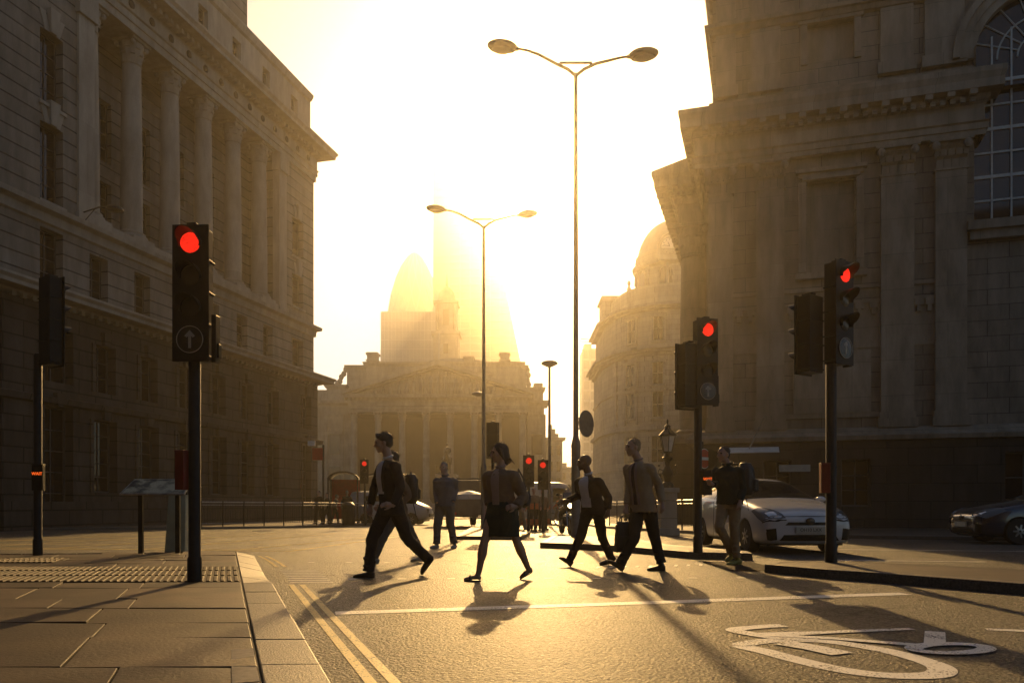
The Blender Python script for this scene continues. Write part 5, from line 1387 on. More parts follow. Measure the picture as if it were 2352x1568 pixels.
def hatchback(name, label, mat, group=None, plate=None):
    """low wedge-fronted five-door; built at the origin"""
    r = empty(name, (0,0,0), 0, label, 'car', group)
    # half outlines: keel, sill, lower side, waist, shoulder, glass base, glass top, roof edge, roof centre
    def st(x, zk, wl, zs, ww, zw, wsh, zsh, wg, zg, wr, zr, zc):
        return (x, [(0.02,zk),(wl*.9,zk),(wl,zs),(ww,zw),(wsh,zsh),(wg,zg),(wr,zr),(wr*.5,zc-.012),(0.02,zc)])
    S = [
        st(2.23,.32,.62,.34,.68,.46,.64,.56,.60,.62,.5,.655,.665),
        st(2.16,.20,.76,.24,.80,.44,.78,.60,.73,.69,.6,.74,.755),
        st(2.0,.18,.83,.24,.855,.48,.845,.66,.79,.76,.66,.82,.845),
        st(1.75,.18,.86,.24,.872,.52,.86,.74,.81,.83,.68,.89,.915),
        st(1.35,.18,.87,.24,.877,.55,.865,.80,.82,.90,.70,.955,.985),
        st(.95,.18,.87,.24,.877,.58,.868,.86,.82,.965,.73,1.01,1.04),
        st(.55,.18,.87,.24,.877,.60,.868,.90,.80,1.05,.70,1.15,1.18),
        st(.0,.18,.86,.24,.872,.62,.865,.94,.77,1.15,.60,1.40,1.43),
        st(-.5,.18,.86,.24,.872,.64,.865,.97,.76,1.16,.58,1.45,1.49),
        st(-1.0,.18,.86,.24,.872,.66,.865,1.0,.76,1.17,.57,1.42,1.47),
        st(-1.6,.18,.86,.24,.872,.68,.865,1.03,.75,1.15,.56,1.32,1.37),
        st(-2.0,.22,.82,.27,.85,.68,.83,1.03,.72,1.12,.55,1.20,1.25),
        st(-2.18,.3,.74,.34,.78,.66,.76,.98,.66,1.04,.5,1.07,1.09),
        st(-2.25,.4,.6,.42,.66,.64,.64,.9,.56,.96,.45,.98,.99)]
    b = loft_body('body', S, mat, r, 2)
    b.data.materials.append(M['car_glass'])
    cut_arches(b, (1.32,-1.38), .315, .80)
    for p in b.data.polygons: p.use_smooth = True
    b.data.set_sharp_from_angle(angle=R(38))
    # glazing as panels pressed onto the shell
    panel('windscreen', M['car_glass'], r, b, [(.93,-.80,1.03),(.93,.80,1.03),(-.03,.60,1.43),(-.03,-.60,1.43)], 16, 10)
    for s in (-1, 1):
        panel('side_window', M['car_glass'], r, b, [(.62,s*.84,.99),(-.50,s*.84,1.03),(-.44,s*.66,1.38),(.02,s*.68,1.36)])
        panel('side_window', M['car_glass'], r, b, [(-.56,s*.84,1.03),(-1.62,s*.80,1.10),(-1.35,s*.66,1.28),(-.50,s*.66,1.38)])
    mb = MB(); mb.add([(-1.7,-.55,1.36),(-1.7,.55,1.36),(-2.08,.6,1.16),(-2.08,-.6,1.16)], [(3,2,1,0)]); mb.build('rear_window', M['car_glass'], r)
    for s in (-1, 1):
        h = panel('headlight', M['lamp_clear'], r, b, [(2.14,s*.44,.645),(2.04,s*.80,.60),(1.60,s*.87,.80),(1.70,s*.74,.85)], 8, 8, .008)
        panel('lamp_housing', M['chrome'], h, b, [(2.10,s*.56,.65),(2.06,s*.68,.64),(1.98,s*.72,.70),(2.02,s*.60,.72)], 5, 5, .012)
        panel('lamp_trim', M['black'], h, b, [(2.17,s*.43,.625),(2.06,s*.82,.58),(2.05,s*.82,.595),(2.16,s*.43,.64)], 8, 2, .007)
        f = panel('fog_lamp_recess', M['black'], r, b, [(2.20,s*.60,.28),(2.12,s*.74,.28),(2.12,s*.75,.47),(2.19,s*.62,.49)], 6, 6, .005)
        mb = MB(); mb.ball((2.165,s*.68,.36),.03,.035,.035); mb.build('fog_lamp', M['chrome'], f, smooth=180)
        mb = MB(); mb.ball((.62,s*.96,1.02),.09,.1,.065,12,8); mb.tube([(.6,s*.8,.98),(.62,s*.92,1.0)], .02, 6); mb.build('door_mirror', mat, r, smooth=180)
        mb = MB(); mb.box(-.42,-.24,s*.868-.012,s*.868+.016,.86,.885); mb.build('door_handle', M['chrome'], r)
        mb = MB(); mb.tube([(-.5,s*.873,.25),(-.5,s*.875,.6),(-.52,s*.868,.98)], .004, 4); mb.tube([(.72,s*.872,.3),(.70,s*.876,.7),(.66,s*.868,.9)], .004, 4); mb.build('door_gap', M['black'], r)
        mb = MB(); mb.box(-2.16,-2.0,s*.6,s*.76,.86,1.0) if s > 0 else mb.box(-2.16,-2.0,-.76,-.6,.86,1.0); mb.build('tail_light', M['sign_red'], r, bevel=.03)
    g = panel('upper_grille', M['black'], r, b, [(2.23,-.46,.545),(2.23,.46,.545),(2.22,.40,.60),(2.22,-.40,.60)], 12, 3, .006)
    panel('bonnet_gap', M['black'], g, b, [(2.17,-.5,.685),(2.17,.5,.685),(2.165,.5,.692),(2.165,-.5,.692)], 12, 1, .004)
    mb = MB(); mb.m = Matrix.Translation((2.225,0,.62))@Matrix.Rotation(PI/2,4,'Y'); mb.lathe([(.05,0),(.062,.01),(.062,.02),(.05,.025)], n=24, sy=1.35); mb.build('badge', M['lens_off'], g, smooth=40)
    panel('lower_grille', M['black'], r, b, [(2.22,-.56,.25),(2.22,.56,.25),(2.24,.48,.37),(2.24,-.48,.37)], 12, 4, .006)
    mb = MB(); mb.box(2.21,2.262,-.27,.27,.405,.515); p = mb.build('number_plate', M['plate'], r)
    if plate: text_mesh('plate_lettering', plate, .085, M['black'], p, (2.2635,0,.46), (PI/2,0,PI/2), .001)
    for x in (1.32,-1.38):
        for s in (-1, 1): wheel(r, x, s*.765, .315, .2, s)
    mb = MB(); mb.box(-2.0,2.0,-.72,.72,.17,.3); mb.build('underbody', M['black'], r)
    return r
PR = hatchback('parked_car', 'white five-door car waiting behind the island, facing the viewer, at right', M['car_white'], None, 'OH10 LXX')
PR.location = (5.22, 16.6, ground(16.5)); PR.rotation_euler.z = R(-90+4.2)
DC = hatchback('passing_car', 'dark blue car in deep shadow at the far right edge', M['car_dark'])
DC.location = (13.2, 19.3, ground(19.3)); DC.rotation_euler.z = R(180-4)

def van(name, label, mat, L_=4.9, W=1.9, H=2.25, nose=.9, cat='van', group=None):
    r = empty(name, (0,0,0), 0, label, cat, group); h = W/2; F_ = L_/2
    def st(x, zk, w, zr, wr): return (x, [(.02,zk),(w*.93,zk),(w,zk+.15),(w,zr*.5),(w*.985,zr*.72),(wr,zr-.08),(wr*.6,zr),(.02,zr+.01)])
    S = [st(F_,.4,h*.72,.85,h*.6), st(F_-.12,.28,h*.93,1.0,h*.8), st(F_-nose*.55,.25,h,1.18,h*.88), st(F_-nose,.25,h,1.32,h*.9),
         st(F_-nose-.5,.25,h,H*.84,h*.88), st(F_-nose-.85,.25,h,H*.97,h*.88), st(F_-nose-1.3,.25,h,H,h*.9), st(0,.25,h,H,h*.9), st(-F_+.25,.25,h,H,h*.9), st(-F_+.04,.28,h*.98,H-.03,h*.88), st(-F_,.4,h*.9,H-.15,h*.8)]
    b = loft_body('body', S, mat, r, 1); cut_arches(b, (F_-nose*.95,-F_+nose), .33, h-.07)
    b.data.set_sharp_from_angle(angle=R(35))
    x1 = F_-nose-.02; x2 = F_-nose-.72
    mb = MB(); z1, z2 = 1.34, H*.93
    mb.add([(x1,-h*.82,z1),(x1,h*.82,z1),(x2,h*.76,z2),(x2,-h*.76,z2)], [(0,1,2,3)]); vs = [Vector(v)+Vector((.05,0,.03)) for v in mb.v]; mb.v = vs
    mb.build('windscreen', M['car_glass'], r)
    for s in (-1, 1):
        xa, xb = x1-.25, x2-.75
        mb = MB(); pts = [(xa,z1-.02),(xa-.42,H*.84),(xb,H*.86),(xb,z1-.05)]; mb.prism(pts, s*(h*.97), s*(h+.012), 'y'); mb.build('side_window', M['car_glass'], r)
        if mat is not M['car_white'] or True:
            mb = MB(); mb.prism([(xb-.12,z1-.05),(xb-.12,H*.86),(xb-1.0,H*.86),(xb-1.0,z1-.05)], s*(h*.97), s*(h+.012), 'y')
            if H < 2.1: mb.build('rear_side_window', M['car_glass'], r)
        mb = MB(); mb.box(F_-.2,F_-.03,s*h*.55-.14,s*h*.55+.14,.68,.9); mb.build('headlight', M['lamp_clear'], r, bevel=.02)
        mb = MB(); mb.box(x1-.3,x1-.12,s*(h+.03)-.02,s*(h+.2),z1,z1+.25) if s > 0 else mb.box(x1-.3,x1-.12,-(h+.2),-(h+.01),z1,z1+.25); mb.build('door_mirror', M['black'], r)
        mb = MB(); mb.box(-F_-.02,-F_+.06,s*h*.8-.07,s*h*.8+.07,.8,1.3); mb.build('tail_light', M['sign_red'], r)
        for x in (F_-nose*.95,-F_+nose): wheel(r, x, s*(h-.11), .33, .2, s, 6)
    mb = MB(); mb.box(F_-.05,F_+.03,-h*.5,h*.5,.45,.62); mb.build('grille', M['black'], r)
    mb = MB(); mb.box(-F_+.2,F_-.3,-h*.8,h*.8,.2,.4); mb.build('underbody', M['black'], r)
    return r
V1 = van('parked_van', 'large pale van beyond the walking woman, in front of the exchange', M['van_white'], 5.6, 2.0, 2.45)
V1.location = (2.15, 47, ground(47)); V1.rotation_euler.z = R(-12)
V2 = van('people_carrier', 'small white people carrier between the suited man and the man in the tracksuit', M['van_white'], 4.4, 1.8, 1.85, .95, 'car')
V2.location = (-6.6, 44, ground(44)); V2.rotation_euler.z = R(-8)

# flatbed truck seen from the side, loaded
TR = empty('flatbed_truck', (-2.4, 38.5, ground(38.5)), R(102), 'flatbed truck with crates and a covered load, left of the walking woman', 'truck')
mb = MB(); mb.box(-2.6,2.4,-.35,.35,.5,.72); mb.box(-2.7,1.1,-1.02,1.02,.78,.92); mb.build('chassis', M['truck'], TR)
mb = MB(); mb.box(-2.72,-2.66,-1.02,1.02,.6,1.32); mb.box(-2.7,1.05,-1.05,-1.0,.92,1.3); mb.box(-2.7,1.05,1.0,1.05,.92,1.3); mb.box(1.05,1.12,-1.02,1.02,.9,2.25)
for k in range(7): mb.box(-2.74,-2.72,-.95+.3*k,-.93+.3*k,.62,1.3)
mb.build('bed_boards', M['truck'], TR)
mb = MB(); mb.prism([(1.25,.55),(3.0,.55),(3.05,1.3),(2.75,2.15),(2.6,2.3),(1.25,2.3)], -1.0, 1.0, 'y'); c = mb.build('cab', M['truck'], TR, bevel=.06)
mb = MB(); mb.box(1.22,1.24,-.8,.8,1.4,2.1); mb.build('rear_window', M['car_glass'], c)
mb = MB(); mb.tube([(1.1,-1.02,2.25),(-2.6,-1.02,2.25),(-2.6,1.02,2.25),(1.1,1.02,2.25)], .035, 6)
for x, y in ((-2.6,-1.02),(-2.6,1.02),(-.8,-1.02),(-.8,1.02)): mb.tube([(x,y,.95),(x,y,2.25)], .03, 6)
mb.build('rack', M['truck'], TR)
for s in (-1,1):
    for x in (2.1,-1.7): wheel(TR, x, s*.86, .38, .24, s, 5)
    mb = MB(); mb.box(-2.77,-2.72,s*.8-.12,s*.8+.12,.62,.74); mb.build('tail_light', M['sign_red'], TR)
for i, (x, y, a, b_, h_) in enumerate(((-2.2,-.45,.38,.5,.62),(-2.2,.35,.38,.25,.62),(-1.2,0,.5,.9,.55))):
    e = empty('load_crate', (TR.location+Matrix.Rotation(R(102),3,'Z')@Vector((x,y,.92))), R(102), ('pale crate on the flatbed, left of the stack','narrow pale crate on the flatbed, beside the larger one','wide low crate farther in on the flatbed')[i], 'crate', 'crates on the flatbed truck')
    mb = MB(); mb.box(-a,a,-b_,b_,.05,h_)
    for q in range(5): mb.box(-a-.02,-a,-b_,b_,.06+q*h_/5,.04+(q+.75)*h_/5)
    mb.build('boards', M['van_white'], e); mb = MB(); mb.box(-a,a,-b_*.9,-b_*.7,0,.05); mb.box(-a,a,b_*.7,b_*.9,0,.05); mb.build('runner', M['truck'], e)
mb = MB(); vs = []; fs = []; rr = random.Random(5)
for j in range(9):
    for i in range(9):
        x = -.75+1.5*i/8; y = -.9+1.8*j/8; vs.append((x, y, (1.54 if 0 < i < 8 and 0 < j < 8 else 1.44)+.16*math.sin(x*3+1)*math.cos(y*2.4)+rr.uniform(-.03,.06)))
mb.add([(v[0]-1.75,v[1],v[2]) for v in vs], [(j*9+i,j*9+i+1,(j+1)*9+i+1,(j+1)*9+i) for j in range(8) for i in range(8)])
o = mb.build('load_cover', M['white'], None, smooth=60, loc=TR.location, rz=R(102)); tag(o, 'crumpled pale sheet over the crates on the flatbed', 'tarpaulin')
o.modifiers.new('Solidify','SOLIDIFY').thickness = .01

# motorcycle with its headlamp lit and rider crouched behind
mx_, my_ = at(1300,0,26)[0], 26
MC = empty('motorcycle', (mx_, my_, ground(my_)), R(-82), 'motorcycle coming towards the viewer with its headlamp lit, beside the lamp post', 'motorcycle')
def mwheel(x, steer=0):
    mb = MB(); mb.m = Matrix.Translation((x,0,.31))@Matrix.Rotation(PI/2,4,'X')
    pts = [(.25*math.cos(2*PI*k/24),.25*math.sin(2*PI*k/24),0) for k in range(25)]; mb.tube(pts, .06, 8, caps=False)
    w = mb.build('wheel', M['tyre'], MC, smooth=60)
    mb = MB(); mb.m = Matrix.Translation((x,0,.31))@Matrix.Rotation(PI/2,4,'X'); mb.lathe([(.19,-.02),(.2,0),(.19,.02)], n=20)
    mb.build('rim', M['rim'], w)
mwheel(.72); mwheel(-.68)
mb = MB(); mb.tube([(.35,0,.95),(.1,0,.88),(-.25,0,.78),(-.75,0,.82),(-.95,0,.95)], [.08,.17,.14,.12,.05], 12); mb.tube([(.2,0,.45),(-.2,0,.42)], [.17,.19], 10); mb.build('body', M['car_dark'], MC, smooth=60)
mb = MB(); mb.ball((.5,0,.98),.16,.2,.24,14,10); mb.hexa([(.42,-.2,1.1),(.52,-.2,1.0),(.52,.2,1.0),(.42,.2,1.1)],[(.25,-.14,1.38),(.27,-.14,1.38),(.27,.14,1.38),(.25,.14,1.38)]); mb.tube([(.55,0,.68),(.8,0,.66),(.95,0,.5)], [.07,.09,.05], 8, flat=(1.0,.4)); fa = mb.build('fairing', M['car_dark'], MC, smooth=50)
mb = MB(); mb.m = Matrix.Translation((.66,0,.95))@Matrix.Rotation(PI/2,4,'Y'); mb.lathe([(.075,-.03),(.07,.0),(.01,.02)], n=18); mb.build('headlamp', M['lamp_on'], fa, smooth=40)
for s in (-1,1):
    MB().tube([(.45,s*.09,.95),(.72,s*.09,.31)], .025, 8).build('fork', M['chrome'], MC, smooth=60)
    mb = MB(); mb.tube([(.42,s*.05,1.05),(.35,s*.28,1.08),(.25,s*.4,1.02)], .016, 6); mb.tube([(.38,s*.25,1.08),(.4,s*.34,1.28)], .01, 5); mb.ball((.41,s*.37,1.3),.02,.06,.04); mb.build('handlebar', M['black'], MC, smooth=50)
mb = MB(); mb.tube([(.1,-.16,.35),(-.4,-.18,.3),(-.85,-.2,.42)], [.03,.045,.055], 8); mb.build('exhaust', M['chrome'], MC, smooth=60)
# bicycle under the cyclist
bx_, by_ = at(1283,0,40)[0], 40
BK = empty('bicycle', (bx_, by_, ground(by_)), R(-60), 'bicycle ridden by the cyclist in the orange jacket', 'bicycle')
for x in (.5,-.52):
    mb = MB(); mb.m = Matrix.Translation((x,0,.34))@Matrix.Rotation(PI/2,4,'X'); mb.tube([(.32*math.cos(2*PI*k/24),.32*math.sin(2*PI*k/24),0) for k in range(25)], .016, 6, caps=False)
    for k in range(10): mb.tube([(0,0,0),(.31*math.cos(2*PI*k/10),.31*math.sin(2*PI*k/10),0)], .003, 3)
    mb.build('wheel', M['tyre'], BK)
mb = MB()
for a, b_ in (((-.52,0,.34),(-.12,0,.3)),((-.12,0,.3),(-.25,0,.85)),((-.12,0,.3),(.36,0,.78)),((-.22,0,.74),(.34,0,.84)),((-.52,0,.34),(-.22,0,.74)),((.5,0,.34),(.34,0,.9))): mb.tube([a,b_], .016, 6)
mb.build('frame', M['steel'], BK); MB().tube([(-.38,0,.9),(-.12,0,.92)], [.07,.03], 8, flat=(1,.5)).build('saddle', M['black'], BK); MB().tube([(.45,.24,.9),(.36,.1,.98),(.33,0,.97),(.36,-.1,.98),(.45,-.24,.9)], .014, 6).build('handlebar', M['black'], BK)
# works barrier in the middle distance
def barrier(px, d, w, label):
    e = empty('road_barrier', (at(px,0,d)[0], d, ground(d)), R(4), label, 'barrier', 'low barriers by the works')
    for z in (.35,.95): MB().box(-w/2,w/2,-.02,.02,z-.11,z+.11).build('board', M['barrier'], e)
    for x in (-w/2+.15,w/2-.15):
        MB().box(x-.03,x+.03,-.05,-.02,0,1.1).build('post', M['pole'], e); MB().box(x-.06,x+.06,-.35,.3,0,.06).build('foot', M['tyre'], e)
M['barrier'] = plain('orange_barrier_board', (.5,.12,.03), .45)
barrier(1185, 30, 1.7, 'low orange barrier right behind the walking woman'); barrier(1216, 32.5, 1.7, 'low orange barrier by the pair of small red traffic lights')
# ------------------------------------------------------------ people
def cloth(name, col, rough=.8, fold=.3):
    return plain(name, col, rough, 0, .12, 9, fold, 35, .3)
M['skin_a'] = plain('skin_light', (.42,.26,.18), .5, 0, .06, 12); M['skin_b'] = plain('skin_brown', (.12,.06,.04), .45, 0, .06, 12)
M['navy'] = cloth('dark_navy_suit', (.018,.013,.014)); M['navy2'] = cloth('black_blazer', (.016,.011,.01)); M['shirt'] = cloth('pale_shirt', (.6,.6,.62), .7)
M['tan'] = cloth('tan_jacket', (.32,.24,.15)); M['trouser_black'] = cloth('black_trousers', (.012,.011,.011)); M['khaki'] = cloth('khaki_trousers', (.26,.2,.12))
M['grey_cloth'] = cloth('slate_blue_jacket', (.09,.1,.13)); M['grey_trouser'] = cloth('grey_track_trousers', (.11,.1,.09)); M['brown_coat'] = cloth('brown_short_coat', (.17,.11,.07)); M['skirt'] = cloth('dark_green_skirt', (.02,.03,.022))
M['green_dark'] = cloth('dark_green_jacket', (.012,.022,.02)); M['shoe_black'] = plain('black_shoe_leather', (.012,.011,.01), .35); M['shoe_light'] = plain('light_trainer', (.4,.38,.34), .6); M['shoe_green'] = plain('yellow_green_trainer', (.25,.26,.06), .6)
M['hair_dark'] = plain('dark_brown_hair', (.035,.02,.012), .5, 0, .3, 30, .6, 90); M['hair_fair'] = plain('short_fair_hair', (.2,.14,.08), .5, 0, .3, 30, .6, 90); M['hair_grey'] = plain('cropped_grey_hair', (.2,.19,.17), .6, 0, .3, 30, .4, 90)
M['tie'] = cloth('dark_tie', (.03,.012,.02)); M['bag'] = plain('black_bag_leather', (.012,.01,.009), .45, 0, .2, 8, .3, 40); M['orange_cloth'] = cloth('orange_jacket', (.55,.09,.03)); M['pink_cloth'] = cloth('muted_shirt', (.3,.22,.2))
_tex = bpy.data.textures.new('cloth_folds', 'CLOUDS'); _tex.noise_scale = .085; _tex.noise_depth = 2

def remesh(o, vox, smooth=2, folds=0.0, fac=.5):
    m = o.modifiers.new('Remesh','REMESH'); m.mode = 'VOXEL'; m.voxel_size = vox; m.use_smooth_shade = True
    if smooth:
        s = o.modifiers.new('Smooth','SMOOTH'); s.iterations = smooth+(3 if folds else 0); s.factor = fac
    if folds:
        d = o.modifiers.new('Displace','DISPLACE'); d.texture = _tex; d.strength = folds; d.mid_level = .5; d.texture_coords = 'LOCAL'
    return o
def limb(mb, pts, rs, n=14, sub=4):
    """tube along a smooth curve through the joints"""
    P = [Vector(p) for p in pts]; out = []; ro = []
    for i in range(len(P)-1):
        p0 = P[max(i-1,0)]; p1 = P[i]; p2 = P[i+1]; p3 = P[min(i+2,len(P)-1)]
        for k in range(sub):
            t = k/sub; out.append(.5*((2*p1)+(p2-p0)*t+(2*p0-5*p1+4*p2-p3)*t*t+(3*p1-p0-3*p2+p3)*t**3)); q = t*t*(3-2*t); ro.append(rs[i]*(1-q)+rs[i+1]*q)
    out.append(P[-1]); ro.append(rs[-1]); mb.tube(out, ro, n)
def ell(mb, rings, f, l, n=16, close=True):
    """rings: (centre, radius along f, radius along l)"""
    vs = []; m = len(rings); fs = []
    for (c, rf, rl) in rings:
        for i in range(n):
            a = 2*PI*i/n; vs.append(c+f*(rf*math.cos(a))+l*(rl*math.sin(a)))
    for j in range(m-1):
        for i in range(n): fs.append((j*n+i, j*n+(i+1)%n, (j+1)*n+(i+1)%n, (j+1)*n+i))
    fs.append(tuple(range(n))[::-1]); fs.append(tuple((m-1)*n+i for i in range(n)))
    mb.add(vs, fs)
def hand(mb, wrist, d, pn, s=1.0, curl=.5, thumb=1):
    """d: pointing direction, pn: palm normal, thumb: +-1 side"""
    d = d.normalized(); pn = (pn-d*pn.dot(d)).normalized(); sd = d.cross(pn)*thumb
    P = lambda a, b, c: wrist+(d*a+sd*b+pn*c)*s
    mb.tube([P(-.03,0,0),P(.0,0,0),P(.03,0,0),P(.06,0,0),P(.088,0,.0)], [.026*s,.027*s,.036*s,.04*s,.036*s], 10, flat=None)
    for k, (b0, ln) in enumerate(((.027,.068),(.009,.078),(-.009,.072),(-.026,.056))):
        p = [P(.075,b0,0)]; ang = 0; a = .075; c = 0
        for q, seg in enumerate((.45,.32,.23)):
            ang += curl*(.75 if q == 0 else .9); a += math.cos(ang)*ln*seg; c += math.sin(ang)*ln*seg; p.append(P(a, b0*(1+.12*(q+1)), c))
        mb.tube(p, [.0098*s,.0092*s,.0085*s,.0072*s], 7)
    mb.tube([P(.02,.026,.004),P(.045,.047,.014),P(.072,.056,.026),P(.092,.052,.036)], [.014*s,.0125*s,.0105*s,.0085*s], 7)
def shoe(parent, heel, toe, ankle, mat, w=.046, high=False, name='shoe'):
    u = (toe-heel); L_ = u.length; u = u/L_; up = (ankle-heel); up = (up-u*up.dot(u)).normalized(); sd = u.cross(up)
    mb = MB(); R_ = []
    prof = ((0,.022,.030,.034),(.06,.034,.036,.040),(.2,.04,.040,.042),(.4,.036,.038,.034),(.6,.034,.046,.030),(.8,.029,.047,.026),(.93,.022,.036,.020),(1,.014,.02,.013))
    vs = []; fs = []; n = 14
    for t, hc, ww, hh in prof:
        c = heel+u*(L_*t)+up*(hh)
        for i in range(n):
            a = 2*PI*i/n; zz = math.sin(a); vs.append(c+sd*(ww*w/.046*math.cos(a))+up*(max(zz,-.95)*hh*1.0))
    for j in range(len(prof)-1):
        for i in range(n): fs.append((j*n+i, j*n+(i+1)%n, (j+1)*n+(i+1)%n, (j+1)*n+i))
    fs.append(tuple(range(n))[::-1]); fs.append(tuple((len(prof)-1)*n+i for i in range(n))); mb.add(vs, fs)
    mb.tube([heel+u*(L_*.18)+up*.04, ankle*.6+(heel+u*(L_*.2)+up*.05)*.4, ankle], [.04,.037,.036], 12)
    # heel block and welt
    for (t0, t1, wd, h0) in ((0.0,.26,.032,-.012),(.26,1.0,.04,-.004)):
        a = heel+u*(L_*t0); b = heel+u*(L_*min(t1,.985)); k = .55 if t1 == 1.0 else 1
        mb.hexa([a-sd*wd+up*h0, b-sd*wd*k+up*h0, b+sd*wd*k+up*h0, a+sd*wd+up*h0], [a-sd*wd+up*.02, b-sd*wd*k+up*.016, b+sd*wd*k+up*.016, a+sd*wd+up*.02])
    o = mb.build(name, mat, parent, smooth=180); remesh(o, .0075, 2)
    return o

def person(px0, d, label, J, facing, look=None, group='people walking over the crossing', hs=1.0, jacket='navy', trousers='navy', skin='skin_a', hair='hair_dark', hairstyle='short',
           shirt=None, tie=None, shoes='shoe_black', skirt=False, hem=None, bulk=1.0, sleeve=1.0, vox=.0075, thigh=.088, shin=.066, collar=True, open_front=True, small=False, feet='shoe', stoop=0.0):
    """J holds picture positions (px, py, depth offset) of the joints"""
    f = Vector((facing[0], facing[1], 0)).normalized(); l = Vector((-f.y, f.x, 0))
    hd = Vector((look[0], look[1], look[2] if len(look) > 2 else 0)).normalized() if look else f
    root = Vector((at(px0,0,d)[0], d, ground(d)))
    def W(k, extra=0.0):
        v = J[k]; return Vector(at(v[0], v[1], d+(v[2] if len(v) > 2 else 0)+extra))-root
    e = empty('person', root, 0, label, 'person', group)
    neck = W('neck'); pel = W('pelvis'); head = W('head')
    sw = .178*hs*bulk
    sh = {s: neck+l*(s*sw)+Vector((0,0,-.088)) for s in (-1,1)}
    hp = {s: pel+l*(s*.088*bulk) for s in (-1,1)}
    # ---- body: one surface
    mb = MB(); up = Vector((0,0,1))
    sp = lambda t: pel*(1-t)+neck*t + f*(math.sin(t*PI)*.02)
    ell(mb, [(sp(-.12),.06,.09),(sp(0),.10*bulk,.15*bulk),(sp(.3),.095*bulk,.13*bulk),(sp(.62),.11*bulk,.155*bulk),(sp(.84),.10,.17*bulk),(sp(.93),.075,.12),(sp(1),.055,.06)], f, l, 18)
    hf = (hd-up*hd.z).normalized(); hl = Vector((-hf.y, hf.x, 0)); hu = hl.cross(hd)*-1 if False else (hd.cross(hl)).normalized()
    if hu.z < 0: hu = -hu
    k = hs
    HP = lambda a, b, c: head+(hd*a+hl*b+hu*c)*k
    mb.tube([neck-up*.04, neck+up*.02, HP(-.02,0,-.06), HP(-.012,0,-.02)], [.062*k,.056*k,.056*k,.06*k], 12)
    Hm = Matrix.Translation(head)@Matrix((hd*k, hl*k, hu*k)).transposed().to_4x4()
    if not small or True:
        mb.m = Hm
        mb.ball((-.018,0,.028),.098,.076,.092,20,14); mb.ball((.03,0,-.012),.066,.066,.085,16,10); mb.ball((.032,0,-.062),.052,.052,.052,14,9); mb.ball((.068,0,-.098),.022,.026,.02,10,7)
        mb.tube([(.088,0,.022),(.104,0,-.004),(.118,0,-.026),(.098,0,-.036)], [.008,.011,.0155,.012], 8)
        mb.tube([(.084,-.036,.036),(.097,0,.034),(.084,.036,.036)], [.008,.011,.008], 8)
        mb.ball((.088,0,-.058),.011,.024,.006,10,6); mb.ball((.086,0,-.07),.011,.02,.007,10,6)
        for s in (-1,1):
            mb.ball((-.012,s*.078,-.012),.017,.009,.031,10,8); mb.ball((.05,s*.048,-.03),.03,.022,.026,10,7)
        mb.m = Matrix.Identity(4)
    arms = {}
    for s, nm in ((1,'R'),(-1,'L')):
        el, wr = W('elbow'+nm), W('wrist'+nm); tip = W('hand'+nm); arms[s] = (sh[s], el, wr)
        limb(mb, [sh[s], sh[s]*.5+el*.5, el, el*.5+wr*.5, wr], [.05*k,.046*k,.038*k,.038*k,.027*k], 12)
        pocket = J.get('pocket'+nm, False)
        dv = (tip-wr); pn = J.get('palm'+nm, None); pn = Vector(pn) if pn else (-l*s)
        if not pocket: hand(mb, wr+dv.normalized()*.02, dv, pn, k*(1.0), J.get('curl'+nm, .55), J.get('thumb'+nm, 1))
    legs = {}
    for s, nm in ((1,'R'),(-1,'L')):
        kn, an = W('knee'+nm), W('ankle'+nm); heel, toe = W('heel'+nm), W('toe'+nm); legs[s] = (hp[s], kn, an, heel, toe)
        limb(mb, [hp[s]+up*.05, hp[s]*.6+kn*.4, kn*.88+hp[s]*.12, kn, kn*.65+an*.35, kn*.3+an*.7, an], [.088*k,.08*k,.058*k,.053*k,.062*k,.044*k,.037*k], 14)
        if feet == 'bare':
            u = (toe-heel).normalized()
            mb.tube([heel+up*.03, heel+u*.05+up*.045, (heel+toe)*.5+up*.04, toe*.8+heel*.2+up*.022, toe+up*.014], [.028,.036,.032,.034,.02], 12, flat=(1,.8))
            mb.tube([an, heel+u*.045+up*.05], [.034,.036], 10)
    b = mb.build('body', M[skin], e, smooth=180); remesh(b, .0068 if not small else .02, 1)
    if not small:
        for s in (-1,1):
            eb = MB(); eb.m = Hm; eb.ball((.0815,s*.03,.012),.0125,.0135,.011,10,8); ey = eb.build('eye', M['eye'], e, smooth=180)
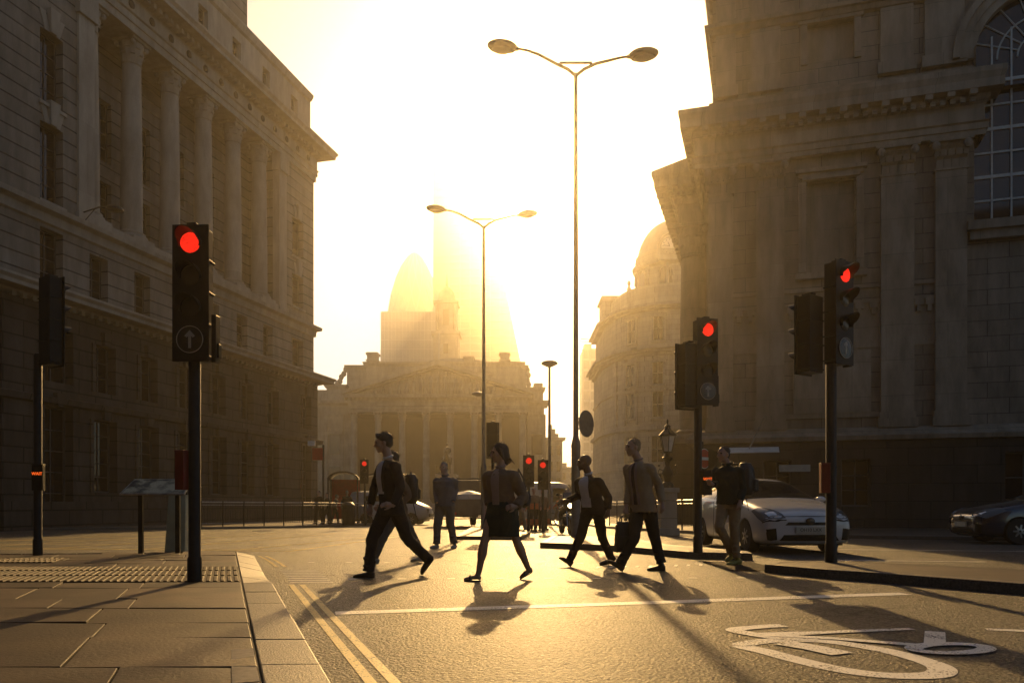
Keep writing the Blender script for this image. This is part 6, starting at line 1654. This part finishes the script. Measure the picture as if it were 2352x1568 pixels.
    # ---- hair
    if hairstyle != 'bald':
        mb = MB(); mb.m = Hm; rr = random.Random(int(px0))
        if hairstyle == 'short':
            mb.ball((-.026,0,.045),.1,.082,.092,20,14); mb.ball((-.055,0,.0),.068,.074,.075,16,10); mb.ball((.045,0,.09),.045,.06,.026,12,8)
            for i in range(22): a = rr.uniform(-1.0,1.0); b_ = rr.uniform(-.08,.07); mb.tube([(b_,.06*a,.105-.02*a*a-1.2*b_*b_),(b_+.02,.066*a,.124-.03*a*a-1.5*b_*b_+rr.uniform(-.004,.008))], [.018,.01], 5)
        elif hairstyle == 'cropped':
            mb.ball((-.026,0,.037),.0975,.0785,.089,20,14); mb.ball((-.055,0,-.005),.062,.07,.07,16,10)
        elif hairstyle == 'bob':
            mb.ball((-.03,0,.03),.105,.088,.105,20,14); mb.ball((-.06,0,-.03),.075,.082,.1,16,10); mb.tube([(-.06,0,-.02),(-.085,.01,-.1),(-.07,.02,-.16)], [.078,.062,.02], 12)
            for s in (-1,1): mb.tube([(.01,s*.078,.05),(.0,s*.088,-.02),(-.02,s*.082,-.09)], [.025,.024,.012], 8)
            for i in range(12): a = rr.uniform(-1,1); mb.tube([(-.09,.06*a,-.03),(-.13,.08*a+.01,-.1),(-.15+rr.uniform(-.03,.02),.09*a+.02,-.17)], [.012,.008,.002], 5)
        o = mb.build('hair', M[hair], e, smooth=180); remesh(o, .008 if not small else .02, 1)
        if not small:
            fb = MB(); fb.m = Hm; r2 = random.Random(int(px0)+1)
            for i in range(420):
                a = r2.uniform(0, 2*PI); b_ = r2.uniform(.05, 1.45); ca, sa, cb, sb_ = math.cos(a), math.sin(a), math.cos(b_), math.sin(b_)
                R0 = .09
                if ca*cb > .55 and sb_ < .75: continue
                p0 = Vector((-.026+.098*ca*cb, .08*sa*cb, .035+.092*sb_)); dr = Vector((ca*cb-.25, sa*cb, sb_*.9+(.1 if hairstyle != 'bob' else -.5))).normalized()
                ln = {'short': .026, 'cropped': .009, 'bob': .024}[hairstyle]*r2.uniform(.5, 1.3)
                side = Vector((r2.uniform(-1,1), r2.uniform(-1,1), r2.uniform(-1,.3)))*.35
                fb.tube([p0-dr*.01, p0+dr*ln*.5, p0+(dr+side).normalized()*ln], [.0016,.0012,.0004], 3, caps=False)
            fb.build('loose_hair', M[hair], o)
    # ---- trousers or skirt
    if not skirt:
        mb = MB()
        ell(mb, [(pel-up*.1,.11*bulk,.16*bulk),(pel,.122*bulk,.172*bulk),(pel+up*.1,.115*bulk,.16*bulk),(pel+up*.14,.10*bulk,.15*bulk)], f, l, 18)
        for s in (-1,1):
            h_, kn, an, heel, toe = legs[s]; fl = an*.97+kn*.03; dn = (an-kn).normalized()
            limb(mb, [h_+up*.04, h_*.7+kn*.3, h_*.35+kn*.65, kn, kn*.7+an*.3, kn*.35+an*.65, kn*.06+an*.94, an+dn*.03], [thigh*1.12,thigh,thigh*.9,thigh*.8,(shin+thigh*.8)/2,shin,shin*1.0,shin*1.1], 16)
            hd_ = an*.97+kn*.03
            for q in range(3): mb.ball(hd_+(kn-an).normalized()*(.03+.045*q)+f*(.02*(-1)**q), shin*1.02, shin*1.02, .02, 12, 6)
        o = mb.build('trousers', M[trousers], e, smooth=180); remesh(o, vox, 2, .022)
    else:
        mb = MB(); hz = W('hem'); kc = legs[1][1]*.5+legs[-1][1]*.5
        c2 = Vector((hz.x, hz.y, hz.z))
        ell(mb, [(c2,.155,.235),(c2*.5+pel*.5,.16,.225),(pel,.145,.195),(pel+up*.12,.12,.16),(pel+up*.2,.11,.15)], f, l, 24)
        o = mb.build('skirt', M[trousers], e, smooth=180); remesh(o, vox, 3, .012)
    # ---- jacket
    hz = pel.z-(.06 if hem is None else hem)
    mb = MB(); low = pel+Vector((0,0,hz-pel.z))+f*.0
    jr = [(low,.142*bulk,.205*bulk),(pel+up*.06,.137*bulk,.19*bulk),(sp(.33),.125*bulk,.168*bulk),(sp(.62),.138*bulk,.188*bulk),(sp(.82),.128*bulk,.205*bulk),(sp(.93),.098*bulk,.135*bulk),(sp(1.0),.068,.074)]
    ell(mb, jr, f, l, 22)
    for s in (-1,1):
        S_, el, wr = arms[s]; b0 = sleeve
        limb(mb, [S_-l*(s*.06)+up*.012, S_+l*(s*.006)-up*.008, S_*.6+el*.4, el, el*.55+wr*.45, wr*.96+el*.04], [.066*b0,.072*b0,.066*b0,.058*b0,.054*b0,.05*b0], 14)
    o = mb.build('jacket', M[jacket], e, smooth=180); remesh(o, vox, 2, .02)
    # ---- shirt front, lapels, tie: patches wrapped on the chest
    def patch(name, mat, wfun, scale, t0, t1, off=0.0):
        mb = MB(); n = 8; m_ = 10; vs = []
        ts = [t0+(t1-t0)*j/m_ for j in range(m_+1)]
        def radii(t):
            ks = [((low-pel).z/(neck-pel).z,.142,.205),(.06/(neck-pel).z,.137,.19),(.33,.125,.168),(.62,.138,.188),(.82,.128,.205),(.93,.098,.15),(1.0,.07,.078)]
            for (a,ra,la),(b_,rb_,lb) in zip(ks[:-1],ks[1:]):
                if t <= b_: q = (t-a)/(b_-a); return ra+(rb_-ra)*q, la+(lb-la)*q
            return ks[-1][1:]
        for lay in (scale, scale-.06):
            for t in ts:
                rf, rl = radii(t); c = sp(t); w = wfun(t)
                bk = bulk if t < .95 else 1
                for i in range(n+1):
                    a = w[0]+(w[1]-w[0])*i/n; vs.append(c+f*(rf*bk*lay*math.cos(a))+l*(rl*bk*lay*math.sin(a)))
        N_ = (n+1)*(m_+1); fs = []
        for j in range(m_):
            for i in range(n):
                q = j*(n+1)+i; fs.append((q,q+1,q+n+2,q+n+1)); q += N_; fs.append((q,q+n+1,q+n+2,q+1))
        rim = [i for i in range(n+1)]+[j*(n+1)+n for j in range(1,m_+1)]+[m_*(n+1)+i for i in range(n-1,-1,-1)]+[j*(n+1) for j in range(m_-1,0,-1)]
        for a, b_ in zip(rim, rim[1:]+rim[:1]): fs.append((a, a+N_, b_+N_, b_))
        mb.add(vs, fs); return mb.build(name, M[mat], e, smooth=60)
    if shirt:
        bot = J.get('shirt_bottom', .12); wide = J.get('shirt_width', .42)
        patch('shirt', shirt, lambda t: (-wide*(.75+.25*math.sin(t*3)), wide*(.75+.25*math.sin(t*3))), 1.045, bot, .985)
        if open_front:
            patch('lapel', jacket, lambda t: (wide*.8, wide*.8+.12+.35*max(0,(t-.5))), 1.085, .3, .97)
            patch('lapel', jacket, lambda t: (-wide*.8-.12-.35*max(0,(t-.5)), -wide*.8), 1.085, .3, .97)
        mb = MB(); nn = neck+up*.006+(head-neck)*.08
        mb.tube([nn+f*(.053*math.cos(a))+l*(.055*math.sin(a))+up*(.016-.02*math.cos(a)) for a in [2*PI*i/16 for i in range(17)]], .015, 8, caps=False); mb.build('collar', M[shirt], e, smooth=180)
        if tie: patch('tie', tie, lambda t: (-.1-.05*(1-t), .1+.05*(1-t)), 1.075, bot, .97)
    elif collar:
        mb = MB(); nn = neck+up*.004+(head-neck)*.06
        mb.tube([nn+f*(.06*math.cos(a))+l*(.062*math.sin(a))+up*(.018-.02*math.cos(a)) for a in [2*PI*i/16 for i in range(17)]], .024, 8, caps=False); mb.build('collar', M[jacket], e, smooth=180)
    # ---- shoes
    for s in (-1,1):
        h_, kn, an, heel, toe = legs[s]
        if feet == 'bare':
            u = (toe-heel).normalized(); sd = u.cross(up).normalized(); mb = MB()
            mb.hexa([heel-sd*.03-up*.006, toe-sd*.038-up*.006, toe+sd*.038-up*.006, heel+sd*.03-up*.006],[heel-sd*.03+up*.01, toe-sd*.038+up*.01, toe+sd*.038+up*.01, heel+sd*.03+up*.01])
            mid = heel*.35+toe*.65; mb.tube([mid-sd*.042, mid-sd*.036+up*.045, mid+up*.062, mid+sd*.036+up*.045, mid+sd*.042], .012, 6); mb.build('sandal', M[shoes], e, smooth=50)
        else: shoe(e, heel, toe, an, M[shoes], .05 if shoes != 'shoe_black' else .046)
    return e
M['eye'] = plain('eye', (.05,.04,.035), .15)

PA = person(895, 9.95, 'striding man in a dark suit and pale shirt, hand at his waist, leftmost walker', dict(
    head=(880.5,1017,0), neck=(892,1056,0), pelvis=(899,1160,.05),
    elbowR=(920,1118,-.2), wristR=(904,1160,-.28), handR=(876,1157,-.33), palmR=(0,.6,-.6), curlR=.35,
    elbowL=(861,1115,.2), wristL=(851,1160,.14), handL=(848,1182,.1), curlL=.5,
    kneeL=(855,1235,.05), ankleL=(847,1306,.03), heelL=(861,1326,.0), toeL=(811,1326.5,.0),
    kneeR=(934,1234,.15), ankleR=(983,1283,.3), heelR=(994,1281,.33), toeR=(969,1319,.33), shirt_bottom=.25, shirt_width=.45),
    (-.8,-.6), (-1,-.15,-.12), jacket='navy', trousers='navy', shirt='shirt', shoes='shoe_black', hem=.12, shin=.068, thigh=.094, hair='hair_dark', bulk=1.0)
PB = person(905, 12.3, 'man with a black backpack half hidden behind the leftmost striding man', dict(
    head=(899,1055,0), neck=(911,1088,0), pelvis=(915,1175,0),
    elbowR=(938,1135,-.15), wristR=(915,1168,-.2), handR=(898,1172,-.2), elbowL=(893,1130,.2), wristL=(880,1160,.15), handL=(868,1166,.15),
    kneeL=(883,1228,.0), ankleL=(862,1275,.0), heelL=(869,1294,.0), toeL=(833,1280,.0),
    kneeR=(945,1224,.2), ankleR=(969,1270,.25), heelR=(973,1287,.25), toeR=(943,1289.5,.25)),
    (-.93,-.35), (-1,-.1), jacket='brown_coat', trousers='grey_trouser', shoes='shoe_light', hair='hair_dark', shin=.062, vox=.011)
PC = person(1025, 16.7, 'man in a loose jacket and track trousers walking towards the viewer, hands in pockets', dict(
    head=(1019,1074,0), neck=(1023,1094,0), pelvis=(1022,1160,0),
    elbowR=(1047,1124,.05), wristR=(1041,1152,-.12), handR=(1037,1160,-.14), elbowL=(1000,1127,.05), wristL=(1004,1155,-.1), handL=(1008,1162,-.12), pocketR=True, pocketL=True,
    kneeL=(1005,1204,-.08), ankleL=(1003,1245,-.05), heelL=(1006,1257.5,-.0), toeL=(988,1259,-.18),
    kneeR=(1035,1204,0), ankleR=(1043,1245,.02), heelR=(1046,1257,.12), toeR=(1038,1259,-.1)),
    (-.25,-1), (-.35,-1), jacket='grey_cloth', trousers='grey_trouser', shoes='shoe_light', hair='hair_grey', hairstyle='cropped', bulk=1.12, hem=.02, thigh=.105, shin=.078, vox=.012)
PD = person(1150, 9.5, 'woman in a short coat, dark skirt and sandals striding across in the centre', dict(
    head=(1146,1040,0), neck=(1150,1076,0), pelvis=(1153,1163,0), hem=(1151,1231,0),
    elbowR=(1203,1140,-.1), wristR=(1186,1163,-.2), handR=(1166,1163,-.28), palmR=(0,.8,-.4), curlR=.7, elbowL=(1122,1125,.15), wristL=(1124,1160,.05), handL=(1124,1184,.03), curlL=.5,
    kneeL=(1112,1246,-.05), ankleL=(1100,1312,.0), heelL=(1105,1333.5,.0), toeL=(1066,1333,.0),
    kneeR=(1186,1240,.1), ankleR=(1212,1302,.2), heelR=(1223,1313,.22), toeR=(1194,1329.5,.22), shirt_bottom=.05, shirt_width=.3),
    (-.5,-.87), (-.93,-.4,-.1), jacket='brown_coat', trousers='skirt', skirt=True, shoes='shoe_black', feet='bare', hair='hair_dark', hairstyle='bob', hs=.95, hem=.13, shirt='pink_cloth', bulk=.97, sleeve=1.12, open_front=False)
PE = person(1355, 11.65, 'bald man in a black blazer over a white shirt, heel down, left of the briefcase', dict(
    head=(1342,1062,0), neck=(1352,1092,0), pelvis=(1362,1166,0),
    elbowR=(1396,1140,-.05), wristR=(1398,1170,-.12), handR=(1394,1186,-.14), curlR=.8, elbowL=(1328,1136,.1), wristL=(1305,1149,-.02), handL=(1288,1153,-.05), palmL=(.2,-.6,-.6), curlL=.9,
    kneeL=(1334,1231,0), ankleL=(1309,1284,0), heelL=(1312,1300,.0), toeL=(1283,1281,.0),
    kneeR=(1383,1234,.15), ankleR=(1405,1282,.25), heelR=(1411,1290,.28), toeR=(1377,1297,.28), shirt_bottom=.02, shirt_width=.55),
    (-.72,-.7), (-1,-.25,-.05), jacket='navy2', trousers='trouser_black', shirt='shirt', skin='skin_b', hairstyle='bald', hs=.98, hem=.1, bulk=1.03, thigh=.09, shin=.06, open_front=True, vox=.01)
PF = person(1475, 10.9, 'man in a tan jacket carrying a black briefcase, mid stride', dict(
    head=(1453,1027,0), neck=(1467,1060,0), pelvis=(1477,1160,0),
    elbowR=(1513,1112,-.1), wristR=(1521,1153,-.15), handR=(1521,1180,-.16), curlR=.55, elbowL=(1446,1112,.12), wristL=(1439,1160,-.0), handL=(1436,1184,-.02), curlL=1.0,
    kneeL=(1456,1236,-.1), ankleL=(1427,1290,-.1), heelL=(1430,1311,-.1), toeL=(1394,1289,-.1),
    kneeR=(1503,1231,.1), ankleR=(1518,1288,.05), heelR=(1528,1308.5,.05), toeR=(1486,1310,.05), shirt_bottom=.02, shirt_width=.42),
    (-.74,-.68), (-.95,-.45,-.05), jacket='tan', trousers='trouser_black', shirt='pink_cloth', tie='tie', hair='hair_fair', hairstyle='cropped', hem=.09, thigh=.1, shin=.068, bulk=1.04)
PG = person(1680, 11.9, 'man with a large dark backpack and khaki trousers, rightmost walker by the white car', dict(
    head=(1661,1043,0), neck=(1671,1069,0), pelvis=(1676,1152,0),
    elbowR=(1706,1124,-.1), wristR=(1700,1150,-.2), handR=(1697,1168,-.22), curlR=.6, elbowL=(1650,1112,.05), wristL=(1637,1112,-.15), handL=(1625,1107,-.25), palmL=(.3,.2,1), curlL=1.0,
    kneeL=(1653,1210,-.1), ankleL=(1677,1262,.1), heelL=(1684,1277,.15), toeL=(1670,1291,.05),
    kneeR=(1686,1212,-.05), ankleR=(1692,1274,.0), heelR=(1701,1293,.06), toeR=(1670,1297.5,-.05)),
    (-.62,-.78), (-.8,-.6,0), jacket='green_dark', trousers='khaki', shoes='shoe_green', hair='hair_dark', hairstyle='cropped', bulk=1.03, thigh=.092, shin=.06, hem=.04)

# ---- things they carry
def soft(name, label, cat, pts_builder, mat, loc, vox=.01, group=None):
    pass
def backpack(px, py, d, w, h, t, rz, label, straps=True):
    c = Vector(at(px, py, d)); e = empty('backpack', c, rz, label, 'backpack')
    mb = MB(); mb.tube([(0,0,-h/2),(0,0,-h*.3),(0,0,0),(0,0,h*.3),(0,0,h*.5)], [w*.42,w*.52,w*.55,w*.5,w*.3], 14, flat=(t/w,1)); mb.tube([(t*.45,0,-h*.35),(t*.5,0,0)], [w*.35,w*.33], 12, flat=(.5,1))
    o = mb.build('bag', M['bag'], e, smooth=180); remesh(o, .012, 3, .02)
    mb = MB()
    for s in (-1,1): mb.tube([(-t*.35,s*w*.3,h*.46),(-t*.8,s*w*.32,h*.5),(-t*1.25,s*w*.34,h*.3),(-t*1.2,s*w*.38,-h*.05),(-t*.5,s*w*.38,-h*.35)], .02, 6, flat=(1.4,.4))
    mb.build('shoulder_strap', M['bag'], e, smooth=50)
    mb = MB(); mb.tube([(0,-w*.3,-h*.45),(.02,-w*.34,-h*.65),(.05,-w*.36,-h*.95)], [.008,.008,.004], 5); mb.tube([(0,-.03,h*.5),(0,0,h*.56),(0,.03,h*.5)], .01, 6); mb.build('loose_strap', M['bag'], e)
    return e
backpack(944, 1122, 12.35, .32, .46, .2, R(25), 'black backpack worn by the man behind the suited man')
backpack(1713, 1100, 12.15, .36, .5, .26, R(-20), 'large dark backpack worn by the rightmost walker')
hb = empty('handbag', at(1205, 1140, 9.62), R(20), 'dark handbag tucked under the arm of the woman in the centre', 'handbag')
mb = MB(); mb.tube([(0,-.1,-.02),(0,0,-.03),(0,.12,-.01)], [.09,.105,.09], 12, flat=(.6,1.1)); o = mb.build('bag', M['bag'], hb, smooth=180); remesh(o, .012, 2, .012)
MB().tube([(-.01,-.1,.04),(-.05,-.08,.22),(-.08,0,.33),(-.06,.08,.2),(-.01,.1,.04)], .011, 6).build('handle', M['bag'], hb, smooth=60)
bc = empty('briefcase', at(1434, 1233, 10.9), R(10), 'soft black briefcase hanging from the hand of the man in the tan jacket', 'briefcase')
mb = MB(); mb.hexa([(-.13,-.075,-.2),(.14,-.075,-.2),(.14,.075,-.2),(-.13,.075,-.2)],[(-.115,-.05,.17),(.12,-.05,.17),(.12,.05,.17),(-.115,.05,.17)]); mb.tube([(-.09,0,.165),(.09,0,.175)], .05, 10)
o = mb.build('bag', M['bag'], bc, smooth=180); remesh(o, .01, 3, .014)
for y in (-.045,.045): MB().tube([(-.06,y,.17),(-.055,y*.9,.24),(-.03,y*.4,.3),(.02,y*.4,.3),(.05,y*.9,.24),(.06,y,.17)], .008, 6).build('handle', M['bag'], bc, smooth=60)
MB().box(-.1,.1,-.082,-.07,-.14,.02).build('front_pocket', M['bag'], bc, bevel=.01)

# ---- small figures beyond
def far_person(px, d, label, face, jacket, trousers, group, h=1.72, skin='skin_a', hair='hair_dark', walk=.12, dz=.1, bend=0, arm=0, seat=False):
    """same build, its joints laid out from a standing figure"""
    z0 = ground(d)+dz; x0 = at(px,0,d)[0]; s = h/1.75
    f = Vector((face[0],face[1],0)).normalized(); l = Vector((-f.y,f.x,0))
    def p(a, b, z):   # a forward, b to its left, z up -> picture tuple
        w = Vector((x0,d,z0))+f*(a*s)+l*(b*s)+Vector((0,0,z*s)); return (CX+w.x/w.y*F, HY-(w.z-CH)/w.y*F, w.y-d)
    if seat:
        J = dict(head=p(.28,0,1.48), neck=p(.17,0,1.3), pelvis=p(-.2,0,.92), elbowR=p(.3,.26,1.1), wristR=p(.48,.22,1.05), handR=p(.55,.2,1.03), elbowL=p(.3,-.26,1.1), wristL=p(.48,-.22,1.05), handL=p(.55,-.2,1.03),
                 kneeL=p(.15,-.2,.75), ankleL=p(-.05,-.16,.38), heelL=p(-.1,-.16,.3), toeL=p(.12,-.16,.27), kneeR=p(.2,.2,.85), ankleR=p(.05,.16,.5), heelR=p(.0,.16,.42), toeR=p(.22,.16,.4))
    else:
        J = dict(head=p(bend*.5+.02,0,1.63-bend*.3), neck=p(bend*.35,0,1.45-bend*.2), pelvis=p(0,0,.95), elbowR=p(-.05+arm,.26,1.15), wristR=p(.1+arm,.27,.95+arm*.8), handR=p(.14+arm,.27,.87+arm), elbowL=p(-.03,-.26,1.13), wristL=p(.08,-.27,.92), handL=p(.12,-.27,.84),
                 kneeL=p(walk+.02,-.1,.5), ankleL=p(walk*1.6,-.1,.1), heelL=p(walk*1.6-.06,-.1,.0), toeL=p(walk*1.6+.18,-.1,.0), kneeR=p(-walk*.3,.1,.49), ankleR=p(-walk*1.5,.1,.12), heelR=p(-walk*1.5-.06,.1,.02), toeR=p(-walk*1.5+.17,.1,.0))
    e = person(px, d, label, J, face, None, group, s, jacket, trousers, skin, hair, 'cropped', vox=.022, small=True, collar=False)
    return e
G1 = 'people behind the long guard rail'
far_person(732, 41.0, 'man in a dark suit and pale shirt walking behind the guard rail, leftmost there', (-.4,-1), 'navy', 'navy', G1)
far_person(752, 40.2, 'person in dark clothes behind the guard rail, second from the left', (-.9,-.3), 'navy2', 'trouser_black', G1, 1.6)
far_person(768, 41.5, 'stooping person beside the shelter, third from the left behind the guard rail', (.8,.3), 'brown_coat', 'navy', G1, 1.6, bend=.25)
far_person(797, 42.0, 'white-haired man in a suit and tie standing in front of the shelter', (.1,-1), 'navy', 'navy', G1, 1.75, hair='hair_grey', walk=.03)
G2 = 'people waiting near the small red traffic lights'
far_person(1197, 29, 'person bending over beside the orange barrier, just right of the woman', (.9,-.2), 'pink_cloth', 'khaki', G2, 1.6, dz=0, bend=.3)
far_person(1226, 31, 'person standing between the two small red traffic lights', (.2,-1), 'brown_coat', 'trouser_black', G2, 1.68, dz=0, walk=.03)
far_person(1246, 31.5, 'person with hair up, right of the small red traffic lights', (-.3,-1), 'brown_coat', 'trouser_black', G2, 1.62, dz=0, walk=.03)
far_person(1541, 27.5, 'child-sized curly-haired person behind the guard rail beside the lantern post', (-.9,-.2), 'pink_cloth', 'trouser_black', 'people behind the right guard rail', 1.5, walk=.08)
far_person(1444, 33, 'person leaning behind the guard rail, left of the man in the tan jacket', (-.8,.2), 'brown_coat', 'trouser_black', 'people behind the right guard rail', 1.6, bend=.1)
cyc = far_person(1283, 40, 'cyclist in an orange jacket in front of the pale van', (.5,-.87), 'orange_cloth', 'khaki', None, 1.75, dz=0, seat=True)
mrd = far_person(1302, 26.15, 'rider in dark leathers on the motorcycle with the lit headlamp', (-.1,-1), 'navy2', 'trouser_black', None, 1.7, dz=-.06, seat=True)
SUN_E = 5.0; SUN_C = (1.0, 0.61, 0.22); SKY_S = 0.06
HAZE_C = (1.0, 0.9, 0.73); HAZE_D = 0.0012; HAZE_G = 0.89; EXPO = 0.6
VB = 0
# ------------------------------------------------------------ camera, light, air
cam = bpy.data.cameras.new('camera'); co = bpy.data.objects.new('camera', cam); COL.objects.link(co)
co.location = (0, 0, CH); co.rotation_euler = (R(90), 0, 0)
cam.sensor_width = 36; cam.lens = 36*F/2352; cam.shift_y = (HY-784)/2352
cam.clip_end = 5000; cam.clip_start = 0.05
sc = bpy.context.scene; sc.camera = co
SUNPX = (1222, 372)
az = math.atan2(SUNPX[0]-CX, F); el = math.atan2(HY-SUNPX[1], math.hypot(F, SUNPX[0]-CX))
sd = Vector((math.sin(az)*math.cos(el), math.cos(az)*math.cos(el), math.sin(el)))
sl = bpy.data.lights.new('sun', 'SUN'); so = bpy.data.objects.new('sun', sl); COL.objects.link(so)
so.rotation_euler = (-sd).to_track_quat('-Z', 'Y').to_euler(); so.location = sd*60
sl.energy = SUN_E; sl.angle = R(0.53); sl.color = SUN_C
w = bpy.data.worlds.new('World'); sc.world = w; w.use_nodes = True
nt = w.node_tree; bg = nt.nodes['Background']
sky = nt.nodes.new('ShaderNodeTexSky'); sky.sky_type = 'NISHITA'; sky.sun_disc = False
sky.sun_elevation = el; sky.sun_rotation = az; sky.air_density = 1.0; sky.dust_density = 1.0; sky.ozone_density = 1.5
nt.links.new(sky.outputs[0], bg.inputs['Color']); bg.inputs['Strength'].default_value = SKY_S
m = bpy.data.materials.new('morning_haze'); m.use_nodes = True
for n in list(m.node_tree.nodes):
    if n.type != 'OUTPUT_MATERIAL': m.node_tree.nodes.remove(n)
out = [n for n in m.node_tree.nodes if n.type == 'OUTPUT_MATERIAL'][0]
pv = m.node_tree.nodes.new('ShaderNodeVolumePrincipled')
pv.inputs['Color'].default_value = HAZE_C+(1,); pv.inputs['Density'].default_value = HAZE_D; pv.inputs['Anisotropy'].default_value = HAZE_G
m.node_tree.links.new(pv.outputs[0], out.inputs['Volume'])
hz = MB().box(-150, 150, -40, 640, -2.4, 232).build('haze', m); tag(hz, 'thin golden morning haze filling the street', None, None, 'stuff')
sc.view_settings.view_transform = 'Standard'; sc.view_settings.look = 'None'; sc.view_settings.exposure = EXPO; sc.view_settings.gamma = 1
sc.render.engine = 'CYCLES'; cy = sc.cycles
cy.use_denoising = True; cy.denoiser = 'OPENIMAGEDENOISE'; cy.max_bounces = 6; cy.diffuse_bounces = 3; cy.glossy_bounces = 3
cy.volume_bounces = VB; cy.transmission_bounces = 4; cy.transparent_max_bounces = 8; cy.sample_clamp_indirect = 8; cy.caustics_reflective = False; cy.caustics_refractive = False
cy.use_adaptive_sampling = False
